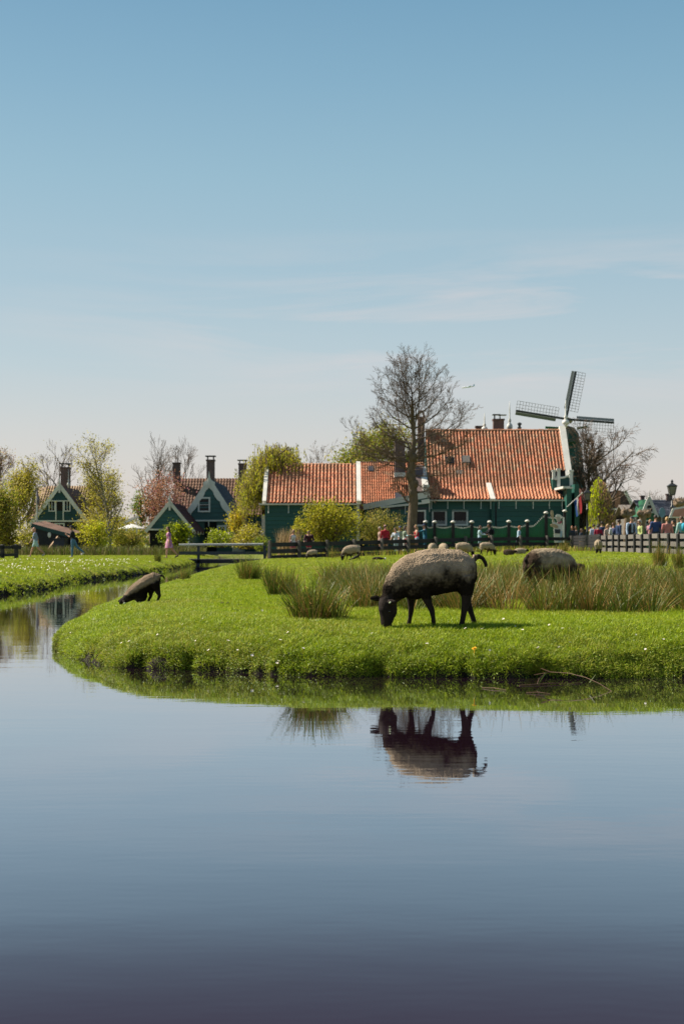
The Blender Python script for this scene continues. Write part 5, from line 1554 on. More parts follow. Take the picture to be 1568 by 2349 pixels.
tree('birch_tree', 'tall slender birch with pale trunk and thin yellow-green leaves at the left', 'tree', 254, 98, 1006, CF(levels=3, n=(20, 7, 5), ang=(28, 58), ratio=(.26, .42), up=(.0, .08, .0, -.05), trunk=.97, t0=.14, wob=.14), dict(mats=[L_olive, L_yg], n=3, sig=.24, size=.11), M_birch, seed=8, trunk_r=.12)
tree('bare_tree', 'thin bare alder sapling left of the low wing\'s right end, tallest of three', 'tree', 755, 126, 1006, CF(levels=3, n=(16, 7, 4), ang=(30, 58), ratio=(.26, .4), up=(0, .08, .03), trunk=.97, t0=.2, wob=.06), None, M_barkgrey, group=None, seed=10, trunk_r=.09)
tree('bare_tree', 'thin bare alder sapling just left of the tallest one, above the low wing', 'tree', 737, 127, 1020, CF(levels=3, n=(14, 6, 4), ang=(30, 58), ratio=(.26, .4), up=(0, .08, .03), trunk=.97, t0=.2, wob=.06), None, M_barkgrey, seed=11, trunk_r=.08)
tree('bare_tree', 'thin bare alder sapling just right of the tallest one, above the low wing', 'tree', 774, 128, 1018, CF(levels=3, n=(14, 6, 4), ang=(30, 58), ratio=(.26, .4), up=(0, .08, .03), trunk=.97, t0=.2, wob=.06), None, M_barkgrey, seed=12, trunk_r=.08)
tree('leafy_tree', 'round fresh green tree behind the middle house and the bare tree', 'tree', 866, 122, 972, CF(levels=3, n=(12, 9, 7), ang=(28, 62), ratio=(.5, .66), trunk=.66, t0=.3), dict(mats=[L_fresh, L_olive], n=12, sig=.42, size=.2), M_barkgrey, seed=13, trunk_r=.22)
tree('bare_tree', 'bare spreading tree beside the mill, its drooping branches reaching right', 'tree', 1372, 116, 958, CF(levels=4, n=(9, 7, 5, 4), ang=(24, 56), ratio=(.5, .72), up=(.03, .10, .04, -.03), trunk=.60, t0=.35), None, M_barkgrey, seed=14, trunk_r=.24)
tree('bare_tree', 'dense twiggy brown tree hugging the right gable of the main house', 'tree', 1331, 110, 985, CF(levels=4, rmin=.014, wob=.05, n=(32, 8, 5, 3), ang=(18, 48), ratio=(.2, .32), ratio2=(.45, .65), up=(.0, .10, .04, .0), trunk=.98, t0=.06), None, M_bark, seed=15, trunk_r=.16)
tree('bare_tree', 'far bare tree on the horizon behind the lamp post, above the grey roof', 'tree', 1508, 190, 1122, CF(levels=3, n=(9, 7, 6), ang=(20, 48), ratio=(.5, .7), trunk=.55), None, M_barkgrey, seed=16, trunk_r=.2, base_z=.7)
# weeping pear beside the flag: lime on its left, brownish on its right
random.seed(77)
D = 99.0
T = thing('weeping_tree', (wx(1378, D), D, .7), 'narrow weeping tree beside the flag, lime green on one half and brown on the other', 'tree')
wood, twig, lf = MB(), MB(), MB()
wood.tube([(wx(1376, D), D, .6), W(1375, 1150, D), W(1372, 1095, D)], [.16, .12, .06], 8)
for k in range(300):
    t = random.random()
    px = 1350 + 60 * random.random(); side = (px - 1350) / 60
    ytop = 1092 + 62 * abs((px - 1374) / 34) ** 1.6
    ylen = random.uniform(20, 85)
    y0 = min(ytop + random.random() ** 1.4 * 70, 1185); y1 = min(y0 + ylen, 1218)
    dd = D + random.uniform(-1.2, 1.2)
    pts = [W(px + (1374 - px) * .25, y0, dd), W(px, y0 + (y1 - y0) * .35, dd), W(px + random.uniform(-2, 2), y1, dd)]
    twig.tube(pts, [.016, .012, .008], 3, cap=False)
    lime = side + random.gauss(0, .13) < .43
    nl = 16 if lime else 7
    for q in range(nl):
        f_ = random.random(); p = pts[0].lerp(pts[1], f_ * 2) if f_ < .5 else pts[1].lerp(pts[2], f_ * 2 - 1)
        leaves(lf, p, 1, .09, .16, 0 if lime else (1 if random.random() < .55 else 2), .05)
wood.build('trunk', M_bark, T); twig.build('branches', M_bark, T); lf.build('crown', [L_lime, L_olive, L_bronze], T)
# willow left of the low wing
random.seed(78)
D = 101.5
T = thing('willow_tree', (wx(625, D), D, .45), 'big yellow-green willow with hanging leafy strands left of the low orange-roofed wing', 'tree')
wood, twig, lf = MB(), MB(), MB()
wood.tube([(wx(622, D), D, .3), W(622, 1180, D), W(616, 1120, D), W(612, 1060, D)], [.45, .36, .28, .12], 8)
for k in range(60):
    a0 = W(618 + random.uniform(-6, 6), random.uniform(1075, 1150), D)
    px = random.uniform(535, 712); ytop = 1014 + 120 * abs((px - 640) / 100) ** 2.0 + random.uniform(0, 26)
    a1 = W(px, ytop, D + random.uniform(-2.2, 2.2))
    md = a0.lerp(a1, .55) + Vector((0, 0, .5))
    wood.tube([a0, md, a1], [.10, .06, .02], 4)
    for s in range(21):
        f_ = random.uniform(.25, 1.0); p = a0.lerp(md, f_ * 2) if f_ < .5 else md.lerp(a1, f_ * 2 - 1)
        p = p + Vector((random.gauss(0, .4), random.gauss(0, .5), random.gauss(0, .2)))
        ln_ = random.uniform(.8, 2.6)
        e = p + Vector((random.uniform(-.35, .35), random.uniform(-.3, .3), -ln_))
        if e.z < .7: e.z = .7
        twig.tube([p, p.lerp(e, .5) + Vector((.1, 0, .05)), e], [.014, .010, .006], 3, cap=False)
        mi = random.choice((0, 0, 1))
        for q in range(22):
            leaves(lf, p.lerp(e, random.random()), 1, .10, .14, mi, .06)
wood.build('trunk', M_bark, T, smooth=True); twig.build('branches', M_twig, T); lf.build('crown', [L_yg, leafmat('leaf_willow', (.36, .38, .03), (.27, .30, .022))], T)

def bush(name, label, cat, px, py, hw, hh, d, mats_, n=2600, size=.13, seed=0, depth=1.0, clumps=34, base=None, weights=None, ragged=.3):
    """a shrub whose picture half width/height at distance d are hw, hh frame pixels about (px,py)"""
    random.seed(5000 + seed)
    k_ = d / F
    c = W(px, py, d); rx, rz = hw * k_, hh * k_
    zb = base if base is not None else max(.3, c.z - rz)
    T = thing(name, (c.x, d, zb), label, cat)
    lf, st = MB(), MB()
    cl = []
    for i in range(clumps):
        v = rv(); rr = random.uniform(.45, 1.0)
        q = Vector((c.x + v.x * rx * rr, d + v.y * depth * rr, c.z + v.z * rz * rr))
        cl.append((q, random.choices(range(len(mats_)), weights)[0]))
        st.tube([(c.x + random.uniform(-.25, .25) * rx, d, zb - .05), (c.x * .4 + q.x * .6, d * .4 + q.y * .6, (zb + q.z) / 2), q], [.035, .022, .01], 4, cap=False)
    sg = min(rx, rz) * ragged
    for i in range(n):
        q, mi = random.choice(cl)
        p = q + Vector((random.gauss(0, sg * 1.15), random.gauss(0, depth * .28), random.gauss(0, sg * .85)))
        if p.z < zb: p.z = zb + random.random() * .3
        leaves(lf, p, 1, .02, size, mi if random.random() < .85 else random.randrange(len(mats_)))
    # shoots that stick out
    for i in range(clumps):
        q, mi = random.choice(cl)
        u_ = (q - Vector((c.x, d, zb))).normalized(); u_ = (u_ + rv() * .35 + Vector((0, 0, .4))).normalized()
        e = q + u_ * random.uniform(.5, 1.1) * sg * 2.6
        st.tube([q, e], [.012, .006], 3, cap=False)
        for j in range(7): leaves(lf, q.lerp(e, .3 + .7 * random.random()), 1, .05, size * .8, mi)
    st.build('stems', M_bark, T); lf.build('foliage', mats_, T)
    return T
bush('flowering_bush', 'big round yellow-green bush in front of the low orange-roofed wing', 'bush', 752, 1196, 66, 46, 92.5, [L_bush, L_yg, leafmat('leaf_bush_gold', (.24, .19, .025), (.17, .15, .02))], n=6200, size=.15, seed=1, depth=1.4, clumps=60, weights=(5, 3, 2))
bush('hedge_bush', 'fine leaved darker green hedge right of the big yellow-green bush, behind the people', 'bush', 872, 1212, 56, 38, 93.5, [L_hedge, L_olive], n=5200, size=.11, seed=2, depth=1.2, clumps=55, weights=(3, 2))
bush('blossom_shrub', 'large bronze and pink flowering shrub left of the scalloped house', 'bush', 372, 1150, 50, 58, 116, [L_bronze, L_bronze, L_pink], n=5200, size=.17, seed=3, depth=2, clumps=60, weights=(6, 4, 2))
bush('green_shrub', 'bright green shrub left of the bronze flowering one', 'bush', 328, 1160, 20, 36, 117, [leafmat('leaf_bright', (.19, .27, .025), (.14, .2, .02))], n=1300, size=.16, seed=4, clumps=22)
bush('yellow_shrub', 'golden yellow flowering shrub right of the scalloped house', 'bush', 545, 1196, 20, 30, 103, [L_yellow, L_yg], n=1500, size=.13, seed=5, clumps=24)
bush('garden_bush', 'yellow-green bush beside the black shed, left of the birch trunk', 'bush', 218, 1228, 32, 30, 95, [L_yg, L_lime, L_bush], n=2600, size=.13, seed=6, clumps=30)
bush('garden_bush', 'low olive bush between the birch and the laurel', 'bush', 296, 1236, 36, 24, 99, [L_olive, L_hedge, L_bush], n=2600, size=.13, seed=7, clumps=30)
bush('laurel_bush', 'glossy laurel bush with yellowish top leaves before the small gabled house', 'bush', 404, 1228, 31, 27, 98, [L_fresh, L_lime, L_dark], n=2700, size=.17, seed=8, clumps=32, weights=(4, 2, 3))
bush('laurel_bush', 'low flowering bush in front of the scalloped house door, right of the laurel', 'bush', 505, 1236, 34, 18, 96, [L_fresh, L_lime, L_whiteb], n=1800, size=.14, seed=9, clumps=26, weights=(5, 3, 1))
bush('blossom_shrub', 'pale blossoming shrub at the foot of the willow', 'bush', 575, 1232, 34, 26, 98.8, [L_yg, L_whiteb, L_olive], n=2400, size=.13, seed=10, clumps=30, weights=(4, 2, 3))
bush('blossom_shrub', 'cream blossoming shrub left of the black shed, behind the bald man', 'bush', 62, 1228, 20, 30, 97, [L_whiteb, L_yg, L_bush], n=1600, size=.12, seed=11, clumps=22, weights=(3, 4, 2))
bush('garden_bush', 'yellow-green bush at the left edge above the fence piece', 'bush', 20, 1215, 34, 40, 99.2, [L_yg, L_olive], n=2600, size=.15, seed=12, clumps=30)
bush('garden_bush', 'low dark bush under the low wing wall by the bridge end', 'bush', 600, 1250, 22, 16, 95, [L_fresh, L_dark], n=900, size=.12, seed=13, clumps=16)
bush('garden_bush', 'small leafy sapling between the blonde woman and the big bush', 'bush', 684, 1208, 12, 22, 94, [L_bush, L_yg], n=500, size=.13, seed=14, clumps=12)
bush('far_bush', 'olive thicket behind the black shed and the birch trunk', 'bush', 240, 1200, 60, 30, 112, [L_olive, L_bush], n=2600, size=.18, seed=15, clumps=34, depth=2)
bush('far_bush', 'dark thicket behind the bridge end and the willow foot', 'bush', 560, 1240, 60, 18, 108, [L_dark, L_olive], n=2000, size=.18, seed=16, clumps=30, depth=2)
for i, (px, py, hw, d) in enumerate(((20, 1232, 60, 135), (300, 1215, 80, 150), (1500, 1225, 90, 150))):
    bush('far_bush', ('olive thicket far behind the left edge shrubs', 'olive thicket far behind the parasol', 'dark thicket far behind the houses at the right edge')[i], 'bush', px, py, hw, 30, d, [L_olive, L_dark], n=1800, size=.28, seed=20 + i, clumps=34, depth=3)

# pollarded limes at the right
def pollard(px, py, d, label, seed, arm):
    random.seed(300 + seed)
    T = thing('pollard_tree', (wx(px, d), d, .7), label, 'tree', 'pollarded trees at the right')
    mb = MB(); mb.tube([(wx(px, d), d, .6), W(px - 1, 1225, d), W(px + arm * .2, py + 9, d), W(px + arm * .3, py, d)], [.25, .21, .22, .3], 8)
    mb.build('trunk', mat('pollard_bark', (.26, .19, .13), (.13, .09, .06), rough=.95, scale=4), T, smooth=True)
    kb = MB()
    for i in range(26):
        q = W(px + arm * random.uniform(-.35, 1.0) + random.uniform(-2.5, 2.5), py + random.uniform(-4, 6), d + random.uniform(-.35, .35))
        b0 = len(kb.v); r_ = random.uniform(.10, .2)
        kb.ball(q, (r_, r_, r_ * .9), 7, 5, M=Matrix.Rotation(random.random() * 3, 3, 'Y'))
        kb.v[b0:] = [tuple(q + (Vector(v) - q) * (1 + .5 * noise.noise(Vector(v) * 5))) for v in kb.v[b0:]]
        for s_ in range(3):
            e_ = q + Vector((random.uniform(-.25, .25), random.uniform(-.2, .2), random.uniform(.05, .32)))
            kb.tube([q, e_], [.03, .012], 4)
    kb.build('crown', mat('pollard_bark', (.26, .19, .13)), T, smooth=True)
pollard(1436, 1176, 92, 'pollarded tree with knobbly stubs behind the man in the dark vest', 1, 16)
pollard(1470, 1178, 93, 'pollarded tree with a stub arm to the right, left of the small white-trimmed gable', 2, 18)
pollard(1560, 1152, 84, 'pollarded tree head at the right edge beside the lamp post', 3, -12)

random.seed(66)
mb = MB()
for i in range(17000):
    d = random.uniform(165, 190); px = random.uniform(-1100, 2600)
    top_ = 1226 + 9 * noise.noise(Vector((px * .02, 3, 1))) + 5 * noise.noise(Vector((px * .09, 7, 1)))
    leaves(mb, W(px, random.uniform(top_, 1252), d), 1, .3, .75, random.randrange(3))
tag(mb.build('treeline', [L_olive, L_dark, L_bush]), 'low belt of far trees along the horizon behind the houses', 'trees', kind='stuff')
# dry reeds beside the wing, and a strip of tall dry grass along the left gardens
def reed_patch(name, label, px0, px1, d0, d1, n, h0, h1, mats_, kind=None, lean=.12, w=.012):
    vs, fs, ms = [], [], []
    mb = MB()
    for i in range(n):
        d = random.uniform(d0, d1); x = wx(random.uniform(px0, px1), d); z = H(x, d)
        if z < .2: continue
        h = random.uniform(h0, h1)
        dx, dy = random.gauss(0, lean) * h, random.gauss(0, lean) * h
        a = random.random() * math.pi; ux, uy = math.cos(a) * w, math.sin(a) * w
        mb.add([(x - ux, d - uy, z - .02), (x + ux, d + uy, z - .02), (x + dx * .5 + ux * .8, d + dy * .5 + uy * .8, z + h * .6), (x + dx * .5 - ux * .8, d + dy * .5 - uy * .8, z + h * .6), (x + dx * 1.3, d + dy * 1.3, z + h)],
               [(0, 1, 2, 3), (3, 2, 4)], random.randrange(len(mats_)))
    o = mb.build(name, mats_)
    tag(o, label, 'grass', kind='stuff'); return o
random.seed(91)
reed_patch('dry_reeds', 'pale dry reeds standing before the low wing beside the blonde woman', 638, 686, 90, 92, 520, .7, 2.0, [M_reed], lean=.10, w=.02)
reed_patch('dry_grass', 'strip of dry tall grass along the left gardens', -20, 470, 90, 95, 5200, .25, .75, [mat('grass_dry', (.22, .17, .07), (.15, .13, .05), island=.3, trans=.2), M_rush], lean=.2, w=.02)
reed_patch('tall_grass', 'longer green grass at the foot of the paddock fence', 612, 1390, 79, 97, 5200, .12, .42, [M_rush, M_grass, M_rushdry], lean=.2, w=.016)
# ------------------------------------------------------------------ bodies grown as one skin
def remesh(mb, voxel, smooth_it=2):
    """union of overlapping closed forms as one continuous surface -> (verts Nx3, faces)"""
    me = mb.mesh('tmp', [])
    ob = bpy.data.objects.new('tmp', me); COL.objects.link(ob)
    m = ob.modifiers.new('r', 'REMESH'); m.mode = 'VOXEL'; m.voxel_size = voxel
    if smooth_it:
        s = ob.modifiers.new('s', 'SMOOTH'); s.iterations = smooth_it; s.factor = .5
    dg = bpy.context.evaluated_depsgraph_get()
    ev = ob.evaluated_get(dg); em = ev.to_mesh()
    V = np.empty(len(em.vertices) * 3); em.vertices.foreach_get('co', V); V = V.reshape(-1, 3)
    Nn = np.empty(len(em.vertices) * 3); em.vertices.foreach_get('normal', Nn); Nn = Nn.reshape(-1, 3)
    Fs = [tuple(p.vertices) for p in em.polygons]
    ev.to_mesh_clear()
    bpy.data.objects.remove(ob); bpy.data.meshes.remove(me)
    return V, Nn, Fs
def mesh_from(name, V, Fs, mats, mi=None, smooth=True):
    me = bpy.data.meshes.new(name); me.from_pydata(np.asarray(V).tolist(), [], Fs)
    for m in mats: me.materials.append(m)
    if mi is not None: me.polygons.foreach_set('material_index', np.asarray(mi, np.int32))
    if smooth: me.polygons.foreach_set('use_smooth', [True] * len(Fs))
    me.update(); return me

M_fleece = mat('fleece', (0.36, 0.29, 0.21), (0.28, 0.22, 0.155), rough=1.0, scale=16, bump=0.9, bscale=85, spec=.05, c3=(0.30, 0.235, 0.17))
M_fleecedk = mat('fleece_brown', (0.075, 0.052, 0.036), (0.045, 0.031, 0.022), rough=1.0, scale=12, bump=0.9, bscale=80, spec=.05, c3=(0.13, 0.095, 0.065))
M_fleecepale = mat('fleece_pale', (0.36, 0.29, 0.205), (0.27, 0.21, 0.145), rough=1.0, scale=12, bump=0.8, bscale=80, spec=.05, c3=(0.26, 0.2, 0.14))
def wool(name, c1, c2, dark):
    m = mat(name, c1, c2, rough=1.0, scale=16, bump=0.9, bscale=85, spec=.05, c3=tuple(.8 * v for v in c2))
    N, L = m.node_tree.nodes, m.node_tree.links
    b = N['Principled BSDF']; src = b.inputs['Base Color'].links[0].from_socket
    at = N.new('ShaderNodeAttribute'); at.attribute_name = 'dark_wool'  # painted flank shade; on the patchy sheep its own brown
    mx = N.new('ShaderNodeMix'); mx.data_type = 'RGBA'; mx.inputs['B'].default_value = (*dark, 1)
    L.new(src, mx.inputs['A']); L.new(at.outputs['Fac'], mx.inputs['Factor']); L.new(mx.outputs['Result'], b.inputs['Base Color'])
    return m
M_fleece2 = wool('fleece_shaded_flank', (0.40, 0.305, 0.215), (0.29, 0.22, 0.15), (0.013, 0.0095, 0.007))  # last colour is the shade painted on the lower flank
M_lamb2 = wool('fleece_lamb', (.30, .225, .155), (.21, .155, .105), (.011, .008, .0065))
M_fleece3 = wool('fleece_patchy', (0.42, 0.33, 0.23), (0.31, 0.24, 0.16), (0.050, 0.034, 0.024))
M_bellyshade = mat('belly_shade', (0.10, 0.075, 0.055), (0.055, 0.042, 0.032), rough=1.0, scale=18, bump=.9, bscale=85, spec=.05)  # wool darkened by painted belly shade
M_skin_dk = mat('black_face', (0.013, 0.009, 0.0075), (0.024, 0.016, 0.012), rough=.85, scale=14, bump=.4, bscale=120, spec=.15)
M_hoof = mat('hoof', (0.02, 0.018, 0.016))
M_eye = mat('eye_dark', (0.02, 0.015, 0.008), rough=.15, spec=.6)
M_tagy = mat('ear_tag_yellow', (.60, .66, .42), (.5, .58, .36), rough=.5)

def sheep_forms(pose):
    """closed forms in metres: x tail-wards, z up, near side at -y. Returns MB and a function telling fleece from bare skin"""
    mb = MB()
    def sp(l, n=14):
        pts = [(a, 0 if len(q) < 1 else q[0], b) for a, b, *q in [(t[0], t[1], t[4] if len(t) > 4 else 0) for t in l]]
        mb.tube(pts, [(t[3], t[2]) for t in l], n)
    if pose.startswith('graze'):
        # trunk from rump to neck: x, z, vertical radius, side radius
        sp([(.388, .535, .04, .05), (.368, .535, .10, .11), (.325, .52, .155, .15), (.25, .517, .187, .175), (.12, .513, .200, .188), (0, .503, .214, .198), (-.10, .495, .206, .188), (-.19, .472, .196, .165), (-.265, .432, .172, .135), (-.33, .372, .132, .108), (-.372, .31, .10, .09), (-.40, .265, .075, .075)])
        mb.ball((.265, .0, .47), (.10, .15, .165), 12, 8)
        mb.ball((-.17, 0, .40), (.13, .145, .15), 12, 8)
        # head, nose down, turned a little to the camera
        sp([(-.385, .295, .05, .06), (-.405, .262, .082, .074, -.006), (-.418, .205, .090, .074, -.016), (-.430, .15, .083, .064, -.028), (-.432, .095, .064, .052, -.036), (-.428, .052, .058, .048, -.042), (-.424, .018, .047, .042, -.046), (-.422, .004, .03, .03, -.046)])
        mb.ball((-.39, -.02, .165), (.062, .055, .09), 10, 8); mb.ball((-.402, -.028, .105), (.046, .045, .075), 10, 8)
        mb.tube([(-.47, .05, .258), (-.52, .055, .268), (-.572, .05, .262)], [.022, .030, .010], 7)
        mb.tube([(-.405, -.07, .232), (-.385, -.115, .236), (-.352, -.145, .242)], [.022, .030, .010], 7)
        # legs
        mb.tube([(-.11, -.085, .40), (-.085, -.09, .30), (-.045, -.092, .205), (-.026, -.092, .165), (-.014, -.092, .10), (-.010, -.092, .045), (-.018, -.092, .0)], [.07, .048, .030, .028, .020, .022, .027], 9)
        mb.tube([(-.20, .085, .40), (-.197, .09, .28), (-.196, .092, .19), (-.197, .092, .155), (-.205, .092, .09), (-.214, .092, .04), (-.224, .092, .0)], [.066, .043, .029, .027, .019, .021, .026], 9)
        mb.tube([(.27, -.085, .46), (.282, -.10, .36), (.284, -.105, .29), (.276, -.105, .23), (.268, -.105, .19), (.254, -.105, .11), (.243, -.105, .05), (.232, -.105, .0)], [.10, .072, .050, .038, .033, .025, .025, .029], 9)
        mb.tube([(.27, .085, .46), (.288, .10, .36), (.300, .105, .29), (.318, .105, .23), (.330, .105, .19), (.358, .105, .11), (.376, .105, .055), (.380, .105, .015)], [.10, .068, .046, .036, .032, .024, .024, .028], 9)
        if pose == 'graze_low': mb.tube([(.35, 0, .62), (.395, 0, .55), (.40, 0, .46), (.392, 0, .36)], [.036, .03, .028, .018], 8)
        else: mb.tube([(.36, 0, .625), (.405, -.005, .645), (.44, -.01, .628), (.463, -.012, .588), (.474, -.012, .548)], [.034, .024, .019, .018, .014], 8)
        def skin(V):
            x, z = V[:, 0], V[:, 2]
            head = (x < -.372) & (z < .30 + (x + .42) * .5)
            legs = (z < .265 + 0.035 * (x > .1))
            tail = (x > .392) & (z > .5)
            return head | legs | tail
        ears = ((-.385, -.128, .240), (.028, .01, .012))
        eyes = [(-.405, -.087, .152), (-.489, -.04, .172)]
    elif pose == 'stand_away':
        sp([(.40, .50, .06, .07), (.375, .505, .13, .13), (.30, .51, .18, .175), (.15, .515, .20, .195), (0, .505, .21, .2), (-.12, .50, .20, .185), (-.22, .49, .18, .16), (-.31, .44, .14, .12), (-.38, .36, .105, .095), (-.42, .29, .08, .08)])
        sp([(-.41, .30, .06, .06), (-.45, .255, .078, .07), (-.48, .19, .07, .06), (-.50, .11, .05, .048), (-.505, .07, .04, .04)])
        for s in (-1, 1):
            mb.tube([(-.14, s * .09, .40), (-.14, s * .095, .2), (-.145, s * .095, 0)], [.08, .04, .03], 8)
            mb.tube([(.27, s * .10, .45), (.29, s * .105, .25), (.31, s * .105, .18), (.30, s * .105, 0)], [.13, .055, .038, .03], 8)
            mb.tube([(-.42, s * .06, .27), (-.43, s * .13, .275)], [.02, .012], 6)
        mb.tube([(.38, 0, .63), (.425, 0, .55), (.43, 0, .42), (.425, 0, .33)], [.04, .032, .03, .018], 8)
        def skin(V):
            x, z = V[:, 0], V[:, 2]
            return ((x < -.40) & (z < .36)) | (z < .26) | ((x > .41) & (z < .40))
        ears, eyes = None, []
    elif pose == 'kneel':
        sp([(.31, .395, .05, .06), (.295, .40, .10, .095), (.24, .41, .125, .12), (.15, .375, .128, .128), (.05, .31, .125, .125), (-.05, .245, .118, .115), (-.13, .185, .105, .10), (-.20, .13, .08, .078), (-.25, .09, .06, .058), (-.28, .065, .045, .045)])
        mb.ball((.0, 0, .16), (.12, .10, .12), 10, 7)
        sp([(-.25, .095, .04, .045), (-.285, .075, .052, .05), (-.30, .045, .045, .045), (-.305, .015, .036, .036)])
        mb.tube([(-.30, .03, .095), (-.345, .05, .075), (-.375, .05, .055)], [.016, .020, .008], 6)
        mb.tube([(-.265, -.035, .075), (-.245, -.075, .05), (-.225, -.09, .035)], [.016, .022, .008], 6)
        for s in (-1, 1):
            mb.tube([(-.06, s * .06, .17), (.01, s * .065, .04), (.03, s * .065, .015), (.10, s * .065, .02)], [.06, .032, .026, .018], 8)
        mb.tube([(.25, -.07, .36), (.30, -.075, .22), (.325, -.075, .155), (.29, -.075, .07), (.265, -.075, .0)], [.085, .045, .028, .020, .022], 8)
        mb.tube([(.19, .07, .33), (.155, .075, .20), (.15, .075, .14), (.11, .075, .06), (.075, .075, .0)], [.08, .042, .028, .020, .022], 8)
        mb.tube([(.30, 0, .465), (.345, 0, .48), (.38, 0, .455), (.392, 0, .42)], [.026, .017, .016, .013], 8)
        def skin(V):
            x, z = V[:, 0], V[:, 2]
            return (z < .17) & (x < -.19) | (z < .12 + .12 * (x > .15)) | (x > .325)
        ears = ((-.238, -.088, .040), (.020, .008, .011))
        eyes = [(-.325, -.03, .06)]
    elif pose == 'lie':
        sp([(.30, .15, .04, .05), (.27, .155, .11, .12), (.15, .17, .155, .17), (0, .175, .165, .18), (-.14, .175, .15, .16), (-.24, .19, .11, .12), (-.31, .22, .085, .08)])
        sp([(-.30, .24, .06, .06), (-.35, .235, .07, .06), (-.41, .20, .055, .048), (-.45, .17, .038, .038)])
        for s in (-1, 1):
            mb.tube([(-.12, s * .13, .08), (-.28, s * .13, .035), (-.20, s * .15, .03)], [.05, .03, .024], 7)
            mb.tube([(.20, s * .14, .10), (.05, s * .18, .05), (.16, s * .19, .03)], [.08, .04, .028], 7)
            mb.tube([(-.33, s * .05, .27), (-.33, s * .11, .26)], [.018, .01], 6)
        def skin(V):
            x, z = V[:, 0], V[:, 2]
            return (x < -.30) | (z < .05)
        ears, eyes = None, []
    else:     # flat asleep lamb
        sp([(.24, .06, .03, .05), (.2, .07, .065, .10), (.05, .075, .078, .13), (-.1, .07, .07, .12), (-.2, .06, .05, .08)])
        sp([(-.2, .06, .04, .05), (-.27, .065, .05, .05), (-.33, .05, .035, .035)])
        for s in (-1, 1): mb.tube([(.0 + .12 * s, -.1, .05), (.02 + .16 * s, -.24, .02)], [.03, .016], 6)
        def skin(V): return V[:, 0] < -.2
        ears, eyes = None, []
    return mb, skin, ears, eyes
SHEEP = {}
def sheep_mesh(pose, voxel, fleece, patch=None, amp=.010):
    key = (pose, voxel, fleece.name, patch)
    if key in SHEEP: return SHEEP[key]
    mb, skin, ears, eyes = sheep_forms(pose)
    V, Nn, Fs = remesh(mb, voxel, 3)
    sk = skin(V)
    soft = np.where(sk, 0.0, 1.0)
    # woolly relief: small cells with cracks between, on a slow swell
    FA = np.array([f if len(f) == 4 else (*f, f[-1]) for f in Fs])
    for _ in range(int(.045 / voxel) + 2):                   # the wool thins out towards the bare skin
        fm = soft[FA].mean(1); acc = np.zeros(len(V)); cn_ = np.zeros(len(V))
        for k in range(4): np.add.at(acc, FA[:, k], fm); np.add.at(cn_, FA[:, k], 1)
        soft = np.where(sk, 0.0, acc / np.maximum(cn_, 1))
    for i in range(len(V)):
        if soft[i] == 0: continue
        q = Vector(V[i])
        q2 = q + Vector((noise.noise(q * 30), noise.noise(q * 30 + Vector((5, 1, 2))), noise.noise(q * 30 + Vector((1, 7, 3))))) * .006
        dd, _ = noise.voronoi(q2 * 74)
        crack = min(dd[1] - dd[0], .5) * 2
        h = amp * (crack - .4) + .005 * noise.noise(q * 7) + .003 * noise.noise(q * 20)
        V[i] += Nn[i] * h * sm(soft[i] * 1.6 - .4)
    mi = [1 if sum(bool(sk[j]) for j in f) * 2 > len(f) else 0 for f in Fs]
    mats_ = [fleece, M_skin_dk]
    if patch == 'rear':
        mats_ = [fleece, M_skin_dk, M_fleecedk]
        c = np.array([V[list(f)].mean(0) for f in Fs])
        for i in range(len(Fs)):
            q = Vector(c[i])
            if mi[i] == 0 and (c[i, 0] + .12 * noise.noise(q * 6) > .30 + .1 * max(0, c[i, 2] - .6) or c[i, 2] + .13 * noise.noise(q * 7 + Vector((3, 3, 3))) + .05 * noise.noise(q * 30) < .47) : mi[i] = 2
    elif patch == 'low':  # shaded belly and lower flank painted in with the brown fleece
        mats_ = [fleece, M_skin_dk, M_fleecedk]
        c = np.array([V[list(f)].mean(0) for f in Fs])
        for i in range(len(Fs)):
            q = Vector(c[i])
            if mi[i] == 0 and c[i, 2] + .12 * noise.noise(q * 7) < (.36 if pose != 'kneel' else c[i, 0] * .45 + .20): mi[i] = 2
    me = mesh_from('body', V, Fs, mats_, mi)
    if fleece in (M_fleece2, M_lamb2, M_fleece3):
        dk = np.zeros(len(V))  # lower flank's shade painted into the wool; patchy sheep's brown is its own
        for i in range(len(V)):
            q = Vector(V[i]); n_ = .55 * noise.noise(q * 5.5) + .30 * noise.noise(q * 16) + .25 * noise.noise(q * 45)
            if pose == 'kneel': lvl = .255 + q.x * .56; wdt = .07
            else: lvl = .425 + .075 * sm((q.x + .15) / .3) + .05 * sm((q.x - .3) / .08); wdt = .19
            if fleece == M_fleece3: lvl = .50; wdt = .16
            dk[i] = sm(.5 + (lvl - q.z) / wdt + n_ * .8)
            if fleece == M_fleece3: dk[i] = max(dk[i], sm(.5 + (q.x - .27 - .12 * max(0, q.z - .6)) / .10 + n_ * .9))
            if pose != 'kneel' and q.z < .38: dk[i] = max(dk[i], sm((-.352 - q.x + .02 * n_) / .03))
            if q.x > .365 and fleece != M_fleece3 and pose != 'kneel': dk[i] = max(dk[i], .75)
        at = me.attributes.new('dark_wool', 'FLOAT', 'POINT'); at.data.foreach_set('value', dk.astype(np.float32))  # painted flank shade; on the patchy sheep its own brown
    SHEEP[key] = (me, ears, eyes)
    return SHEEP[key]
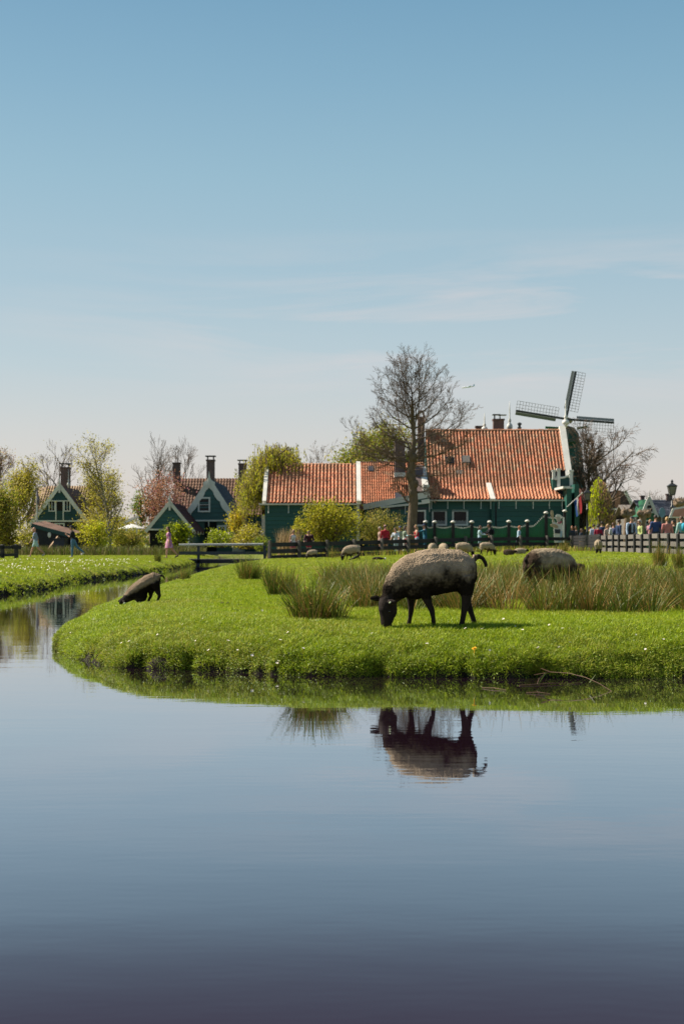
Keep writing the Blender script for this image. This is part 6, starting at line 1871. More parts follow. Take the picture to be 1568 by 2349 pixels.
def put_sheep(label, x, y, s, heading, pose, fleece, voxel=.02, patch=None, cat='sheep', name='sheep', tag_ear=True, amp=.010, group=None, sink=.0, z=None):
    """heading: rotation about z of the head-to-the-left pose"""
    z = (H(x, y) if z is None else z) - sink
    T = thing(name, (x, y, z), label, cat, group, rz=heading)
    me, ears, eyes = sheep_mesh(pose, voxel, fleece, patch, amp)
    o = bpy.data.objects.new('body', me); COL.objects.link(o); o.parent = T; o.scale = (s, s, s)
    WM[o] = WM[T] @ Matrix.Diagonal((s, s, s, 1))
    if ears and tag_ear:
        mb = MB(); c, r_ = ears; mb.ball(c, r_, 8, 5, M=Matrix.Rotation(-.35, 3, 'Y')); me2 = mb.mesh('ear_tag', M_tagy, True)
        e = bpy.data.objects.new('ear_tag', me2); COL.objects.link(e); e.parent = T; e.scale = (s, s, s)
    for q in eyes:
        mb = MB(); mb.ball(q, (.012, .010, .012), 8, 6); me2 = mb.mesh('eye', M_eye, True)
        e = bpy.data.objects.new('eye', me2); COL.objects.link(e); e.parent = T; e.scale = (s, s, s)
    return T
# the grazing sheep in front
hx_ = wx(994, 13.05)
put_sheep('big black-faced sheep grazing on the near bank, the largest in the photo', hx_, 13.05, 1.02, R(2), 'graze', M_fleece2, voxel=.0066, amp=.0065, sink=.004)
# woolly sheep seen from behind in the rushes
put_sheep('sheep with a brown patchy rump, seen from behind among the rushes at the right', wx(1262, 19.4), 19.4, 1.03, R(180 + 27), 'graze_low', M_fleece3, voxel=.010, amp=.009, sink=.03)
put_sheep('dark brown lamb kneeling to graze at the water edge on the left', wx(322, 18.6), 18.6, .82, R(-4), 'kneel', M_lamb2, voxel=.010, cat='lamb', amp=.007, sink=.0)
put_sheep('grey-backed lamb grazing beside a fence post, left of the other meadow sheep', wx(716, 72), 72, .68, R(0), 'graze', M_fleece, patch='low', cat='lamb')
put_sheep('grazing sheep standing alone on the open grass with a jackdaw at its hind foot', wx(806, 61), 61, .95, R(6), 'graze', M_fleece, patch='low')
put_sheep('pale sheep back just visible above the shoulders of the big sheep, left one of two', wx(991, 60), 60, .92, R(75), 'stand_away', M_fleecepale)
put_sheep('pale sheep back just visible above the big sheep, right one of two', wx(1017, 61), 61, .9, R(100), 'stand_away', M_fleecepale)
put_sheep('pale sheep with a dark rear standing just beyond the tail of the big sheep', wx(1063, 62), 62, .92, R(170), 'graze', M_fleecepale)
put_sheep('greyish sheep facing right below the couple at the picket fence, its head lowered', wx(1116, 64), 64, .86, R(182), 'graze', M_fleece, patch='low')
put_sheep('dark lamb lying on the grass left of a pale resting sheep', wx(1166, 62), 62, .82, R(175), 'lie', M_fleecedk, cat='lamb')
put_sheep('pale sheep lying behind the dark lamb, above the patchy rumped sheep', wx(1192, 66), 66, .9, R(182), 'lie', M_fleecepale)
put_sheep('pale sheep seen from behind by the gate end of the grey palisade', wx(1371, 62), 62, .88, R(-96), 'stand_away', M_fleecepale)
put_sheep('dark lamb hidden in the rushes beyond the patchy sheep, only its head and back showing', wx(1326, 27), 27.0, .5, R(232), 'lie', M_fleecedk, cat='lamb', sink=-.22)
T = put_sheep('black lamb asleep flat on the grass with a white face', wx(867, 61), 61, 1.0, R(172), 'sleep', M_skin_dk, cat='lamb')
mb = MB(); mb.ball((-.30, 0, .068), (.05, .052, .05), 8, 6); o = mb.build('face', M_white, T, True, local=True)
# jackdaw
x, y = wx(814, 60), 59.6
T = thing('jackdaw', (x, y, H(x, y)), 'small black bird on the grass at the hind foot of the grazing sheep', 'bird')
mb = MB(); mb.tube([(-.15, 0, .08), (-.06, 0, .12), (.04, 0, .17), (.10, 0, .20)], [.015, .05, .06, .03], 8); mb.ball((.13, 0, .24), (.045, .038, .04), 8, 6); mb.tube([(.09, 0, .19), (.13, 0, .24)], [.035, .03], 7); mb.tube([(.16, 0, .24), (.21, 0, .225)], [.014, .003], 5); mb.tube([(-.1, 0, .1), (-.28, 0, .05)], [.03, .02], 6)
V, Nn, Fs = remesh(mb, .012, 2); me = mesh_from('body', V, Fs, [M_hoof]); o = bpy.data.objects.new('body', me); COL.objects.link(o); o.parent = T
for s in (-1, 1):
    mb = MB(); mb.tube([(.0, s * .025, .12), (.01, s * .025, 0)], [.008, .008], 5); mb.tube([(-.01, s * .025, .005), (.05, s * .025, .005)], [.006, .005], 4); mb.build('leg', M_hoof, T, local=True)
# two small birds in the bare tree
for k_, (px, py, lb) in enumerate(((919, 615 + 320, 'x'), (983, 905, 'y'))):
    pass
# ------------------------------------------------------------------ people
def seg_dist(P, a, b):
    a, b = np.array(a), np.array(b); d = b - a
    t = np.clip(((P - a) @ d) / (d @ d + 1e-9), 0, 1)
    return np.linalg.norm(P - a - t[:, None] * d, axis=1)
SKINS = {}
def cmat(c, kind='cloth'):
    key = kind + '_' + '_'.join('%02d' % int(v * 99) for v in c)
    return mat(key, c, tuple(.78 * v for v in c), rough=.85, scale=6, bump=.25, bscale=16)
M_skin = mat('skin', (.50, .27, .19), (.44, .23, .16), rough=.6, scale=6)
M_skin2 = mat('skin_tan', (.34, .19, .125), (.28, .15, .10), rough=.6, scale=6)
HAIR = dict(dark=mat('hair_dark', (.02, .014, .011), (.035, .025, .018), rough=.6, scale=20), brown=mat('hair_brown', (.09, .045, .025), (.06, .03, .018), rough=.6, scale=20), blond=mat('hair_blond', (.48, .32, .15), (.36, .22, .10), rough=.6, scale=20),
            grey=mat('hair_grey', (.5, .46, .4), (.38, .35, .3), rough=.6, scale=20), ginger=mat('hair_ginger', (.34, .13, .05), (.26, .09, .035), rough=.6, scale=20))
def person(label, px, d, Hh, face, top_c, leg_c, hair='dark', hair_len='short', sleeves='short', legs='long', pose=None, female=False, cap=None, glasses=False, dress=None, shoe=(.05, .05, .055), skin=None, extras=(), y_off=0.0, ground=None, midriff=False, bare_shoulders=False):
    """face: direction the person looks, in degrees (0 = +x right, 90 = away, 180 = left, 270 = towards us)"""
    p = dict(lt=4, lk=4, rt=-4, rk=4, la=6, le=12, ra=-4, re=12, ab=9, lean=2, pitch=0, yaw=0); p.update(pose or {})
    x, y = wx(px, d), d + y_off
    zg = H(x, y) if ground is None else ground
    T = thing('person', (x, y, zg), label, 'person', None, rz=R(face))
    S = Hh / 1.75
    th, shn, ft = .43 * S, .42 * S, .08 * S
    def leg(t, k):
        a = R(t); kn = Vector((math.sin(a) * th, 0, -math.cos(a) * th)); b = a - R(k)
        an = kn + Vector((math.sin(b) * shn, 0, -math.cos(b) * shn)); return kn, an, b
    kl, al, bl = leg(p['lt'], p['lk']); kr, ar, br = leg(p['rt'], p['rk'])
    hipz = -min(al.z, ar.z) + ft
    hip = Vector((0, 0, hipz))
    hw, sw = (.085 if not female else .088) * S, (.185 if not female else .160) * S
    L = Matrix.Rotation(R(p['lean']), 3, 'Y')
    up = lambda v: hip + L @ Vector(v)
    mb = MB()
    bones = []
    def tb(name, pts, rads, n=10):
        mb.tube(pts, rads, n)
        for a, b in zip(pts[:-1], pts[1:]): bones.append((name, tuple(a), tuple(b), sum((r if not isinstance(r, tuple) else max(r)) for r in rads) / len(rads)))
    fem = 1 if female else 0
    wst = (.135 - .025 * fem) * S
    tb('pelvis', [up((0, 0, -.06 * S)), up((0, 0, .02 * S)), up((0, 0, .12 * S))], [(.14 * S + .012 * fem, .10 * S), (.165 * S + .01 * fem, .115 * S), (wst + .01, .10 * S)], 12)
    tb('torso', [up((0, 0, .10 * S)), up((.0, 0, .20 * S)), up((.01 * S, 0, .34 * S)), up((.0, 0, .45 * S)), up((-.005, 0, .50 * S))], [(wst, .095 * S), (wst + .005, .10 * S), ((.165 - .012 * fem) * S, (.115 + .015 * fem) * S), ((.17 - .03 * fem) * S, .095 * S), (.08 * S, .07 * S)], 12)
    nb, nt = up((-.005 * S, 0, .47 * S)), up((.015 * S, 0, .58 * S))
    tb('neck', [nb, nt], [.058 * S, .054 * S], 8)
    HR = L @ Matrix.Rotation(R(p['yaw']), 3, 'Z') @ Matrix.Rotation(R(p['pitch']), 3, 'Y')
    hc = nt + HR @ Vector((.02 * S, 0, .095 * S))
    mb.ball(hc + HR @ Vector((-.005 * S, 0, .02 * S)), (.098 * S, .076 * S, .105 * S), 12, 9, M=HR)
    mb.tube([hc + HR @ Vector((.03 * S, 0, .0)), hc + HR @ Vector((.045 * S, 0, -.06 * S)), hc + HR @ Vector((.05 * S, 0, -.105 * S))], [(.06 * S, .055 * S), (.05 * S, .045 * S), (.026 * S, .025 * S)], 9)
    mb.tube([hc + HR @ Vector((.085 * S, 0, .015 * S)), hc + HR @ Vector((.118 * S, 0, -.035 * S))], [.012 * S, .019 * S], 6)
    for s in (-1, 1): mb.ball(hc + HR @ Vector((-.005 * S, s * .078 * S, -.005 * S)), (.022 * S, .012 * S, .032 * S), 6, 5, M=HR)
    bones.append(('head', tuple(hc + HR @ Vector((0, 0, .04 * S))), tuple(hc + HR @ Vector((.02 * S, 0, -.07 * S))), .08 * S))
    hands = []
    for s, at, el, nm in ((1, p['la'], p['le'], 'l'), (-1, p['ra'], p['re'], 'r')):
        sh = up((0, s * sw, .435 * S))
        ab = R(p['ab'] if not isinstance(p['ab'], tuple) else p['ab'][0 if s > 0 else 1])
        a = R(at)
        d1 = L @ Vector((math.sin(a), s * math.sin(ab), -math.cos(a) * math.cos(ab))).normalized()
        b = R(at + el)
        inn = p.get('inn', .1)
        d2 = L @ Vector((math.sin(b), -s * inn * (1 if el > 30 else -.6), -math.cos(b))).normalized()
        e = sh + d1 * .29 * S; w = e + d2 * .25 * S
        tb('uparm', [up((0, s * sw * .55, .445 * S)), sh, sh.lerp(e, .5), e], [.05 * S, (.056 - .008 * fem) * S, (.048 - .006 * fem) * S, .040 * S], 9)
        tb('forearm', [e, e.lerp(w, .35), w], [.040 * S, .042 * S, .028 * S], 8)
        h2 = w + d2 * .085 * S
        tb('hand', [w, w.lerp(h2, .5), h2], [(.028 * S, .020 * S), (.040 * S, .018 * S), (.036 * S, .014 * S)], 8)
        hands.append((w, h2, d2, s))
    for s, kn, an, ang in ((1, kl, al, bl), (-1, kr, ar, br)):
        h0 = hip + Vector((0, s * hw, 0)); k_, a_ = hip + kn + Vector((0, s * hw * .95, 0)), hip + an + Vector((0, s * hw * .9, 0))
        tb('thigh', [h0 + Vector((0, 0, .04 * S)), h0.lerp(k_, .3), h0.lerp(k_, .75), k_], [.095 * S, .092 * S, .068 * S, .056 * S], 10)
        tb('shin', [k_, k_.lerp(a_, .3), k_.lerp(a_, .75), a_], [.056 * S, .060 * S, .042 * S, .036 * S], 9)
        fa = min(0.0, ang) * .75
        fd = Vector((math.cos(fa), 0, math.sin(fa)))
        hl = a_ + Vector((-.05 * S, 0, -.045 * S)); toe = a_ + fd * .165 * S + Vector((0, 0, -.055 * S))
        tb('foot', [hl, a_.lerp(toe, .4) + Vector((0, 0, -.025 * S)), toe], [(.036 * S, .034 * S), (.045 * S, .040 * S), (.038 * S, .024 * S)], 8)
    V, Nn, Fs = remesh(mb, .022 * S, 2)
    # which bone each vertex belongs to
    names = sorted({b[0] for b in bones}); D_ = {n: np.full(len(V), 9.) for n in names}
    for n, a, b, r in bones: D_[n] = np.minimum(D_[n], seg_dist(V, a, b) / max(r, .03))
    reg = np.array(names)[np.argmin(np.stack([D_[n] for n in names]), 0)]
    # fingers: four and a thumb on each hand, slightly curled
    fb = MB()
    for w, h2, d2, s in hands:
        side = d2.cross(Vector((1, 0, 0.2))); side = side.normalized() if side.length > .1 else Vector((0, 1, 0))
        nrm = side.cross(d2).normalized()
        for q in range(4):
            o = h2 + side * ((q - 1.5) * .018 * S) - d2 * .012
            ln_ = (.062, .074, .070, .055)[q] * S
            fb.tube([o, o + d2 * ln_ * .55 + nrm * .006, o + d2 * ln_ * .9 + nrm * .022 * S], [.0095 * S, .0085 * S, .006 * S], 5)
        o = w.lerp(h2, .35) + side * .030 * S
        fb.tube([o, o + d2 * .03 * S + side * .026 * S, o + d2 * .06 * S + side * .030 * S + nrm * .012], [.012 * S, .010 * S, .007 * S], 5)
    nv = len(V); Vall = V.tolist() + [tuple(v) for v in fb.v]; Fall = Fs + [tuple(i + nv for i in f) for f in fb.f]
    sk = skin or M_skin
    me = mesh_from('body', Vall, Fall, [sk]); ob = bpy.data.objects.new('body', me); COL.objects.link(ob); ob.parent = T; WM[ob] = WM[T]
    hl_ = (V - np.array(hc)) @ np.array(HR)          # head space
    iL = np.array(L); loc = (V - np.array(hip)) @ iL  # trunk space (z along the spine)
    def cloth(name, mask, m, off, swell=None):
        idx = np.nonzero(mask)[0]
        ms = set(idx.tolist())
        fs = [f for f in Fs if all(i in ms for i in f)]
        if not fs: return
        used = sorted({i for f in fs for i in f}); mp = {u_: k for k, u_ in enumerate(used)}
        P = V[used] + Nn[used] * off
        me = mesh_from(name, P, [tuple(mp[i] for i in f) for f in fs], [m] if not isinstance(m, list) else m)
        o = bpy.data.objects.new(name, me); COL.objects.link(o); o.parent = T; WM[o] = WM[T]; return o
    z = loc[:, 2] / S
    up_mask = ((reg == 'torso') & (z < .475)) | ((reg == 'pelvis') & (z > (.10 if midriff else .03)))
    if midriff: up_mask &= (z > .16)
    if bare_shoulders: up_mask &= (z < .37)
    if not bare_shoulders:
        if sleeves != 'none':
            ua = (reg == 'uparm')
            up_mask |= ua
            if sleeves == 'long': up_mask |= (reg == 'forearm')
    lo_mask = ((reg == 'pelvis') & (z < .11)) | (reg == 'thigh')
    if legs == 'long': lo_mask |= (reg == 'shin')
    elif legs == 'short':
        kz = hipz - th * .72
        lo_mask &= (V[:, 2] > kz)
    elif legs == 'mini':
        lo_mask &= (V[:, 2] > hipz - th * .36)
    if dress is not None:
        cloth('dress', up_mask | ((reg == 'pelvis')) | ((reg == 'uparm') if sleeves != 'none' else False), dress, .014)
        sk_ = MB(); n = 16; vs, fs = [], []
        for j, (zz, rx, ry) in enumerate(((.12, wst + .02, .115 * S), (.0, .185 * S, .155 * S), (-.15 * S, .21 * S, .19 * S), (-.34 * S, .235 * S, .22 * S))):
            for i in range(n):
                a = 2 * math.pi * i / n; w_ = 1 + .06 * math.sin(a * 5) * (j > 1)
                vs.append(tuple(hip + Vector((math.cos(a) * ry * w_, math.sin(a) * rx * w_, zz))))
        for j in range(3):
            for i in range(n): fs.append((j * n + i, (j + 1) * n + i, (j + 1) * n + (i + 1) % n, j * n + (i + 1) % n))
        sk_.add(vs, fs); sk_.build('skirt', dress, T, True, local=True)
    else:
        cloth('trousers' if legs == 'long' else 'shorts', lo_mask, cmat(leg_c), .010)
        cloth('shirt', up_mask, cmat(top_c) if not isinstance(top_c, bpy.types.Material) else top_c, .016)
    if shoe is not None: cloth('shoe', (reg == 'foot'), cmat(shoe, 'shoe'), .008)
    # hair and caps
    hx, hy, hz = hl_[:, 0] / S, hl_[:, 1] / S, hl_[:, 2] / S
    hd = (reg == 'head') | ((reg == 'neck') & (hz > -.12))
    if hair:
        hm = hd & ((hz > .065 + .25 * np.maximum(hx, 0)) | ((hx < -.005) & (hz > -.055)) | ((hx < .02) & (hz > .03)))
        cloth('hair', hm, HAIR[hair], .016 if hair_len != 'curly' else .035)
        if hair_len in ('long', 'mid', 'bun'):
            hb = MB()
            ln_ = {'long': .34, 'mid': .18, 'bun': .0}[hair_len] * S
            if hair_len == 'bun': hb.ball(hc + HR @ Vector((-.10 * S, 0, .09 * S)), .05 * S, 8, 6)
            else: hb.tube([hc + HR @ Vector((-.045 * S, 0, .05 * S)), hc + HR @ Vector((-.085 * S, 0, -.05 * S)), hc + HR @ Vector((-.10 * S, 0, -.06 * S)) + Vector((0, 0, -ln_ * .5)), hc + HR @ Vector((-.11 * S, 0, -.06 * S)) + Vector((0, 0, -ln_))], [(.085 * S, .05 * S), (.09 * S, .05 * S), (.09 * S, .04 * S), (.05 * S, .02 * S)], 9)
            hb.build('hair', HAIR[hair], T, True, local=True)
    if cap is not None:
        cm = cmat(cap, 'cap')
        cloth('cap', (reg == 'head') & (hz > .055), cm, .024)
        b = MB(); vs = []
        for i in range(7):
            a = -1.1 + 2.2 * i / 6; vs.append(tuple(hc + HR @ Vector((.075 * S * math.cos(a) + .02, .085 * S * math.sin(a), .062 * S))))
        for i in range(7):
            a = -1.0 + 2.0 * i / 6; vs.append(tuple(hc + HR @ Vector((.105 * S + .085 * S * math.cos(a), .075 * S * math.sin(a), .052 * S))))
        vs += [(v[0], v[1], v[2] - .008) for v in vs]
        b.add(vs, [(i, i + 1, i + 8, i + 7) for i in range(6)] + [(14 + i + 7, 14 + i + 8, 14 + i + 1, 14 + i) for i in range(6)] + [(7 + i, 8 + i, 22 + i, 21 + i) for i in range(6)]); b.build('cap_peak', cm, T, local=True)
    if glasses:
        b = MB()
        for s in (-1, 1):
            b.ball(hc + HR @ Vector((.096 * S, s * .034 * S, .012 * S)), (.010, .026 * S, .020 * S), 8, 5, M=HR)
            b.tube([hc + HR @ Vector((.09 * S, s * .06 * S, .018 * S)), hc + HR @ Vector((-.0, s * .086 * S, .015 * S))], [.005, .005], 4)
        b.build('sunglasses', M_iron, T, local=True)
    else:
        b = MB()
        for s in (-1, 1): b.ball(hc + HR @ Vector((.088 * S, s * .032 * S, .012 * S)), (.008, .012 * S, .008 * S), 6, 4, M=HR)
        b.build('eyes', M_eye, T, local=True)
    b = MB(); b.ball(hc + HR @ Vector((.092 * S, 0, -.062 * S)), (.008, .022 * S, .007 * S), 6, 4, M=HR); b.build('mouth', mat('lips', (.30, .10, .085)), T, local=True)
    T_info = dict(hip=hip, up=up, hands=hands, S=S, hc=hc, HR=HR, T=T)
    for e in extras: e(T_info)
    return T
def backpack(c):
    def f(i):
        S, up = i['S'], i['up']; mb = MB()
        mb.tube([up((-.19 * S, 0, .10 * S)), up((-.21 * S, 0, .25 * S)), up((-.19 * S, 0, .42 * S)), up((-.16 * S, 0, .46 * S))], [(.13 * S, .07 * S), (.15 * S, .10 * S), (.13 * S, .08 * S), (.06 * S, .03 * S)], 10)
        for s in (-1, 1): mb.tube([up((-.12 * S, s * .1 * S, .45 * S)), up((.02, s * .11 * S, .50 * S)), up((.13 * S, s * .1 * S, .36 * S)), up((.08 * S, s * .13 * S, .2 * S))], [.016, .018, .018, .014], 5)
        mb.build('rucksack', cmat(c, 'bag'), i['T'], True, local=True)
    return f
def vest(c):
    def f(i):
        S, up = i['S'], i['up']; mb = MB(); n = 14; vs, fs = [], []
        for zz, rx, ry in ((.02, .20, .15), (.16, .175, .14), (.32, .195, .15), (.44, .17, .12)):
            for k in range(n):
                a = .28 + (2 * math.pi - .56) * k / (n - 1); vs.append(tuple(up((math.cos(a) * ry * S, math.sin(a) * rx * S, zz * S))))
        for j in range(3):
            for k in range(n - 1): fs.append((j * n + k, j * n + k + 1, (j + 1) * n + k + 1, (j + 1) * n + k))
        mb.add(vs, fs); mb.build('waistcoat', cmat(c, 'vest'), i['T'], True, local=True)
    return f
def hood(c):
    def f(i):
        S, up = i['S'], i['up']; mb = MB(); mb.ball(up((-.10 * S, 0, .46 * S)), (.08 * S, .13 * S, .07 * S), 10, 7); mb.build('hood', cmat(c), i['T'], True, local=True)
    return f
def strap(c):
    def f(i):
        S, up = i['S'], i['up']; mb = MB(); mb.tube([up((.02, .12 * S, .49 * S)), up((.13 * S, .03 * S, .34 * S)), up((.12 * S, -.1 * S, .15 * S)), up((.02, -.17 * S, .06 * S))], [.016] * 4, 5); mb.build('strap', cmat(c, 'bag'), i['T'], local=True)
    return f
walkL = dict(lt=24, lk=6, rt=-20, rk=26, la=-20, le=20, ra=18, re=24, lean=3)
walkR = dict(lt=-22, lk=30, rt=24, rk=6, la=20, le=24, ra=-20, re=16, lean=3)
floral = mat('floral_dress', (.42, .06, .20), (.62, .42, .5), rough=.8, scale=9, c3=(.16, .04, .16))
# left bank
person('bald man in a grey-blue t-shirt and pale blue shorts walking left', 82, 80, 1.76, 184, (.20, .24, .32), (.36, .52, .55), hair=None, legs='short', pose=dict(walkR, pitch=6), shoe=(.5, .42, .36))
person('person in a black t-shirt, cap and blue jeans walking left with arms folded up', 168, 77, 1.75, 182, (.012, .012, .016), (.075, .17, .27), cap=(.02, .02, .03), pose=dict(lt=4, lk=2, rt=-30, rk=22, la=22, le=108, ra=26, re=104, lean=4, pitch=8, inn=.5, ab=5), shoe=(.6, .58, .56))
person('woman with long dark hair in a pink floral mini dress walking left along the channel', 388, 73, 1.68, 186, (.4, .06, .2), (.4, .06, .2), hair_len='long', female=True, dress=floral, legs='mini', glasses=True, pose=dict(lt=14, lk=10, rt=-20, rk=24, la=-6, le=14, ra=6, re=30, lean=2), shoe=(.02, .02, .025))
# along the paddock fence
fd = fence_d
person('blonde woman in a white sleeveless top and pink shorts standing before the dry reeds', 672, 80.4, 1.63, 300, (.66, .64, .62), (.40, .10, .15), hair='blond', hair_len='mid', female=True, sleeves='none', legs='short', glasses=True, extras=(strap((.03, .05, .06)),), shoe=(.5, .45, .4))
person('man in a maroon shirt and sunglasses leaning over the fence above the lamb', 708, 79.8, 1.75, 270, (.05, .012, .03), (.48, .03, .06), hair='brown', legs='short', glasses=True, pose=dict(lean=34, la=48, le=20, ra=52, re=14, pitch=16, lt=24, lk=8, rt=20, rk=8, ab=14), y_off=.45)
person('man in a dark red hooded sweater and pink cap seen from behind at the fence', 883, 87.0, 1.86, 96, (.33, .012, .028), (.06, .015, .025), hair='dark', sleeves='long', legs='short', cap=(.52, .27, .27), pose=dict(pitch=10, la=10, le=24, ra=14, re=30), extras=(hood((.33, .012, .028)),))
person('older blond woman half hidden at the left of the man in the red sweater', 872.5, 88.2, 1.78, 215, (.40, .25, .22), (.4, .3, .3), hair='grey', female=True, sleeves='short', glasses=True, legs='short', pose=dict(pitch=8))
person('curly haired woman in a white t-shirt and pale jeans leaning on the fence', 908, 86.6, 1.66, 250, (.60, .64, .72), (.40, .50, .55), hair='brown', hair_len='curly', female=True, pose=dict(lean=10, la=34, le=28, ra=30, re=36, ab=20, pitch=12))
person('person in a navy cap and sage top just behind the curly haired woman', 917, 88.6, 1.78, 265, (.27, .34, .25), (.1, .1, .12), cap=(.05, .08, .14), sleeves='long', skin=M_skin2)
person('dark haired woman in a sage green jacket and white trousers facing right', 927, 87.4, 1.76, 12, (.28, .34, .25), (.60, .62, .60), hair='dark', hair_len='mid', female=True, sleeves='long', pose=dict(la=30, le=70, ra=24, re=80))
person('long haired blonde woman in a red strapless top and denim shorts beside the tree trunk', 955.5, 87.6, 1.80, 190, (.55, .015, .04), (.36, .46, .56), hair='blond', hair_len='long', female=True, sleeves='none', legs='mini', bare_shoulders=True, pose=dict(la=18, le=72, ra=22, re=76, ab=14, lt=10, lk=10), glasses=False)
person('man in a teal sweater, jeans and a navy cap pointing left', 974, 88.6, 1.84, 188, (.015, .115, .175), (.03, .12, .20), hair='brown', sleeves='long', cap=(.04, .06, .12), glasses=True, pose=dict(la=74, le=14, ra=70, re=20, ab=8))
person('small child in a pale blue sun hat between the woman in sage and the tree', 934, 87.0, 1.18, 262, (.45, .10, .09), (.06, .06, .08), hair='brown', cap=(.40, .62, .64), skin=M_skin2)
person('woman in a pale blue sweater and jeans talking at the picket fence', 1099, 94.2, 1.72, 352, (.42, .58, .64), (.30, .42, .52), hair='brown', hair_len='long', female=True, sleeves='long', glasses=True, pose=dict(la=40, le=52, ra=36, re=56))
person('bearded man in black with a rucksack facing the woman in pale blue', 1123, 94.4, 1.83, 186, (.012, .012, .015), (.30, .22, .16), hair='dark', sleeves='long', pose=dict(la=36, le=52, ra=40, re=50, pitch=12), skin=M_skin2, extras=(backpack((.015, .016, .022)),))
person('ginger haired boy in a pale blue t-shirt walking right past the picket fence', 1188.5, 94.5, 1.72, 350, (.36, .50, .62), (.03, .035, .05), hair='ginger', hair_len='curly', pose=dict(walkL, la=-6, ra=8))
# crowd by the gate and the palisade
person('person with long light brown hair in dark clothes beside the gable of the main house', 1311, 98.2, 1.72, 250, (.03, .04, .06), (.012, .012, .015), hair='ginger', hair_len='long', female=True, sleeves='long')
person('person all in black next to the long haired one by the main house gable', 1321.5, 99.4, 1.74, 200, (.014, .012, .02), (.014, .012, .016), hair='dark', sleeves='long', skin=M_skin2)
person('small person with a pale bag under the flag', 1331, 97.6, 1.52, 330, (.05, .06, .10), (.55, .36, .30), hair='brown', hair_len='mid', female=True, sleeves='long', legs='short')
person('person in a bright yellow top partly hidden under the weeping tree', 1352, 95.0, 1.66, 100, (.62, .45, .02), (.04, .04, .05), hair='dark', sleeves='short')
person('person in a white-blue shirt with dark hair seen from behind under the weeping tree', 1361, 90.5, 1.74, 105, (.52, .60, .72), (.06, .07, .1), hair='dark', sleeves='long')
person('person in a crimson jacket in front of the weeping tree', 1371, 89.5, 1.70, 80, (.32, .012, .04), (.05, .05, .06), hair='dark', sleeves='long', skin=M_skin2)
person('tall dark haired man in navy under the brown half of the weeping tree', 1379, 91.0, 1.92, 60, (.018, .035, .09), (.03, .03, .04), hair='dark', sleeves='long', skin=M_skin2)
person('woman in sunglasses and a beige coat walking towards us at the palisade end', 1391, 82.0, 1.66, 300, (.52, .38, .32), (.10, .08, .09), hair='blond', hair_len='mid', female=True, sleeves='long', glasses=True, pose=dict(walkL, la=0, ra=2))
person('person in white with a dark blue rucksack facing away', 1406, 77.5, 1.62, 100, (.6, .6, .62), (.05, .06, .1), hair='brown', sleeves='short', extras=(backpack((.035, .045, .12)),))
person('man in a navy sweater looking right, behind the palisade', 1417, 74.5, 1.76, 20, (.018, .04, .10), (.03, .04, .07), hair='dark', sleeves='long', skin=M_skin2, pose=dict(yaw=-10))
person('man in a dark waistcoat over a pale blue shirt and a flat cap, facing us', 1446, 70.5, 1.82, 285, (.40, .50, .66), (.04, .04, .05), hair='grey', sleeves='long', cap=(.035, .033, .04), pose=dict(pitch=14, la=6, le=20, ra=6, re=20), extras=(vest((.03, .026, .03)),))
person('short grey-blond haired woman in a pale yellow-green jacket facing left', 1468, 69.5, 1.62, 200, (.47, .52, .20), (.05, .05, .06), hair='grey', hair_len='curly', female=True, sleeves='long', pose=dict(pitch=8))
person('person with fair hair mostly hidden behind the man in the blue t-shirt', 1491, 70.0, 1.66, 230, (.40, .2, .25), (.05, .05, .06), hair='blond', female=True)
person('broad man in a navy blue t-shirt seen from behind at the palisade', 1503, 66.2, 1.80, 95, (.035, .065, .18), (.04, .05, .08), hair='dark', pose=dict(ab=14))
person('fair haired person in a salmon pink shirt seen from behind at the palisade', 1529, 66.0, 1.70, 92, (.52, .20, .185), (.16, .15, .14), hair='blond', hair_len='bun', sleeves='long', pose=dict(ab=12))
person('person in a dark jacket seen between the salmon shirt and the mint coat', 1545, 72.5, 1.66, 150, (.03, .10, .07), (.03, .03, .04), hair='dark', sleeves='long')
person('person in a mint and turquoise jacket at the right edge of the photo', 1563, 62.2, 1.68, 110, (.36, .55, .50), (.04, .06, .1), hair='brown', sleeves='long', pose=dict(ab=12), extras=(backpack((.05, .40, .55)),))
# ------------------------------------------------------------------ rushes
def rush_tuft(mb, x, y, z, h, spread, n, dry=.3):
    for i in range(n):
        a = random.random() * 2 * math.pi; r0 = spread * .35 * math.sqrt(random.random())
        bx, by = x + math.cos(a) * r0, y + math.sin(a) * r0
        out = (r0 / (spread * .35 + 1e-6)) * spread * random.uniform(.5, 1.25) + random.gauss(0, .05) * h
        hh = h * random.uniform(.55, 1.1)
        a2 = a + random.gauss(0, .35)
        ox, oy = math.cos(a2) * out, math.sin(a2) * out
        w = random.uniform(.0034, .0060)
        t = random.random() * math.pi; ux, uy = math.cos(t) * w, math.sin(t) * w
        bend = random.uniform(.0, .12) * hh
        mi = 1 if random.random() < dry else 0
        P = []
        for s in (0, .4, .75, 1):
            px = bx + ox * s ** 1.35; py = by + oy * s ** 1.35; pz = z - .02 + hh * s - bend * s * s
            P.append((px, py, pz, (1 - .75 * s)))
        if random.random() < .10:      # a broken tip
            q = P[2]; P[3] = (q[0] + ox * .5 + random.gauss(0, .05), q[1] + oy * .5, q[2] - .02 * random.random(), .3); mi = 1
        vs = []
        for px, py, pz, k in P: vs += [(px - ux * k, py - uy * k, pz), (px + ux * k, py + uy * k, pz)]
        mb.add(vs, [(0, 1, 3, 2), (2, 3, 5, 4), (4, 5, 7, 6)], mi)
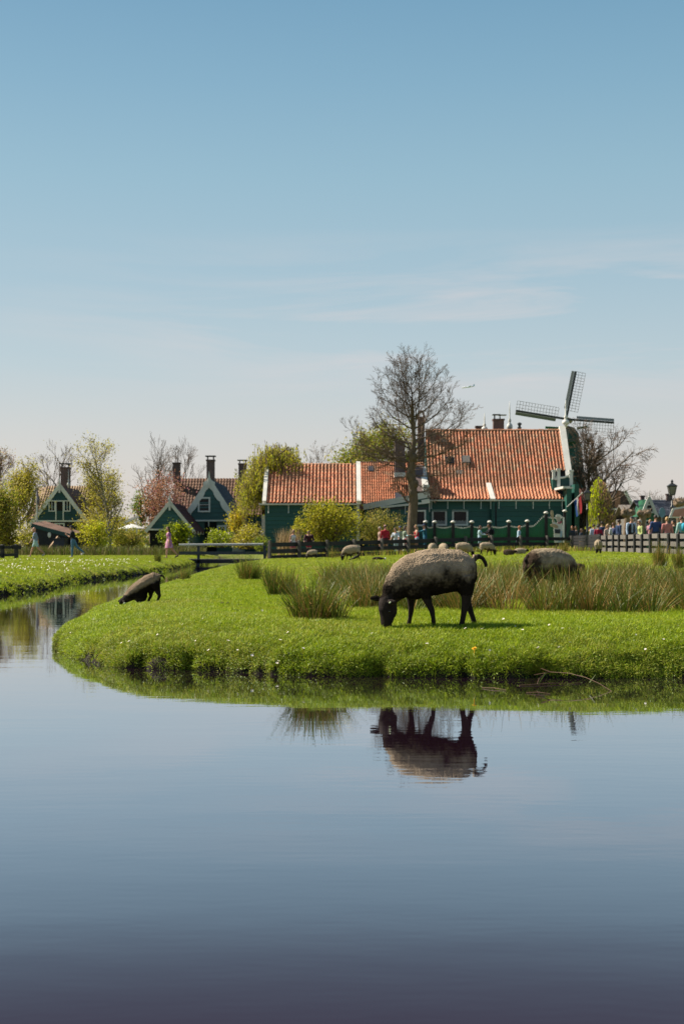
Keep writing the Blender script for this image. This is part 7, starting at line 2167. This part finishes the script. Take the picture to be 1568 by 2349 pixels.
def rush_clump(px, py, d, half_px, h, label, n, seed, dry=.25, sub=5):
    random.seed(seed)
    x = wx(px, d); z = H(x, d)
    mb = MB(); R_ = half_px / F * d
    for k in range(sub):
        dx = random.uniform(-.55, .55) * R_; dy = random.uniform(-.4, .4) * R_
        rush_tuft(mb, x + dx, d + dy, z, h * random.uniform(.85, 1.1), R_ * .75, n // sub, dry)
    top(mb, 'rush_clump', [M_rush, M_rushdry], (x, d, z), label, 'rushes', 'clumps of rushes on the meadow')
rush_clump(742, 1425, 13.85, 92, .44, 'large bushy rush clump left of the head of the big sheep', 900, 1, .22, 7)
rush_clump(650, 1358, 21.0, 42, .46, 'slender rush clump behind and left of the large one', 420, 2, .2)
rush_clump(574, 1330, 30.0, 36, .55, 'round dark rush clump closest to the footbridge', 560, 3, .12)
rush_clump(628, 1350, 24.5, 26, .42, 'small rush clump between the round one and the slender one', 260, 4, .18)
rush_clump(420, 1330, 31.5, 20, .40, 'narrow rush clump at the channel edge right of the kneeling lamb', 220, 5, .15)
rush_clump(1290, 1262, 76, 15, .75, 'tall rush clump at the foot of the paddock fence', 200, 6, .3)
rush_clump(1512, 1310, 40, 26, .75, 'tall rush clump on the open grass before the palisade', 380, 7, .3)
rush_clump(1560, 1312, 38, 22, .7, 'rush clump at the right edge before the palisade', 300, 8, .3)
rush_clump(762, 1270, 74, 13, .7, 'wispy rush clump beside the fence post right of the lamb', 130, 9, .4)
rush_clump(358, 1262, 62, 14, .6, 'dark rush clump on the far bank behind the kneeling lamb', 200, 10, .15)
rush_clump(405, 1300, 60, 17, .55, 'rush clump on the far bank under the bridge head', 200, 11, .25)
random.seed(55)
mb = MB()
cnt = 0
for i in range(1250):
    y = 15.2 + 14.5 * random.random() ** 1.25
    x = random.uniform(-.4, 9.5)
    px = 784 + F * x / y
    fr = 815 + 40 * noise.noise(Vector((y * .5, 1, 1))) - (y - 15.5) * 9
    if px < fr or px > 1640: continue
    edge = 15.55 + .45 * noise.noise(Vector((x * 1.1, 4, 2))) + (.9 if px < 930 else 0) - .12 * (x > 1.2)
    if y < edge: continue
    den = noise.noise(Vector((x * .8, y * .55, 7)))
    if den < -.22 and y > edge + .7: continue
    if abs(px - 1270) < 72 and 17.4 < y < 19.9 and random.random() < .85: continue
    h = random.uniform(.34, .58) * (1.0 if y < 20 else .9)
    rush_tuft(mb, x, y, H(x, y), h, random.uniform(.28, .46), 62 if y < 19 else 42, random.choice((.06, .12, .22, .4, .55)))
    cnt += 1
o = mb.build('rushes', [M_rush, M_rushdry]); tag(o, 'tangled green and straw coloured rushes behind the big sheep', 'rushes', kind='stuff')
# ------------------------------------------------------------------ grass, flowers, litter
def tuft_mesh(name, n, h, r, mats_, w=.0026, lean=.5, leafy=False):
    mb = MB()
    for i in range(n):
        a = random.random() * 6.283; rr = r * math.sqrt(random.random())
        x, y = math.cos(a) * rr, math.sin(a) * rr
        hh = h * random.uniform(.45, 1.15)
        ox, oy = random.gauss(0, lean) * hh, random.gauss(0, lean) * hh
        t = random.random() * 3.14; ux, uy = math.cos(t) * w, math.sin(t) * w
        mi = random.randrange(len(mats_))
        if leafy and random.random() < .6:
            c = Vector((x + ox, y + oy, hh * .75)); s = w * random.uniform(2.2, 3.4)
            u, v = rv(), rv(); u.z *= .35; v.z *= .35
            mb.add([tuple(c - u * s), tuple(c + v * s * .8), tuple(c + u * s), tuple(c - v * s * .8)], [(0, 1, 2, 3)], mi)
        else:
            mb.add([(x - ux, y - uy, -.01), (x + ux, y + uy, -.01), (x + ox * .45 + ux * .8, y + oy * .45 + uy * .8, hh * .6), (x + ox * .45 - ux * .8, y + oy * .45 - uy * .8, hh * .6), (x + ox, y + oy, hh * .95)], [(0, 1, 2, 3), (3, 2, 4)], mi)
    return mb.mesh(name, mats_)
def scatter(name, label, mesh, density, tufts, smin, smax, seed, cat='grass', align=1.0):
    """an object whose nodes strew the tuft meshes over its surface; density in tufts per square metre from a vertex attribute"""
    me = mesh
    at = me.attributes.new('density', 'FLOAT', 'POINT'); at.data.foreach_set('value', np.asarray(density, np.float32))
    ob = bpy.data.objects.new(name, me); COL.objects.link(ob); tag(ob, label, cat, kind='stuff')
    col = bpy.data.collections.new(name + '_tufts')
    for t in tufts: col.objects.link(bpy.data.objects.new(t.name, t))
    g = bpy.data.node_groups.new(name + '_scatter', 'GeometryNodeTree')
    g.interface.new_socket('Geometry', in_out='INPUT', socket_type='NodeSocketGeometry')
    g.interface.new_socket('Geometry', in_out='OUTPUT', socket_type='NodeSocketGeometry')
    Nn, Ll = g.nodes, g.links
    gi, go = Nn.new('NodeGroupInput'), Nn.new('NodeGroupOutput')
    na = Nn.new('GeometryNodeInputNamedAttribute'); na.data_type = 'FLOAT'; na.inputs['Name'].default_value = 'density'
    dp = Nn.new('GeometryNodeDistributePointsOnFaces'); dp.inputs['Seed'].default_value = seed
    Ll.new(gi.outputs[0], dp.inputs['Mesh']); Ll.new(na.outputs['Attribute'], dp.inputs['Density'])
    ci = Nn.new('GeometryNodeCollectionInfo'); ci.inputs['Collection'].default_value = col; ci.inputs['Separate Children'].default_value = True; ci.inputs['Reset Children'].default_value = True
    ip = Nn.new('GeometryNodeInstanceOnPoints'); ip.inputs['Pick Instance'].default_value = True
    rr = Nn.new('FunctionNodeRandomValue'); rr.data_type = 'FLOAT_VECTOR'; rr.inputs[0].default_value = (-.25, -.25, 0); rr.inputs[1].default_value = (.25, .25, 6.283)
    rt = Nn.new('FunctionNodeRotateRotation'); rt.rotation_space = 'LOCAL'
    e2 = Nn.new('FunctionNodeEulerToRotation'); Ll.new(rr.outputs[0], e2.inputs[0])
    Ll.new(dp.outputs['Rotation'], rt.inputs[0]); Ll.new(e2.outputs[0], rt.inputs[1])
    rs = Nn.new('FunctionNodeRandomValue'); rs.data_type = 'FLOAT'; rs.inputs[2].default_value = smin; rs.inputs[3].default_value = smax
    Ll.new(dp.outputs['Points'], ip.inputs['Points']); Ll.new(ci.outputs[0], ip.inputs['Instance']); Ll.new(rt.outputs[0], ip.inputs['Rotation']); Ll.new(rs.outputs[1], ip.inputs['Scale'])
    Ll.new(ip.outputs[0], go.inputs[0])
    md = ob.modifiers.new('scatter', 'NODES'); md.node_group = g
    return ob
random.seed(12)
lawn = [tuft_mesh('lawn_tuft', 16, .045, .06, [M_grass, M_grass, M_clover]) for _ in range(3)] + [tuft_mesh('clover_tuft', 18, .035, .06, [M_clover, M_grass], leafy=True)]
bankt = [tuft_mesh('bank_tuft', 16, .042, .04, [M_grass, M_clover], lean=.6) for _ in range(2)] + [tuft_mesh('moss_tuft', 26, .03, .045, [M_clover, M_clover, M_grass], leafy=True, lean=.6) for _ in range(2)]
mosst = [tuft_mesh('moss_tuft', 24, .03, .045, [M_moss, M_moss, M_clover], leafy=True, lean=.6) for _ in range(2)]
far_t = [tuft_mesh('meadow_tuft', 14, .05, .12, [M_grass, M_grass, M_clover], w=.006) for _ in range(3)]
# near bank face and lip
jj = np.tile(np.arange(nm), nn)
dist = near_V[:, 1]
dn = np.where(jj < 2, 0, np.where(jj < 9, 2300, np.where(jj < 14, 2100, 1300))) * np.where(dist < 17, 1.0, np.where(dist < 24, .55, .2))
nz = np.array([noise.noise(Vector((v[0] * 2.2, v[1] * 2.2, v[2] * 3 + 3))) for v in near_V])
nz2 = np.array([noise.noise(Vector((v[0] * 3.6, v[1] * 3.6, v[2] * 4))) + .5 * noise.noise(Vector((v[0] * 9.3, v[1] * 9.3, v[2] * 9))) for v in near_V])
dn = dn * np.where(jj < 9, np.clip(.42 + 1.9 * nz2 + .36 * (jj - 3.6), 0.08, 1.2), np.where(jj < 14, np.clip(1.0 + 1.3 * nz, .1, 2), 1))
dn = np.where(near_V[:, 0] > 7.2, 0, dn)
scatter('bank_grass', 'short dense grass on the near bank edge', near_me.copy(), np.where(jj < 4, dn * .4, dn), bankt, .55, 1.15, 3)
scatter('bank_moss', 'dark moss and clover hanging over the near bank edge', near_me.copy(), np.where(jj < 4, dn * .75, np.where(jj < 8, dn * .2, 0)), mosst, .55, 1.2, 13)
ax, ay = spaced([(-4.5, 11, .25)]), spaced([(12, 20, .2), (20, 32, .4)])
m1, V1, S1 = grid_mesh('grass', ax, ay)
d1 = np.where(S1 > 1.0, np.where(V1[:, 1] < 16, 900, np.where(V1[:, 1] < 20, 480, 200)), 0) * (np.abs(V1[:, 0]) < V1[:, 1] * .33 + .6)
scatter('lawn_grass', 'short grazed grass of the meadow near the big sheep', m1, d1, lawn, .6, 1.15, 4)
ax, ay = spaced([(-5, 27, .6)]), spaced([(30, 80, .8)])
m2, V2, S2 = grid_mesh('grass', ax, ay)
d2 = np.where(S2 > .1, np.where(V2[:, 1] < 45, 42, 16), 0) * (np.abs(V2[:, 0]) < V2[:, 1] * .33 + .6)
scatter('meadow_grass', 'grazed grass of the meadow towards the fence', m2, d2, far_t, .7, 1.2, 5)
ax, ay = spaced([(-32, -6.5, .5)]), spaced([(26, 96, .6)])
m3, V3, S3 = grid_mesh('grass', ax, ay)
d3 = np.where((S3 > .05) & (V3[:, 0] < -6.5), np.where(V3[:, 1] < 55, 46, 22), 0) * (np.abs(V3[:, 0]) < V3[:, 1] * .33 + .5)
scatter('far_bank_grass', 'grass of the left bank beyond the channel', m3, d3, far_t, .7, 1.2, 6)
jl = np.tile(np.arange(lm), ln)
dl = np.where(jl < 6, 0, 130) * (left_V[:, 1] > 26)
scatter('far_bank_edge', 'longer grass hanging over the left bank edge', left_me.copy(), dl, far_t, .6, 1.3, 7)

# daisies: single ones near, a carpet on the left bank
M_petal = mat('daisy_white', (.74, .70, .66), (.66, .60, .58), rough=.7)
M_disc = mat('daisy_yellow', (.6, .42, .03))
def flower(b, x, y, z, r, mi=0, tilt=.5):
    u = Vector((random.gauss(0, tilt) - .25, random.gauss(0, tilt) - .25, 1)).normalized()
    s = u.cross(Vector((1, 0, .1))).normalized(); t = u.cross(s)
    n = 8; c = Vector((x, y, z))
    vs = [tuple(c)] + [tuple(c + s * (r * math.cos(6.283 * i / n)) + t * (r * math.sin(6.283 * i / n)) + u * (.25 * r)) for i in range(n)]
    b.add(vs, [(0, 1 + i, 1 + (i + 1) % n) for i in range(n)], mi)
    b.add([tuple(c + s * (r * .35 * math.cos(6.283 * i / 5)) + t * (r * .35 * math.sin(6.283 * i / 5)) + u * (.22 * r)) for i in range(5)], [(0, 1, 2, 3, 4)], mi + 1)
def dais_at(px, py):
    """the near-bank ground point under a frame point"""
    lo = None
    d = 11.9
    while d < 30:
        x = wx(px, d)
        if wz(py, d) <= H(x, d) + .03: return x, d, H(x, d)
        d += .03
    return None
random.seed(21)
spots = [(282, 1478), (293, 1472), (248, 1500), (200, 1466), (255, 1450), (300, 1440), (365, 1455), (545, 1500), (575, 1520), (620, 1533), (632, 1540), (640, 1535), (700, 1495), (762, 1448), (782, 1452), (848, 1455), (860, 1462), (690, 1442), (655, 1452),
         (580, 1468), (640, 1470), (1030, 1428), (1062, 1440), (1100, 1445), (1150, 1420), (1180, 1437), (1195, 1450), (1258, 1435), (1290, 1440), (1310, 1480), (1345, 1445), (1390, 1438), (1430, 1430), (1390, 1505), (1482, 1500), (1525, 1470), (1180, 1515), (1168, 1520), (1122, 1523), (980, 1480),
         (510, 1430), (470, 1420), (420, 1435), (380, 1410), (440, 1395), (540, 1408), (600, 1400), (330, 1423), (520, 1470), (450, 1475), (480, 1500), (900, 1468), (934, 1452), (1010, 1470), (1235, 1500), (1280, 1510), (1460, 1455), (1552, 1440), (160, 1455), (185, 1440), (212, 1420), (246, 1400), (262, 1388), (345, 1392), (395, 1378)]
for px, py in spots:
    px += random.uniform(-5, 5); py += random.uniform(-3, 3)
    q = dais_at(px, py)
    if q is None: continue
    x, y, z = q
    b = MB(); flower(b, x, y, z + .035, random.uniform(.009, .014)); b.tube([(x, y, z - .01), (x, y, z + .035)], [.002, .002], 3, 1)
    top(b, 'daisy', [M_petal, M_disc], (x, y, z), 'small white daisy in the grass of the near bank', 'flower', 'daisies on the near bank')
q = dais_at(1087, 1506)
b = MB(); x, y, z = q
for k in range(5): flower(b, x + random.gauss(0, .004), y - .01, z + .05 + .003 * k, .022 - .003 * k, 0, .2)
b.tube([(x, y, z - .02), (x, y, z + .05)], [.003, .003], 4, 1)
top(b, 'dandelion', [mat('dandelion_yellow', (.75, .42, .01), (.65, .32, .01)), mat('dandelion_core', (.7, .35, .01))], (x, y, z), 'single yellow dandelion on the bank edge below the hind legs of the big sheep', 'flower')
b = MB()
for i in range(1100):
    y = 30 + 32 * random.random() ** 1.4; x = -7.9 - 13 * random.random() ** 1.3
    if noise.noise(Vector((x * .55, y * .22, 3))) < -.05 - .25 * random.random(): continue
    if abs(x) > y * .26: continue
    S_ = -7.6 - x
    if S_ < .2: continue
    z = H(x, y) + .09
    r = random.uniform(.012, .026)
    b.add([(x - r * .8, y - r * .3, z - r * .75), (x + r * .35, y - r, z - r * .2), (x + r * .8, y + r * .3, z + r * .75), (x - r * .35, y + r, z + r * .2)], [(0, 1, 2, 3)])
for i in range(260):
    y = random.uniform(20, 46); x = random.uniform(-3.4, 8)
    if abs(x) > y * .25 or H(x, y) < .3: continue
    z = H(x, y) + .045; r = .012
    b.add([(x - r, y, z - r * .3), (x, y - r, z), (x + r, y, z + r * .3), (x, y + r, z)], [(0, 1, 2, 3)])
o = b.build('daisies', [M_petal]); tag(o, 'carpet of small white daisies on the left bank', 'flowers', kind='stuff')
# droppings on the meadow
M_dung = mat('dung', (.03, .02, .012), (.05, .035, .02), rough=.9, scale=30, bump=.6)
for px, py, lb in ((545, 1386, 'dark dropping on the grass left of the large rush clump'), (540, 1399, 'small dark dropping just below another on the grass'), (412, 1384, 'small dark dropping right of the kneeling lamb'), (515, 1382, 'crumb of dark dropping on the left part of the meadow'), (1315, 1441, 'dark dropping on the grass at the right below the rushes')):
    q = dais_at(px, py)
    if q is None: continue
    b = MB()
    for k in range(6): b.ball((q[0] + random.uniform(-.05, .05), q[1] + random.uniform(-.03, .03), q[2] + .015), random.uniform(.014, .024), 6, 4)
    top(b, 'dropping', M_dung, q, lb, 'dropping')
# reed stems in the water
M_stem = mat('dead_stem', (.17, .09, .045), (.10, .055, .03), rough=.7, scale=10)
def wp(px, py, d): return W(px, py, d)
def px7(a, b): return ((1900 + a / 1.88) / 1.7436, (2500 + b / 1.88) / 1.7436)
d0 = F * 1.1 / (px7(1025, 497)[1] - 1250)
pts = [W(*px7(a, b_), d0 + k) for (a, b_), k in zip(((440, 375), (560, 353), (700, 362), (830, 395), (930, 440), (1025, 499)), (.42, .40, .32, .2, .1, 0))]
b = MB(); b.tube(pts, [.002, .003, .003, .0028, .0025, .002], 5); b.tube([W(*px7(560, 353), d0 + .4), W(*px7(490, 325), d0 + .42)], [.005, .003], 4); b.tube([W(*px7(530, 360), d0 + .4), W(*px7(480, 400), d0 + .35), W(*px7(464, 443), d0 + .3)], [.005, .005, .003], 4)
b.tube([W(*px7(525, 362), d0 + .4), W(*px7(470, 448), d0 + .3)], [.008, .002], 4, 1); b.tube([W(*px7(858, 434), d0 + .16), W(*px7(902, 374), d0 + .16)], [.008, .002], 4, 1)
top(b, 'reed_stem', [M_stem, M_rush], tuple(pts[-1]), 'arching dead reed stem dipping into the water at the right of the bank', 'stem')
def floater(p0, p1, r, label, m):
    a, b_ = px7(*p0), px7(*p1)
    A, B = W(*a, F * 1.1 / (a[1] - 1250)), W(*b_, F * 1.1 / (b_[1] - 1250)); A.z = B.z = .004
    q = MB(); mid = A.lerp(B, .5) + Vector((0, .01, .006)); q.tube([A, mid, B], [r, r * 1.1, r * .6], 6); top(q, 'floating_reed', m, tuple(A), label, 'stem')
floater((330, 458), (800, 440), .004, 'longest floating reed under the arching stem', M_stem)
floater((50, 476), (230, 492), .003, 'short floating reed left of the longest one', M_stem)
floater((1190, 381), (1568, 384), .004, 'floating reed close under the bank at the right edge', M_reed)
floater((380, 512), (560, 520), .003, 'thin floating reed just below the longest one', M_stem)
b = MB()
A = Vector((wx(665, 12.0), F * 1.1 / (1542 - 1250) - .25, .006)); B = A + Vector((.55, -.02, .0))
b.tube([A, A.lerp(B, .5) + Vector((0, 0, .012)), B], [.004, .007, .004], 6); top(b, 'floating_reed', M_reed, tuple(A), 'pale floating reed under the bank left of the centre', 'stem')
